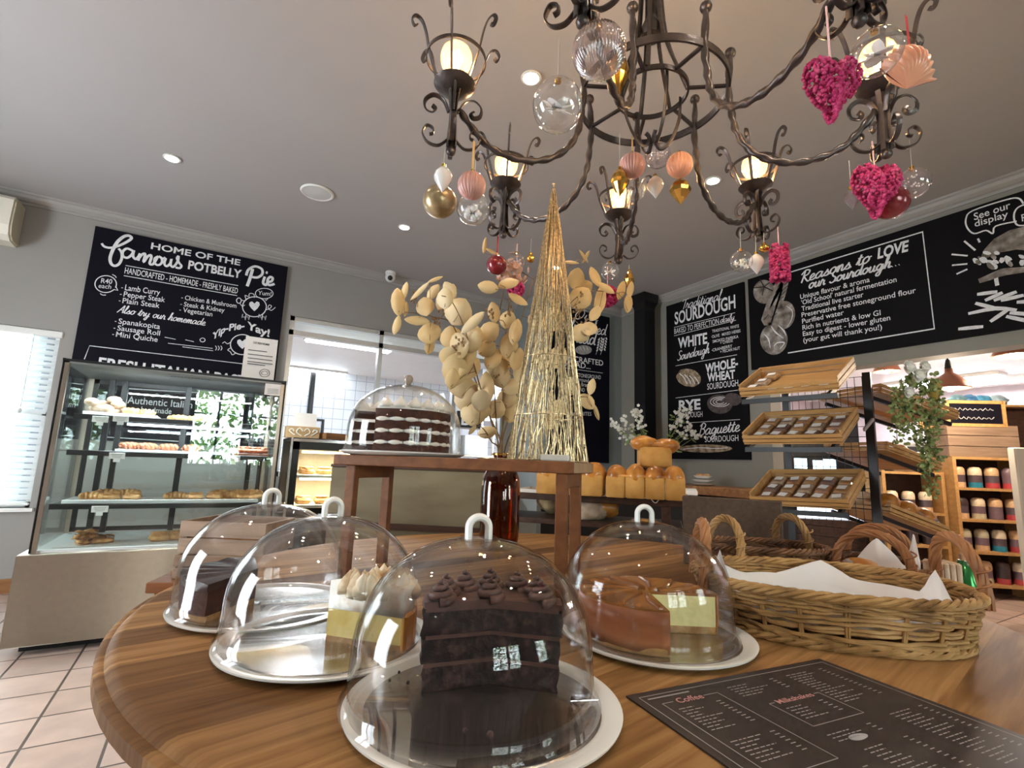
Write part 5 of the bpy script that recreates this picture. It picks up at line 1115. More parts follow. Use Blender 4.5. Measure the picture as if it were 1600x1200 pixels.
# price tags clipped to the rails
def ticket(lab, px, py, y, z):
    q = onY(y, px, py); tt = thing('price_ticket', lab, 'price tag', (q.x, y-.006, z), group='price tickets in the display case')
    b = MB(); b.box((0, -.006, .0), (.075, .003, .036), Matrix.Rotation(.15, 3, 'X'), .001); b.build('card', M['paper'], tt)
    b = MB(); b.box((0, -.0005, -.026), (.03, .008, .02)); b.box((0, .006, -.008), (.02, .012, .006)); b.build('clip', M['white'], tt)
    b = MB()
    for k in range(3): b.box((0, -.0082-.0015*(1-k), .009-k*.009), (.055-.008*k, .0006, .003), Matrix.Rotation(.15, 3, 'X'))
    b.build('print', M['chalkdim'], tt)
ticket('white price ticket at the left end of the top shelf', 157, 657, 3.755, SHZ[0]-.02); ticket('white price ticket second along the top shelf', 189, 656, 3.755, SHZ[0]-.01)
ticket('white price ticket on the left of the second shelf', 181, 727, 3.735, SHZ[1]-.02); ticket('white price ticket on the right of the second shelf', 363, 730, 3.735, SHZ[1]-.015); ticket('white price ticket on the left of the lower lit shelf', 157, 793, 3.665, SHZ[2]-.022)
# trays and papers
def slab(name, lab, cat, c, d, m, rz=0, group=None): b = MB(); b.box((0, 0, 0), d, None, .001); o = b.build(name, m); o.location = c; o.rotation_euler = (0, 0, rz); return tag(o, lab, cat, group)
slab('serving_tray', 'white tray along the lower lit shelf of the display case', 'tray', (-.18, 3.86, SHZ[2]+.0135), (.98, .3, .018), M['white'])
slab('serving_tray', 'white tray at the left end of the top shelf', 'tray', (-.48, 3.95, SHZ[0]+.0155), (.36, .3, .022), M['white'])
slab('serving_tray', 'white tray in the middle of the second shelf', 'tray', (-.18, 3.93, SHZ[1]+.0125), (.6, .3, .016), M['white'])
slab('serving_tray', 'dark tray at the right end of the second shelf', 'tray', (.25, 3.9, SHZ[1]+.0125), (.2, .28, .016), M['pastryd'])
slab('paper_sheet', 'white paper under the flaky pile on the case floor', 'paper', (-.53, 3.78, CZ0+.0135), (.3, .2, .002), M['paper'], .12)
slab('paper_sheet', 'white paper under the puffs on the case floor', 'paper', (-.05, 3.8, CZ0+.0135), (.42, .22, .002), M['paper'], -.05)
# pastries
def pastry_mesh(kind, seed):
    b = MB(); R = random.Random(seed)
    if kind == 'croissant':
        P = [V((.055*math.cos(a), .03*math.sin(a), .018)) for a in [math.pi*(-.08+1.16*i/22) for i in range(23)]]
        b.tube(P, [(.007+.019*max(0, math.sin(math.pi*i/22))**.8)*(1+.14*math.sin(i*1.75)) for i in range(23)], 12)
    elif kind == 'puff':
        b.box((0, 0, .016), (.09, .06, .026), None, .009); b.ball((0, 0, .024), .034, 14, (1.25, .8, .5), None, .25, seed)
        for k in range(3): b.box((0, -.018+.018*k, .04-.004*abs(k-1)), (.075, .006, .006), None, .002)
    elif kind == 'bun': b.ball((0, 0, .024), .034, 16, (1.1, 1.05, .72), None, .18, seed)
    elif kind == 'twist':
        for s_ in (0, math.pi): b.tube([((-.05+.1*i/24), .012*math.cos(i*.55+s_), .018+.01*math.sin(i*.55+s_)) for i in range(25)], [.011*math.sin(math.pi*(i+2)/28)+.003 for i in range(25)], 8)
    elif kind == 'flake':
        for k in range(7): b.grid(lambda u, v: V((R.uniform(0, .004)+(u-.5)*.07, (v-.5)*.045+k*.002, .006+k*.006+.012*math.sin(u*3+k)*math.cos(v*2))), 6, 4)
        b.ball((0, 0, .016), .03, 12, (1.2, .8, .5), None, .4, seed)
    return b
PK = {}
def pastry(kind, m, lab, loc, rz, sc, grp, seed=0):
    k = (kind, m, seed % 3)
    if k not in PK: o = pastry_mesh(kind, seed % 3+1).build({'bun': 'bread_bun', 'croissant': 'croissant', 'puff': 'pie_puff', 'twist': 'pastry_twist', 'flake': 'flaky_pastry'}[kind], M[m], None, 'all'); PK[k] = o
    else: o = PK[k].copy(); COL.objects.link(o)
    o.location = loc; o.rotation_euler = (0, 0, rz); o.scale = sc; tag(o, lab, 'pastry', grp); return o
R = random.Random(31)
xs = [(165, 'puff'), (181, 'puff'), (200, 'croissant'), (255, 'puff'), (285, 'puff'), (312, 'puff'), (340, 'croissant'), (360, 'puff'), (372, 'croissant'), (398, 'puff')]
xs = [-.55, -.46, -.36, -.14, -.04, .06, .14, .22, .3]
for i, x in enumerate(xs):
    pastry('puff' if i % 3 else 'croissant', 'pastry', 'golden pastry '+nth(i, 9)+' of the front row on the lower lit shelf', (x, 3.78+R.uniform(-.01, .01), SHZ[2]+.022), R.uniform(-.3, .3), (1.0, 1.05, 1.0), 'pastries on the lower lit shelf', i)
for i, x in enumerate((-.5, -.4, .1, .2, .29)): pastry('croissant', 'pastry', 'golden pastry '+nth(i, 5)+' of the back row on the lower lit shelf', (x, 3.93, SHZ[2]+.022), R.uniform(-.3, .3), (1, 1, 1.15), 'pastries at the back of the lower lit shelf', i+1)
for i in range(9):
    a = i*2.4; r = .02+.018*(i % 4); lv = (0, .034, .06)[0 if i < 5 else (1 if i < 8 else 2)]
    pastry('bun', 'powder', 'dusted bun heaped at the left of the top shelf', (-.57+r*1.8*math.cos(a), 3.9+r*math.sin(a), SHZ[0]+.026+lv), a, (1, 1, 1), 'dusted buns on the top shelf', i)
for i, x in enumerate((-.42, -.36, -.2, -.12, -.04)): pastry('twist' if i % 2 else 'croissant', 'pastry', 'small brown pastry '+nth(i, 5)+' beside the buns on the top shelf', (x, 3.87, SHZ[0]+(.027 if x < -.31 else .004)), R.uniform(-.6, .6), (.9, .9, .95), 'pastries on the top shelf', i)
for i, x in enumerate((-.42, -.33, -.22, -.1)): pastry('twist', 'pastryd', 'dark glazed pastry '+nth(i, 4)+' in the middle of the second shelf', (x, 3.84, SHZ[1]+.021), R.uniform(-.4, .4), (1, 1.1, 1.1), 'dark pastries on the second shelf', i)
for i, x in enumerate((.19, .25, .31)): pastry('puff', 'pastryd', 'brown pastry '+nth(i, 3)+' on the dark tray of the second shelf', (x, 3.82, SHZ[1]+.021), .1, (.8, 1, 1.1), 'brown pastries on the dark tray', i)
for i in range(8):
    a = i*2.1; r = .05*(i < 6)*(.5+.5*(i % 2)); pastry('flake', 'pastry', 'flaky pastry in the heap at the left of the case floor', (-.53+r*1.5*math.cos(a), 3.77+r*.8*math.sin(a), CZ0+.0145+(.03 if i > 4 else 0)), a, (1, 1, 1), 'flaky pastries on the case floor', i)
for i, x in enumerate((-.2, -.11, -.01, .09, .2)): pastry('puff', 'pastry', 'large golden puff '+nth(i, 5)+' on the case floor', (x, 3.77+.03*(i % 2), CZ0+.0145), R.uniform(-.3, .3), (1.15, 1.25, 1.35), 'golden puffs on the case floor', i)
# notice, sticker and roll on the case
s_ = Sheet(1, 4.25, (0, -1, 0), .001, lambda x, y: (x/3.3333, 280+y/3.3333))
q0, q1 = s_.at(1282, 812), s_.at(1448, 842); zt = (q0.z+q1.z)/2
t = thing('paper_notice', 'white printed paper notice standing on the case in front of the pie blackboard', 'notice', ((q0.x+q1.x)/2, 4.25, CZ1))
b = MB(); b.box(((q0.x+q1.x)/2, 4.2515, (CZ1+zt)/2), (q1.x-q0.x, .002, zt-CZ1)); b.build('sheet', M['paper'], t, world=True)
b = MB(); b.box(((q0.x+q1.x)/2, 4.275, CZ1+.004), (.09, .05, .008)); b.build('foot', M['chrome'], t, world=True)
tb_ = s_; tb_.text('OUR FRESH PROMISE', (1318, 855), (1402, 868), 11, .02)
for y, a, c in ((888, 1292, 1390), (910, 1290, 1420), (930, 1290, 1418), (948, 1288, 1420), (960, 1288, 1380)): tb_.stroke([(a, y), (c, y+(c-a)*.12)], .006, k=1)
tb_.ell((1378, 1010), 26, 20, .004); tb_.ell((1378, 1010), 16, 10, .003)
tb_.mb.build('print', M['ink'], t, world=True)
s_ = Sheet(1, CY0-.002, (0, -1, 0), .001, lambda x, y: (60+x/4, 560+y/4)); t = thing('price_sticker', 'small white printed sticker at the top right corner of the case glass', 'sticker', s_.at(1465, 190))
q0, q1 = s_.at(1420, 152), s_.at(1515, 235); b = MB(); b.box(((q0.x+q1.x)/2, CY0+.005, (q0.z+q1.z)/2), (abs(q1.x-q0.x), .002, abs(q0.z-q1.z))); b.build('label', M['paper'], t, world=True)
for k in range(4): s_.stroke([(1432, 190+k*9), (1500, 194+k*9)], .002, k=1)
s_.off = -.0; s_.mb.build('print', M['ink'], t, world=True)
q = onY(3.95, 283, 574); b = MB(); b.ball((0, 0, .02), .05, 16, (1.9, .8, .55), None, .15, 3); o = b.build('bread_roll', M['powder'], None, 'all'); o.location = (q.x, 3.95, CZ1+.006); tag(o, 'pale roll lying on top of the display case', 'bread')

# warming cabinet between case and riser
t = thing('food_warmer', 'black framed glass food warmer behind the layer cake', 'food warmer', (.95, 4.1, .55)); WX0_, WX1_, WY0_, WY1_, WZ0_, WZ1_ = .5, 1.35, 3.92, 4.4, .62, 1.185
b = MB()
for x in (WX0_+.03, WX1_-.03): b.box((x, WY0_+.03, (WZ0_+WZ1_)/2), (.06, .05, WZ1_-WZ0_)); b.box((x, WY1_-.02, (WZ0_+WZ1_)/2), (.05, .04, WZ1_-WZ0_))
for z in (WZ1_-.05, WZ0_+.03): b.box(((WX0_+WX1_)/2, WY0_+.03, z), (WX1_-WX0_, .05, .07))
b.box(((WX0_+WX1_)/2, (WY0_+WY1_)/2, WZ1_-.01), (WX1_-WX0_, WY1_-WY0_, .02), None, .003); b.build('frame', M['black'], t, world=True)
b = MB(); b.box(((WX0_+WX1_)/2, WY0_+.004, WZ1_-.018), (WX1_-WX0_-.02, .012, .02)); b.box((WX0_+.006, WY0_+.004, (WZ0_+WZ1_)/2), (.014, .012, WZ1_-WZ0_)); b.build('trim_strip', M['chrome'], t, world=True)
b = MB(); b.box(((WX0_+WX1_)/2, WY1_-.01, (WZ0_+WZ1_)/2), (WX1_-WX0_, .01, WZ1_-WZ0_)); b.build('back', M['steel'], t, world=True)
b = MB(); b.box(((WX0_+WX1_)/2, WY0_+.03, (WZ0_+WZ1_)/2), (WX1_-WX0_-.1, .005, WZ1_-WZ0_-.1)); b.build('glass_front', M['pane'], t, world=True)
for z in (.69, .905): b = MB(); b.box(((WX0_+WX1_)/2, (WY0_+WY1_)/2+.01, z), (WX1_-WX0_-.1, WY1_-WY0_-.1, .02)); b.build('shelf', M['white'], t, world=True)
b = MB(); b.box(((WX0_+WX1_)/2+.12, 4.15, .305), (WX1_-WX0_+.24, .6, .61), None, .004); b.build('stand', M['black'], t, world=True)
for z in (WZ1_-.1, .885):
    b = MB(); b.tube([(WX0_+.1, 4.05, z), (WX1_-.1, 4.05, z)], .008, 8); b.build('heat_lamp', emis('warm_tube', (1, .72, .38), 7), t, world=True)
    l = bpy.data.lights.new('warm_tube_light', 'AREA'); l.shape = 'RECTANGLE'; l.size = .6; l.size_y = .03; l.energy = 3.5; l.color = (1, .78, .5); o = bpy.data.objects.new('warm_tube_light', l); COL.objects.link(o); o.parent = t; o.location = V((.92, 4.05, z-.012))-V(t.location)
R = random.Random(6)
for j, z in enumerate((.7, .915)):
    for i in range(5): pastry('puff', 'pastry', 'hot pie '+nth(i, 5)+' on the '+('lower', 'upper')[j]+' shelf of the black food warmer', (.64+i*.13, 4.06+R.uniform(-.02, .02), z), R.uniform(-.3, .3), (1.2, 1.3, 1.5), 'pies in the food warmer', i)
q0, q1 = onY(4.0, 443, 682), onY(4.0, 496, 684); zt = onY(4.0, 443, 663).z
t = thing('carved_box', 'pale carved wooden box on top of the food warmer', 'box', ((q0.x+q1.x)/2+.02, 4.05, WZ1_)); wd = q1.x-q0.x; hh = zt-q0.z
b = MB(); b.box((0, .05, hh/2), (wd, .12, hh), None, .004); b.build('body', wood('carved_wood', (.4, .24, .11), (.55, .36, .19)), t)
b = MB()
for sx in (-1, 1):
    b.tube(sm([(sx*wd*.05, -.012, hh*.2), (sx*wd*.2, -.012, hh*.5), (sx*wd*.12, -.012, hh*.85), (sx*wd*.02, -.012, hh*.62)], 5), .004, 6); b.tube(sm([(sx*wd*.25, -.012, hh*.25), (sx*wd*.42, -.012, hh*.6), (sx*wd*.33, -.012, hh*.75), (sx*wd*.28, -.012, hh*.55)], 5), .004, 6)
b.build('carving', M['offwhite'], t, True)
b = MB(); b.box((.02, .08, hh+.05), (wd*.7, .004, .12), Matrix.Rotation(-.2, 3, 'X')); o = b.build('paper_bags', M['paper']); o.location = t.location; tag(o, 'white paper bags standing in the carved box', 'paper bags')
slab('wooden_spatula', 'brown wooden lid lying beside the carved box on the food warmer', 'lid', (q1.x+.14, 4.08, WZ1_+.025), (.2, .12, .05), M['oak'], .3)

# ================================================================ kitchen beyond the hatch
t = thing('strip_light', 'long fluorescent light on the kitchen ceiling above the tiles', 'ceiling light', (0, 0, 0)); p = onZ(ZK-.05, 489, 581); p.y = min(p.y, YK-.15); t.location = (p.x, p.y, ZK); t.matrix_basis = Matrix.Translation(t.location)
b = MB(); b.box((0, 0, -.02), (1.25, .16, .04), None, .005); b.build('housing', M['white'], t)
b = MB(); b.box((0, 0, -.05), (1.2, .12, .02), None, .008); b.build('diffuser', M['tube'], t)
for x, y in ((1.6, 7.4), (4.7, 6.7)):
    l = bpy.data.lights.new('kitchen_light', 'AREA'); l.shape = 'RECTANGLE'; l.size = 1.2; l.size_y = .15; l.energy = 60; l.color = (.84, .92, 1); o = bpy.data.objects.new('kitchen_light', l); COL.objects.link(o); o.location = (x, y, ZK-.08)
    tt = thing('strip_light', 'fluorescent kitchen light over the '+('near' if x < 3 else 'far')+' kitchen bench', 'ceiling light', (x, y, ZK)); b = MB(); b.box((0, 0, -.02), (1.25, .2, .04), None, .005); b.build('housing', M['white'], tt); b = MB(); b.box((0, 0, -.05), (1.2, .14, .02), None, .008); b.build('diffuser', M['tube'], tt); o.location.z = ZK-.065
b = MB()
p = onY(YK-.03, 484, 640); b.tube([(p.x, YK-.06, 1.4), (p.x, YK-.06, ZK-.005)], .05, 8)
o = tag(b.build('drain_pipe', M['black'], None, True), 'black vertical pipe on the white tiled kitchen wall', 'pipe')
b = MB(); p0, p1 = onY(YK-.03, 484, 655), onY(YK-.03, 505, 658); b.tube([(p0.x, YK-.03, p0.z), (p1.x, YK-.03, p0.z), (p1.x, YK-.03, p0.z-.35)], .03, 6)
tag(b.build('conduit', M['black'], None, True), 'thin black conduit stepping across the kitchen tiles', 'conduit')
t = thing('steel_bench', 'steel kitchen bench behind the hatch with black oven below', 'bench', (2.4, 6.6, 0))
b = MB(); b.box((0, 0, .93), (2.6, .7, .04), None, .004); b.build('top', M['steel'], t)
for x in (-1.2, 1.2):
    for y in (-.3, .3): b = MB(); b.box((x, y, .455), (.04, .04, .91)); b.build('leg', M['steel'], t)
t = thing('shelf_rack', 'kitchen rack with white boxes seen right of the layer cake', 'rack', (3.1, 7.2, 0)); 
for x in (-.75, .75):
    for y in (-.2, .2): b = MB(); b.box((x, y, .9), (.03, .03, 1.8)); b.build('post', M['steel'], t)
for z in (.3, .75, 1.15, 1.6): b = MB(); b.box((0, 0, z), (1.55, .45, .025)); b.build('shelf', M['steel'], t)
for i in range(3): slab('storage_tub', 'white storage tub '+nth(i, 3)+' on the kitchen rack', 'tub', (2.6+i*.48, 7.15, 1.315), (.4, .3, .3), M['white'], 0, 'tubs on the kitchen rack')
for i in range(3): slab('storage_tub', 'low white tub '+nth(i, 3)+' on the lower rack shelf', 'tub', (2.6+i*.48, 7.15, .885), (.42, .32, .24), M['white'], 0, 'low tubs on the kitchen rack')
t = thing('extractor_hood', 'grey steel extractor hood high in the kitchen', 'hood', (4.3, 7.9, 1.75))
b = MB(); b.prism([(-1.0, -.5, 0), (-1.0, .5, 0), (-1.0, .4, .45), (-1.0, -.1, .45)], (2.0, 0, 0)); b.build('canopy', M['alu'], t); b = MB(); b.box((0, .15, .72), (.5, .4, .54)); b.build('duct', M['alu'], t)
p = onY(6.2, 722, 655); t = thing('kitchen_sign', 'black sign with a white letter D above the kitchen rack', 'sign', (p.x+.1, 6.2, p.z)); b = MB(); b.box((0, 0, 0), (.36, .03, .22)); b.build('panel', M['black'], t)
vs, fs = text_shape('D', .02); b = MB(); b.add([V((-.13+v.x*.25, -.017, -.075+v.y*.23)) for v in vs], fs); b.build('letter', M['chalk'], t); b = MB(); b.box((0, .0, .55), (.02, .02, .9)); b.box((.0, 0, .96), (.02, .02, .2)); b.build('rod', M['black'], t)
# ================================================================ bread rack by the shop opening
RU = V((-.16, .987, 0)); RB_ = V((.987, .16, 0)); Z3 = V((0, 0, 1))
def tcrate(label, o, e1, e2, L, W, H, m, grp):
    """open slatted crate: corner o, along e1 (length), up the slope e2 (depth)"""
    e1, e2 = e1.normalized(), e2.normalized(); n = e1.cross(e2).normalized()
    if n.z < 0: n = -n
    Rm = Matrix((e1, e2, n)).transposed(); t = thing('bread_crate', label, 'crate', o, 0, grp); P = lambda a, c, h: o+e1*a+e2*c+n*h
    if Rm.determinant() < 0: Rm = Matrix((-e1, e2, n)).transposed()
    b = MB(); b.box(P(L/2, W/2, .006), (L-.004, W-.004, .008), Rm); b.build('bottom_board', m, t, world=True)
    for nm, (a, c), (da, dc) in (('front_panel', (L/2, .006), (L, .012)), ('back_panel', (L/2, W-.006), (L, .012)), ('end_panel', (.006, W/2), (.012, W-.026)), ('end_panel', (L-.006, W/2), (.012, W-.026))):
        b = MB(); hs = H if nm != 'front_panel' else H*.72
        for k in range(2): b.box(P(a, c, .012+hs*(.25+.5*k)), (da, dc, hs*.5-.007), Rm, .0015)
        b.build(nm, m, t, world=True)
    for a in (.02, L-.02):
        for c in (.02, W-.02): b = MB(); b.box(P(a, c, H*.42), (.016, .016, H*.8), Rm); b.build('corner_post', m, t, world=True)
    return t, P, Rm
tl_ = 27; e2 = RB_*math.cos(math.radians(tl_))+Z3*math.sin(math.radians(tl_))
FO = [at(1312, 609, 2.9), at(1318, 694, 2.9), at(1329, 797, 2.9)]
CL, CW, CH = .58, .385, .075
rack = thing('bread_rack', 'black steel double sided bread rack before the shop opening', 'rack', (3.62, 1.5, 0)); E1 = []
RN = random.Random(44)
def pack(label, o, Rm, n, kind, grp):
    t = thing('bread_pack', label, 'bread pack', o, 0, grp)
    b = MB(); b.box(o+n*.017, (.082, .1, .03), Rm, .008); b.build('bread', M[kind], t, world=True)
    b = MB(); b.box(o+n*.018, (.09, .108, .037), Rm, .011); b.build('wrapper', M['cello'], t, world=True)
    b = MB(); b.box(o+n*.0375+Rm@V((0, .008, 0)), (.05, .045, .0012), Rm@Matrix.Rotation(RN.uniform(-.25, .25), 3, 'Z')); b.build('price_label', M['paper'], t, world=True)
for k in range(3):
    nm = ('topmost', 'middle', 'lowest')[k]; up = e2 if k < 2 else RB_*math.cos(math.radians(26))+Z3*math.sin(math.radians(26))
    e1 = RU if k < 2 else (RU*.99+RB_*.03+Z3*(-.035)).normalized()
    t, P, Rm = tcrate(nm+' tilted pine crate on the near side of the black bread rack', FO[k], e1, up, CL, CW, CH, M['pine'], 'tilted crates on the near side of the rack')
    E1.append(e1); n = e1.cross(up); n = n if n.z > 0 else -n
    rows = 3; cols = 5
    for r in range(rows):
        for c in range(cols):
            if k == 0 and not (c == 4 and r < 3): continue
            a = CL-.03-(CL-.06)*(c+.5)/cols; kind = ('crumb', 'powder', 'crust', 'crumb', 'pastryd')[(r*2+c+k) % 5]
            if k == 0: a = .52-.02*r
            pack(('dark ' if kind == 'pastryd' else 'golden ')+'wrapped bread pack in the '+nm+' near crate, '+('front', 'middle', 'back')[r]+' row, '+nth(cols-1-c if k else 0, cols), P(a, .07+r*.118, .0115), Rm, n, kind, 'wrapped packs in the '+nm+' near crate') if True else 0
    if k == 0:
        for j, (a, c) in enumerate(((.4, .08), (.3, .07), (.2, .09), (.1, .08))): b = MB(); b.box(P(a, c, .016), (.05, .035, .008), Rm, .002); tag(b.build('label_card', M['paper']), 'small white label card '+nth(3-j, 4)+' in the topmost near crate', 'label', 'label cards in the topmost crate')
for a in (0.06, .56):
    base = V((3.622, 1.5, 0))+RU*a
    b = MB(); b.box(base+V((0, 0, .86)), (.032, .045, 1.72), Matrix((RB_, RU, Z3)).transposed()); b.build('post', M['black'], rack, world=True)
    b = MB(); b.box(base+V((0, 0, .02)), (.9, .05, .04), Matrix((RB_, RU, Z3)).transposed()); b.build('foot', M['black'], rack, world=True)
    for k in range(3):
        f = FO[k]+E1[k]*a-Z3*.032; b = MB(); b.bar(f, f+e2*.44, .02, .03); b.build('bracket', M['black'], rack, world=True)
for k in range(3):
    f = FO[k]-Z3*.032; b = MB(); b.bar(f+E1[k]*.01, f+E1[k]*.57, .02, .03); b.build('shelf_bar', M['black'], rack, world=True)
b = MB(); base = V((3.622, 1.5, 0))+RB_*.02
for i in range(13): b.tube([base+RU*(.05+.52*i/12)+Z3*.12, base+RU*(.05+.52*i/12)+Z3*1.7], .002, 4)
for i in range(25): b.tube([base+RU*.05+Z3*(.12+1.58*i/24), base+RU*.57+Z3*(.12+1.58*i/24)], .002, 4)
b.build('wire_mesh', M['black'], rack, world=True)
b = MB(); b.bar(at(1350, 672, 3.03), at(1364, 655, 3.1), .012, .018); b.build('stay', M['alu'], rack, world=True)
# crates on the far side, sloping down towards the shop
BO = [(at(1374, 613, 3.27), at(1499, 655, 3.36)), (at(1385, 704, 3.22), at(1472, 736, 3.3)), (at(1390, 802, 3.2), at(1484, 839, 3.28))]
for k, (o, q) in enumerate(BO):
    nm = ('topmost', 'middle', 'lowest')[k]; dwn = q-o; W = dwn.length; e1 = V((-dwn.y, dwn.x, 0)).normalized()
    t, P, Rm = tcrate(nm+' crate on the far side of the rack sloping down to the shop', q, e1, -dwn, .5, W, .055, M['pine'] if k else M['pine'], 'crates on the far side of the rack')
    f0, f1 = o-Z3*.03, q-Z3*.03
    for a in (.06, .44): b = MB(); b.bar(f0+e1*a, f1+e1*a, .02, .025); b.build('bracket', M['black'], rack, world=True)
    n = e1.cross(-dwn).normalized(); n = n if n.z > 0 else -n
    for j in range(9 if k == 2 else 4):
        a, c = .08+.17*(j % 3), W*(.88-.3*(j//3)) if k == 2 else W*(.2+.12*j); c = max(.06, min(W-.06, c)); pos = P(a, c, .088 if k == 2 else .062)
        b = MB(); b.ball((0, 0, 0), .078 if k == 2 else .055, 16, (1.1, .9, .72), None, .15, j+k*3); o_ = b.build('bread_roll', M['crust'] if (j+k) % 3 else M['powder'], None, 'all'); o_.location = pos
        tag(o_, 'round bread in the '+nm+' far crate, '+nth(j % 3 if k == 2 else j, 3 if k == 2 else 4, 'near')+(' of row %s' % ('one', 'two', 'three')[j//3] if k == 2 else ''), 'bread', 'breads in the '+nm+' far crate')
    if k == 2:
        for j in range(2):
            t2 = thing('bread_bag', ('clear bag of rolls with a round white label in the lowest far crate', 'blue tinted bag of flatbread at the low end of the far crate')[j], 'bread bag', P(.09, W*(.4-.22*j), .06))
            b = MB(); b.ball(P(.09, W*(.4-.22*j), .07), .07, 16, (1, 1, .6), Rm, .3, j); b.build('bag', M['cello'], t2, 'all', world=True)
            b = MB(); c_ = P(.09, W*(.4-.22*j), .118); b.lathe([(0, 0), (.035, 0), (.035, .001), (0, .001)], c_, 20, Rm); b.build('label', M['paper'], t2, world=True)
# trailing vine with white roses on the rack end
VO = at(1428, 588, 2.93)
t = thing('trailing_vine', 'trailing variegated ivy garland with white roses hanging on the rack end', 'garland', VO)
R = random.Random(17); vs_, lf, rs = MB(), MB(), MB()
paths = [[(1432, 590), (1405, 605), (1400, 640), (1402, 690)], [(1440, 590), (1415, 610), (1412, 650), (1410, 668)], [(1450, 592), (1455, 640), (1450, 690), (1452, 730), (1455, 768)], [(1445, 590), (1440, 640), (1442, 690), (1446, 735)], [(1430, 585), (1425, 620), (1428, 660), (1430, 690)], [(1455, 590), (1468, 620), (1462, 655), (1458, 690), (1462, 715)]]
for pth in paths:
    P = sm([at(px, py, 2.93+R.uniform(-.02, .04)) for px, py in pth], 8); vs_.tube(P, .002, 5)
    for p_ in P:
        for k in range(5):
            d = V((R.uniform(-1, 1), R.uniform(-1, 1), R.uniform(-1.2, .3))).normalized(); c_ = p_+V((R.gauss(0, .018), R.gauss(0, .018), R.gauss(0, .018))); leaf(lf, c_, d, (-FWD+V((R.uniform(-.7, .7), R.uniform(-.7, .7), R.uniform(-.2, .9)))), .024, .02, .4)
vs_.tube([at(1395, 582, 2.95), at(1370, 575, 2.98)], .003, 6)
for px, py, r in ((1418, 573, .035), (1442, 573, .033), (1433, 586, .037), (1418, 612, .03)):
    c_ = at(px, py, 2.89)
    for k in range(16):
        a = k*2.4; q = r*(.25+.05*k/1.2); d = (RGT*math.cos(a)+UPV*math.sin(a))*.8-FWD*(1.1-.06*k); leaf(rs, c_+(RGT*math.cos(a)+UPV*math.sin(a))*q*.45, d, -FWD+RGT*math.cos(a)*.8+UPV*math.sin(a)*.8, r*.9, r*.95, .5)
vs_.build('stems', M['green'], t, True, world=True); lf.build('leaves', M['green'], t, 'all', world=True); rs.build('roses', M['petal'], t, 'all', world=True)
tag((lambda b_: b_.build('yellow_bloom', mat('ochre_bloom', (.5, .36, .08), .7, var=.3), None, 'all'))(MB().ball(at(1460, 610, 2.99), .045, 14, (.8, .8, 1.3), None, .3, 2)), 'ochre yellow bloom at the right of the ivy garland', 'flower')

# ================================================================ the shop through the opening
JF = (FWD*1).copy(); JF.z = 0; JF.normalize(); JR = V((JF.y, -JF.x, 0)); ja = math.radians(-8)
JU = (JR*math.cos(ja)+JF*math.sin(ja)); JN = V((-JU.y, JU.x, 0)); RJ = Matrix((JU, JN, Z3)).transposed()
J0 = at(1489, 713, 4.7); 
def jl(a, c, z): return V((J0.x, J0.y, 0))+JU*a+JN*c+Z3*z
JZ = [onZ for _ in ()]
zt = J0.z; RH = .285; JW = .6
t = thing('jar_shelf', 'pale wooden shelf unit of layered jars in the shop beyond the opening', 'shelf', jl(JW/2, .15, 0))
for a in (0, JW): b = MB(); b.box(jl(a, .15, zt/2), (.03, .32, zt), RJ); b.build('side_panel', M['pine'], t, world=True)
b = MB(); b.box(jl(JW/2, .31, zt/2), (JW, .015, zt), RJ); b.build('back_panel', M['dkwood'], t, world=True)
for k in range(5): b = MB(); b.box(jl(JW/2, .15, zt-.012-k*RH), (JW-.03, .31, .024), RJ); b.build('shelf_board', M['pine'], t, world=True)
JC = [mat('jar_layer_%d' % i, c, .35, var=.15, scale=40) for i, c in enumerate(((.62, .4, .22), (.09, .06, .07), (.02, .2, .3), (.42, .05, .06), (.72, .6, .42), (.16, .1, .12), (.05, .03, .03), (.5, .46, .32)))]
rows = [[(0, 1, 0), (4, 1, 2), (0, 1, 3), (5, 5, 3)], [(6, 1, 0), (4, 5, 7), (0, 5, 5), (0, 1, 3)], [(7, 5, 7), (7, 5, 0), (4, 1, 2), (0, 5, 3)], [(0, 6, 7), (0, 5, 7), (6, 6, 3), (4, 5, 3)]]
def jar(label, pos, cols, grp, rad=.052, H=.19):
    tt = thing('layered_jar', label, 'jar', pos, 0, grp); z = .002
    b = MB(); b.lathe([(rad, 0), (rad, .25*H), (rad, .25*H+.001)], n=16); b.build('bottom_layer', JC[cols[2]], tt, True)
    b = MB(); b.lathe([(rad, .255*H), (rad, .6*H)], n=16); b.build('middle_layer', JC[cols[1]], tt, True)
    b = MB(); b.lathe([(rad*1.01, .605*H), (rad*1.04, .72*H), (rad*.98, .9*H), (rad*.7, H), (0, H+.004)], n=16); b.build('cloth_lid', JC[cols[0]], tt, True)
for r in range(4):
    for c in range(4): p = jl(.085+c*.143, .09, zt-RH*(r+1)+.001); jar('layered jar, '+nth(c, 4)+' on the '+('top', 'second', 'third', 'bottom')[r]+' row of the jar shelf', p, rows[r][c], 'layered jars on the %s shelf row' % ('top', 'second', 'third', 'bottom')[r])
t = thing('side_shelf', 'lower shelf unit of jars left of the main jar shelf', 'shelf', jl(-.3, .25, 0))
for a in (-.56, -.04): b = MB(); b.box(jl(a, .25, .56), (.03, .3, 1.12), RJ); b.build('side_panel', M['pine'], t, world=True)
for z in (.12, .42, .72, 1.1): b = MB(); b.box(jl(-.3, .25, z), (.5, .3, .024), RJ); b.build('shelf_board', M['pine'], t, world=True)
b = MB(); b.box(jl(-.3, .4, .56), (.52, .015, 1.12), RJ); b.build('back_panel', M['dkwood'], t, world=True)
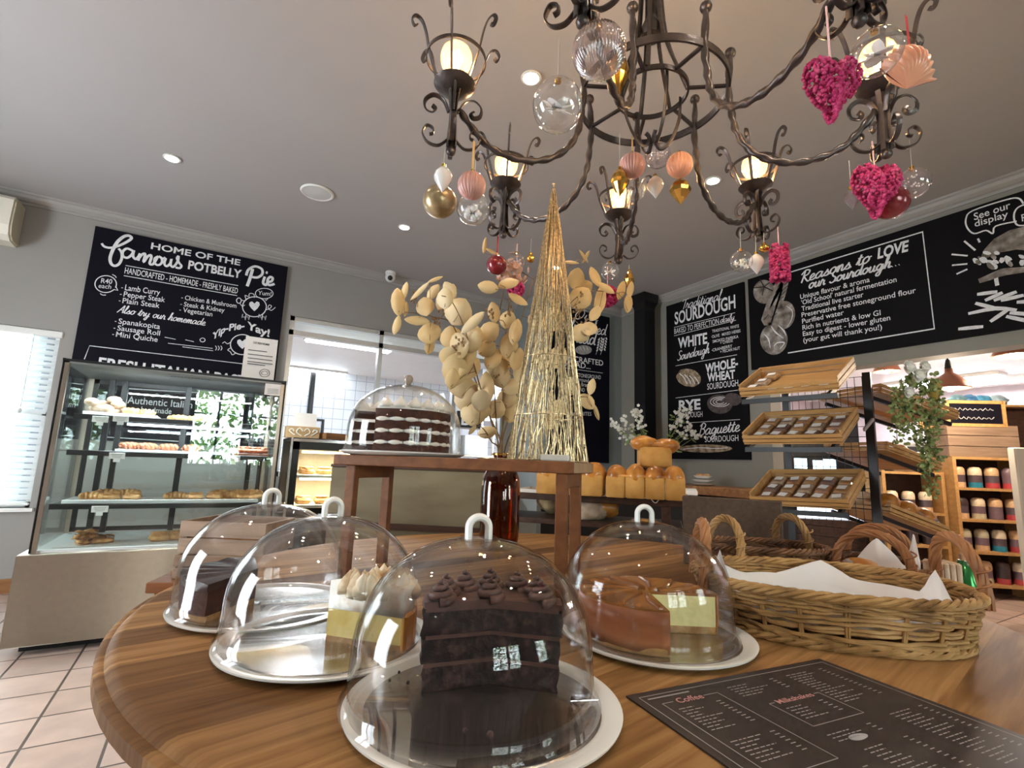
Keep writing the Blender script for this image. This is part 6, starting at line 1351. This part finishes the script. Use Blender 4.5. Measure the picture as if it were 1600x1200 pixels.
for j in range(3): jar('pale topped jar '+nth(j, 3)+' on the side shelf by the lowest far crate', jl(-.45+j*.15, .2, .7325), (4, 1, 0), 'jars on the side shelf')
for j in range(3): jar('dark jar '+nth(j, 3)+' on the low board of the side shelf', jl(-.45+j*.15, .2, .4325), (6, 6, 6), 'dark jars on the side shelf')
# signs and boxes above the jars
crate('rough wooden crate standing on the jar shelf under the chalk sign', jl(JW/2-.02, .16, zt), math.atan2(JU.y, JU.x), .6, .3, .3, M['pinex'], .012, 3)
def chalk_sign(lab, c, wd, hh, lines):
    tt = thing('chalk_sign', lab, 'sign', c, math.atan2(JU.y, JU.x))
    b = MB(); b.box((0, 0, hh/2), (wd, .012, hh)); b.build('slate', M['board'], tt)
    b = MB()
    for x in (-wd/2, wd/2): b.box((x, -.004, hh/2), (.03, .024, hh+.03))
    for z in (0, hh): b.box((0, -.004, z), (wd, .024, .03))
    b.build('frame', M['pine'], tt)
    b = MB(); R = random.Random(len(lab))
    for z in lines:
        P = [(-wd*.38+wd*.7*i/26, -.0075, z*hh+.012*math.sin(i*1.9+z*9)*R.uniform(.5, 1.3)) for i in range(27)]; b.tube(P, .004, 5)
    b.build('chalk_writing', M['chalkdim'], tt)
chalk_sign('framed black chalk sign with two lines of white writing on the jar shelf', jl(.24, .02, zt+.3), .48, .22, (.3, .68))
chalk_sign('small dark chalk sign between the garland and the larger chalk sign', at(1468, 668, 4.95), .34, .14, (.5,))
t = thing('drinks_machine', 'grey steel appliance behind the ivy garland in the shop', 'appliance', jl(-.3, .24, 1.114)); b = MB(); b.box((0, 0, .14), (.36, .3, .28), RJ, .02); b.build('body', M['alu'], t); b = MB(); b.box(tuple(-JN*.155+Z3*.16), (.26, .012, .16), RJ); b.build('front', M['blackp'], t)
for j, (a, c) in enumerate(((.5, (.05, .2, .42)), (.62, (.06, .3, .5)), (.4, (.12, .25, .3)), (.76, (.3, .42, .5)))):
    b = MB(); b.ball((0, 0, 0), .1, 16, (1.1, .8, .55), None, .35, j); o = b.build('blue_bundle', mat('blue_wrap_%d' % j, c, .4, var=.4, scale=18), None, 'all'); o.location = jl(a, .45, zt+.60); tag(o, 'blue wrapped bundle '+nth((1, 2, 0, 3)[j], 4)+' heaped above the chalk sign', 'bundle', 'blue bundles above the chalk sign')
t = thing('tall_shelf', 'tall dark shelf behind the chalk sign carrying the blue bundles', 'shelf', jl(.48, .34, 0)); b = MB(); b.box(jl(.78, .52, (zt+.51)/2), (.7, .3, zt+.51), RJ); b.build('carcass', M['dkwood'], t, world=True)
b = MB(); b.box(jl(.68, .45, zt+.525), (.7, .4, .02), RJ); b.build('top_board', M['pine'], t, world=True)
p0 = at(1606, 760, 3.9); t = thing('white_panel', 'white panel end standing at the right edge of the picture', 'panel', (p0.x, p0.y, 0)); b = MB(); b.box((.0, 0, .66), (.2, .07, 1.32), Matrix.Rotation(-.55, 3, 'Z'), .01); b.build('board', M['offwhite'], t)
# lamps of the shop
def pendant(lab, px, py, d, rad, lit):
    c = at(px, py, d); t = thing('pendant_lamp', lab, 'pendant lamp', c, 0, 'pendant lamps in the shop')
    b = MB(); o = [(rad, -.06), (rad*.98, -.05), (rad*.8, .0), (rad*.45, .05), (.03, .075), (.025, .12)]; b.lathe(o+[(r-.004, z-.004) for r, z in reversed(o)], n=28, closed=True); b.build('shade', mat('lamp_shade', (.32, .13, .08), .35, .5), t, 'all')
    b = MB(); b.ball((0, 0, -.05), .04, 14); b.build('bulb', emis('pendant_bulb', (1, .85, .65), 16), t, True)
    b = MB(); b.tube([(0, 0, .1), (0, 0, ZS-c.z)], .008, 6); b.lathe([(.02, .1), (.03, .12), (.014, .19)], n=10); b.build('cord', M['black'], t, True)
    l = bpy.data.lights.new('pendant_light', 'POINT'); l.energy = 14; l.color = (1, .82, .62); l.shadow_soft_size = .05; o_ = bpy.data.objects.new('pendant_light', l); COL.objects.link(o_); o_.parent = t; o_.location = (0, 0, -.14)
pendant('copper pendant lamp glowing beside the ivy garland', 1484, 596, 4.3, .14, 1)
pendant('bright pendant lamp cut by the opening head at the right edge', 1586, 545, 4.2, .16, 1)
pendant('small pendant lamp glowing behind the rack post', 1385, 572, 5.6, .13, 1)
for k, (px, py) in enumerate(((1535, 598), (1440, 566))):
    p = onZ(ZS-.04, px, py) if k == 0 else V((8.4, 2.75, 0)); t = thing('fluorescent_light', ('bright fluorescent light on the shop ceiling above the chalk sign', 'bright fluorescent light behind the white roses')[k], 'ceiling light', (p.x, p.y, ZS), math.atan2(JF.y, JF.x)+.5)
    b = MB(); b.box((0, 0, -.02), (1.3, .3, .04), None, .005); b.build('housing', M['white'], t); b = MB(); b.box((0, 0, -.05), (1.25, .24, .02), None, .006); b.build('diffuser', M['tube'], t)
    l = bpy.data.lights.new('shop_light', 'AREA'); l.shape = 'RECTANGLE'; l.size = 1.2; l.size_y = .2; l.energy = 28; l.color = (.95, .93, 1); o_ = bpy.data.objects.new('shop_light', l); COL.objects.link(o_); o_.parent = t; o_.location = (0, 0, -.07)
# glowing pink fridge front low behind the rack
p = at(1400, 752, 5.9); t = thing('drinks_fridge', 'pink lit drinks fridge seen through the bread rack', 'fridge', (p.x, p.y, 0)); b = MB(); b.box((0, 0, .7), (.66, .5, 1.4), RJ); b.build('cabinet', M['black'], t)
b = MB(); 
for s2 in (-1, 1): b.box(tuple(JU*(.15*s2)-JN*.256+Z3*.95), (.26, .012, .34), RJ)
b.build('lit_door', emis('pink_fridge_glow', (.95, .55, .95), 1.6), t); b = MB()
for s2 in (-1, 1):
    for q in (-.1, .1): b.box(tuple(JU*(.15*s2+q*.7)-JN*.264+Z3*.95), (.012, .006, .34), RJ)
b.build('door_bars', M['black'], t)
p = at(1240, 810, 5.4); t = thing('glass_counter', 'lit glass counter low behind the bread rack', 'counter', (p.x, p.y, 0)); b = MB(); b.box((0, 0, .3), (1.3, .5, .6), RJ); b.build('cabinet', M['dkwood'], t); b = MB(); b.box((0, 0, .66), (1.3, .48, .1), RJ); b.build('lit_top', emis('counter_glow', (.75, .85, 1), 1.3), t)
p = at(1255, 718, 7.1); t = thing('tall_cabinet', 'dark cabinet with small lit panes behind the rack', 'cabinet', (p.x, p.y, 0)); b = MB(); b.box((0, 0, .95), (1.3, .4, 1.9), RJ); b.build('carcass', M['black'], t); b = MB()
for a, z in ((-.12, 1.2), (.12, 1.18), (.25, 1.2)): b.box(tuple(JU*a-JN*.206+Z3*z), (.16, .012, .14), RJ)
b.build('lit_panes', emis('cabinet_glow', (.6, .85, 1), 1.2), t)
# ================================================================ wrought iron chandelier
HC = V((.984, .92, 0)); HR = .566; LZ0 = 1.848
ch = thing('chandelier', 'wrought iron chandelier of seven twisted arms with lit filament bulbs', 'chandelier', (HC.x, HC.y, ZC))
def hz(r, a, z): return HC+V((r*math.cos(a), r*math.sin(a), z))
b = MB(); b.lathe([(.0, ZC), (.07, ZC), (.075, ZC-.012), (.05, ZC-.03), (.02, ZC-.045), (0, ZC-.045)], HC, 28); b.build('ceiling_rose', M['iron'], ch, True, world=True)
b = MB()
for k in range(5):
    z = ZC-.055-k*.045; Rk = Matrix.Rotation(k*math.pi/2, 3, 'Z')
    b.tube([HC+Rk@V((.014*math.cos(u), 0, .028*math.sin(u)))+Z3*z for u in [i*.5236 for i in range(12)]], .0045, 6, True)
b.build('chain', M['iron'], ch, True, world=True)
b = MB(); zc0 = 2.745; b.tube([HC+Z3*zc0, HC+Z3*2.3], .014, 10); b.lathe([(0, 2.3), (.03, 2.31), (.036, 2.33), (.022, 2.36), (.014, 2.38)], HC, 16)
for k in range(7):
    a = k*.8976+.2; b.tube(sm([hz(.02, a, 2.72), hz(.028, a, 2.5), hz(.045, a, 2.3), hz(.1, a, 2.13)], 6), .009, 6, flat=(1, .45))
b.build('centre_column', M['iron'], ch, True, world=True)
def band(name, r, z, h, th, n=64):
    b = MB(); b.lathe([(r-th/2, z-h/2), (r+th/2, z-h/2), (r+th/2, z+h/2), (r-th/2, z+h/2)], HC, n, closed=True); b.build(name, M['iron'], ch, 40, world=True)
band('outer_ring', .207, 2.112, .022, .006); band('inner_ring', .1, 2.125, .014, .006)
for k in range(7): a = math.radians(5+51.43*k); b = MB(); b.tube([hz(.1, a, 2.125), hz(.207, a, 2.112)], .006, 6); b.build('spoke', M['iron'], ch, True, world=True)
for k in range(4):
    a = math.radians(-20+90*k); b = MB()
    P = [hz(.09, a, 2.13), hz(.085, a, 2.06), hz(.06, a, 1.99), hz(.03, a, 1.955), hz(.012, a, 1.965), hz(.01, a, 1.985), hz(.02, a, 1.995)]
    b.tube(sm(P, 6), .006, 6, flat=(1, .5)); b.build('hanging_hook', M['iron'], ch, True, world=True)
def strap(b, pts, c, ca, sa, w=.006): b.tube(sm([c+V((r*ca, r*sa, z)) for r, z in pts], 5), w, 6, flat=(.45, 1.15))
ARM = [(.213, 2.205), (.205, 2.10), (.212, 2.02), (.222, 1.965), (.25, 1.912), (.30, 1.873), (.36, 1.857), (.42, 1.863), (.475, 1.888), (.515, 1.93), (.55, 1.975)]
BULBS = []
for k in range(7):
    adeg = -46.4+51.43*k; a = math.radians(adeg); ca, sa = math.cos(a), math.sin(a)
    arm = MB(); P = sm([hz(r, a, z) for r, z in ARM], 9); n = len(P)
    arm.tube(P, .0098, 12, prof=lambda i, kk: .86+.2*math.cos(2*(2*math.pi*kk/12)+i*.95)); arm.ball(P[0]+Z3*.008, .0155, 12); ao = arm.build('arm', M['iron'], ch, 'all', world=True)
    c = HC+V((HR*ca, HR*sa, 0))
    st_ = MB()
    for j in range(4):
        u = a+j*math.pi/2+.78; cu, su = math.cos(u), math.sin(u); strap(st_, [(.02, 2.035), (.012, 2.0), (.009, 1.95), (.012, 1.9), (.014, 1.86)], c, cu, su)
    st_.ball(c+Z3*(LZ0+.004), .013, 12); st_.tube([c+Z3*2.03, c+Z3*1.86], .008, 8); st_.build('stem', M['iron'], ao, True, world=True)
    sc_ = MB()
    for j in range(4):
        u = a+j*math.pi/2; cu, su = math.cos(u), math.sin(u)
        strap(sc_, [(.012, 1.965), (.028, 1.998), (.054, 2.008), (.074, 1.99), (.072, 1.965), (.055, 1.957), (.047, 1.968), (.055, 1.977)], c, cu, su)
        strap(sc_, [(.01, 1.885), (.034, 1.864), (.062, 1.87), (.076, 1.895), (.066, 1.917), (.05, 1.911), (.049, 1.897), (.058, 1.893)], c, cu, su)
    sc_.build('scrollwork', M['iron'], ao, True, world=True)
    d_ = MB(); d_.lathe([(0, 2.022), (.02, 2.024), (.044, 2.034), (.056, 2.047), (.055, 2.05), (.042, 2.038), (0, 2.032)], c, 28); d_.build('drip_dish', M['iron'], ao, True, world=True)
    r_ = MB(); r_.lathe([(.078, 2.118), (.081, 2.118), (.081, 2.128), (.078, 2.128)], c, 40, closed=True); r_.build('gallery_ring', M['iron'], ao, 40, world=True)
    for j in range(6):
        u = a+j*math.pi/3+.3; cu, su = math.cos(u), math.sin(u); p_ = MB()
        strap(p_, [(.05, 2.046), (.064, 2.085), (.077, 2.123), (.087, 2.165), (.1, 2.195), (.117, 2.203), (.127, 2.188), (.12, 2.172), (.112, 2.178)], c, cu, su, .0055); p_.build('prong', M['iron'], ao, True, world=True)
    g = MB(); o = [(.013, 2.068), (.018, 2.08), (.036, 2.1), (.0425, 2.125), (.038, 2.148), (.022, 2.165), (0, 2.17)]
    g.lathe([(r, z) for r, z in sm([V((r, z, 0)) for r, z in o], 4) for r, z in ((r, z),)] if 0 else [(max(0, v.x), v.y) for v in sm([V((r, z, 0)) for r, z in o], 4)], c, 28); bo = g.build('bulb', M['bulbg'], ao, 'all', world=True)
    s2 = MB(); s2.lathe([(.014, 2.036), (.015, 2.07), (.012, 2.074), (0, 2.074)], c, 16); s2.build('socket', M['goldant'], ao, True, world=True)
    f_ = MB()
    for j in range(4):
        u = j*math.pi/2; f_.tube([c+V((.006*math.cos(u), .006*math.sin(u), 2.085)), c+V((.013*math.cos(u), .013*math.sin(u), 2.143))], .003, 6)
    f_.build('filament', M['filament'], ao, world=True)
    l = bpy.data.lights.new('bulb_light', 'POINT'); l.energy = 1.8; l.color = (1, .72, .44); l.shadow_soft_size = .02
    lo = bpy.data.objects.new('bulb_light', l); COL.objects.link(lo); lo.location = c+Z3*2.115; BULBS.append((c, depth(c+Z3*1.9)))

# ---------------------------------------------------------------- ornaments hung from the chandelier
def LP(adeg): return HC+V((HR*math.cos(math.radians(adeg)), HR*math.sin(math.radians(adeg)), 0))
LAMP = {1: 159, 2: 107.7, 3: 56.2, 4: 4.9, 5: -46.4, 6: 210.7, 7: 262.1}
def anchor(c, d):
    """nearest iron under-side point above an ornament"""
    return V((c.x, c.y, c.z+d))
ORN = 'ornaments hung from the chandelier'
def orn(name, lab, px, py, dp, strlen, cordm='thread', cat='ornament'):
    c = at(px, py, dp); t = thing(name, lab, cat, c, 0, ORN)
    return t, c
def cap_cord(t, r, top, m='thread', capm='gold', w=.0009, loop=True):
    b = MB(); b.lathe([(.006, r-.002), (.006, r+.006), (.003, r+.008), (0, r+.008)], n=12); b.build('cap', M[capm], t, True)
    b = MB(); b.tube([(0, 0, r+.006), (.0005, 0, top)], w, 5)
    if w > .002: b = MB(); b.box((0, 0, (r+.006+top)/2), (w*2, .0008, top-r-.006))
    b.build('hanging_cord', M[m], t)
def hang_top(c, zt=None, lamp=None):
    z = zt if zt is not None else 1.87
    return max(.03, z-c.z)
def ball_orn(lab, px, py, rpx, dp, m, zt, cord='thread', fill=None, w=.0009, name='bauble', rib=0, sc=(1, 1, 1), capm='gold'):
    t, c = orn(name, lab, px, py, dp, 0); r = rpx/FPX*dp
    b = MB(); b.ball((0, 0, 0), r, 4*rib if rib else 28, sc, None, 0, 0, (lambda a, th: 1-.1*(1-abs(math.cos(a*rib/2)))*math.sin(th)) if rib else None)
    b.build('glass_ball' if m in ('bauble',) else 'ball', M[m], t, 'all')
    if fill:
        f = MB(); R = random.Random(int(px))
        kind, fm = fill
        if kind == 'puff':
            for k in range(26):
                d = V((R.gauss(0, 1), R.gauss(0, 1), R.gauss(0, 1))).normalized()*r*.4; f.ball((d.x, d.y, d.z*.8-r*.3), r*.2, 8, (1, 1, 1), None, .3, k)
        elif kind == 'petals':
            for k in range(7):
                a = k*.9; d = V((math.cos(a), math.sin(a), R.uniform(-.4, .6))); leaf(f, V((0, 0, -r*.2))-d*r*.1, d, V((0, 0, 1))-FWD, r*.8, r*.65, .5)
        elif kind == 'stars':
            for k in range(5):
                q = V((R.uniform(-.4, .4)*r, R.uniform(-.4, .4)*r, -r*.55+k*r*.16)); s_ = r*.32; P = []
                for i in range(10): rr = s_ if i % 2 == 0 else s_*.45; P.append(q+RGT*(rr*math.sin(i*.628+k))+UPV*(rr*math.cos(i*.628+k)))
                f.prism(P, FWD*.004)
        elif kind == 'glitter':
            for k in range(22):
                d = V((R.gauss(0, 1), R.gauss(0, 1), R.gauss(0, 1))).normalized()*r*R.uniform(.2, .8); f.ball(d, r*.06, 6)
        f.build('filling', M[fm], t, 'all')
    cap_cord(t, r*sc[2], zt-c.z, cord, capm, w); return t
def drop_orn(lab, px, py, wpx, hpx, dp, m, zt, cord='thread', facets=20, name='drop_ornament', w=.0009):
    t, c = orn(name, lab, px, py, dp, 0); r, h = wpx/2/FPX*dp, hpx/2/FPX*dp
    b = MB(); b.lathe([(0, -h), (r*.12, -h*.86), (r*.5, -h*.5), (r*.9, -h*.05), (r, h*.2), (r*.85, h*.55), (r*.45, h*.85), (r*.2, h)], n=facets); b.build('body', M[m], t, 'all' if facets > 12 else False)
    cap_cord(t, h, zt-c.z, cord, 'gold', w); return t
def fluff_orn(lab, px, py, spx, dp, zt, shape='heart', cord='pinkrib'):
    t, c = orn('fluffy_ornament', lab, px, py, dp, 0); k = spx/FPX*dp; R = random.Random(int(px)); b = MB(); core = MB()
    if shape == 'heart':
        def pt(u, s_): x = 16*math.sin(u)**3/17; z = (13*math.cos(u)-5*math.cos(2*u)-2*math.cos(3*u)-math.cos(4*u))/17; return V((x*s_, 0, z*s_))
        for i in range(900):
            u, s_ = R.uniform(0, 6.283), math.sqrt(R.random()); q = pt(u, s_); th = .42*math.sqrt(max(0, 1-s_**2.2))*R.choice((-1, 1))
            p_ = (RGT*q.x*.93+UPV*q.z*1.16+FWD*th)*k; b.ball(p_, k*.055*R.uniform(.7, 1.3), 6, (1, 1, 1), None, .5, i)
        core.ball((0, 0, 0), k*.5, 12)
    elif shape == 'ball':
        for i in range(200): d = V((R.gauss(0, 1), R.gauss(0, 1), R.gauss(0, 1))).normalized()*k; b.ball(d, k*.2, 6, (1, 1, 1), None, .5, i)
    else:
        for i in range(500): a, z = R.uniform(0, 6.283), R.uniform(-1, 1); b.ball((k*.45*math.cos(a), k*.45*math.sin(a), z*k), k*.085*R.uniform(.7, 1.2), 6, (1, 1, 1), None, .5, i)
    b.build('tufts', M['magenta'], t, 'all')
    top = k*(.7 if shape == 'heart' else 1); q = MB(); q.tube([(0, 0, top*.7), (0, 0, zt-c.z)], .0018, 6); q.build('hanging_cord', M[cord], t); return t
M['iris'] = glass('iridescent_glass', (.98, .95, 1), .09, .8, 2, .02, .04)
M['ribglass'] = glass('ribbed_glass', (.9, .82, .82), .16, .7, 1.6, .03, .07, (.7, .55, .52))
# lamp 1 (left)
drop_orn('opal white pointed drop hanging at the left lamp', 692, 281, 29, 44, 1.29, 'pale', 1.86)
ball_orn('antique gold bauble hanging lowest at the left lamp', 687, 315, 26, 1.33, 'goldant', 1.86)
ball_orn('pink ribbed bauble on a gold ribbon at the left lamp', 737, 290, 22, 1.27, 'pink', 1.87, 'ribbon', None, .003, rib=22)
ball_orn('clear bauble holding a pale pink puff under the pink ribbed bauble', 739, 326, 26, 1.33, 'bauble', 1.86, 'thread', ('puff', 'pale'))
# lamp 2
ball_orn('dark red bauble on a red ribbon above the dried leaves', 776, 414, 16, 1.78, 'red', 1.86, 'redrib', None, .0025)
ball_orn('clear bauble with a pink blossom beside the dark red bauble', 806, 410, 14.5, 1.83, 'bauble', 1.85, 'thread', ('puff', 'pink'))
ball_orn('tiny gold bell bauble left of the tinsel tree tip', 829, 404, 6.5, 1.8, 'gold', 1.86)
fluff_orn('small magenta beaded ball below the dark red bauble', 806, 452, 12, 1.83, 1.86, 'ball')
# lamp 3
ball_orn('clear bauble with white filling above the right hand dried leaves', 953, 424, 14, 1.99, 'bauble', 1.86, 'thread', ('petals', 'pale'))
drop_orn('small gold figure shaped ornament under the middle back lamp', 983, 440, 16, 34, 2.0, 'gold', 1.86, 'thread', 10)
fluff_orn('magenta fluffy ball under the middle back lamp', 949, 463, 15, 2.02, 1.86, 'ball')
# lamp 4
ball_orn('clear bauble with little stars inside at the right back lamp', 1158, 408, 17, 1.68, 'bauble', 1.86, 'thread', ('stars', 'petal'))
drop_orn('blush pink drop beside the star bauble', 1182, 413, 23, 34, 1.71, 'pale', 1.86)
ball_orn('small flattened gold bauble at the right back lamp', 1194, 388, 8, 1.7, 'gold', 1.86, sc=(1, 1, .75))
fluff_orn('magenta beaded cylinder before the reasons blackboard', 1218, 411, 28, 1.66, 1.87, 'cyl')
# lamp 5
fluff_orn('magenta fluffy heart at the far right lamp', 1369, 292, 42, 1.245, 1.89)
ball_orn('iridescent clear bauble right of the fluffy heart', 1427, 286, 23, 1.25, 'iris', 1.9, 'thread', ('glitter', 'pale'))
drop_orn('clear golden flower drop left of the fluffy heart', 1331, 312, 22, 36, 1.28, 'iris', 1.86, 'thread', 12)
ball_orn('dark red bauble behind the far right fluffy heart', 1391, 316, 26, 1.3, 'red', 1.86)
# lamp 7 (near right)
fluff_orn('large magenta fluffy heart at the upper right', 1300, 133, 50, .87, 1.88)
ball_orn('clear bauble with white feather at the upper right', 1369, 82, 36, .9, 'bauble', 1.87, 'thread', ('petals', 'pale'))
t, c = orn('shell_ornament', 'salmon pink fan shaped shell ornament on a red ribbon at the upper right', 1424, 105, .95, 0); k = .95/FPX
b = MB()
def shell(u, v):
    a = math.radians(-62+140*u); r = (66+2.5*math.cos(u*math.pi*22))*(v**.9); bul = 26*max(0, math.sin(math.pi*v))**.8*max(0, math.sin(math.pi*u))**.5
    return (RGT*(math.sin(a)*r*.7-8)+UPV*(math.cos(a)*r-34)-FWD*(bul+2*math.cos(u*math.pi*22)*v))*k
b.grid(shell, 88, 10); b.grid(lambda u, v: (lambda p_: p_+FWD*(2*max(0, -p_.dot(FWD))))(V(shell(u, v))), 88, 10); b.build('fan', M['coral'], t, 'all')
b = MB(); b.box(tuple(RGT*.0-UPV*.0+V((0, 0, .035+(1.9-c.z)/2))), (.009, .001, 1.9-c.z)); b.build('ribbon', M['redrib'], t)
# lamp 6 (near left)
ball_orn('large clear ribbed glass bauble at the upper middle', 936, 80, 42, .9, 'ribglass', 1.9, 'pinkrib', None, .0014, rib=44)
ball_orn('large clear bauble with white petals left of the ribbed bauble', 871, 165, 39, .95, 'bauble', 1.87, 'thread', ('petals', 'pale'), sc=(1, 1, 1.08))
# centre ring
drop_orn('gold twisted drop beside the ribbed bauble', 966, 118, 34, 78, 1.28, 'gold', 2.1, 'thread', 9)
drop_orn('amber gold finial drop below the ring, before a lit bulb', 968, 287, 27, 50, 1.56, 'gold', 2.1, 'thread', 12)
ball_orn('dusty pink ribbed bauble under the chandelier ring', 988, 259, 20, 1.58, 'pink', 2.1, 'ribbon', None, .003, rib=26)
ball_orn('iridescent bauble under the chandelier ring', 1028, 243, 20, 1.58, 'iris', 2.1, 'thread', ('glitter', 'pale'))
ball_orn('small clear bauble below the dusty pink ribbed bauble', 993, 299, 15, 1.64, 'bauble', 2.1)
drop_orn('opal white drop below the iridescent bauble', 1024, 293, 26, 38, 1.6, 'pale', 2.1)
ball_orn('coral ribbed bauble on a red ribbon under the chandelier ring', 1062, 258, 20, 1.5, 'coral', 2.0, 'redrib', None, .003, rib=22)
drop_orn('faceted gold drop below the coral ribbed bauble', 1063, 300, 33, 44, 1.53, 'gold', 2.0, 'thread', 8)
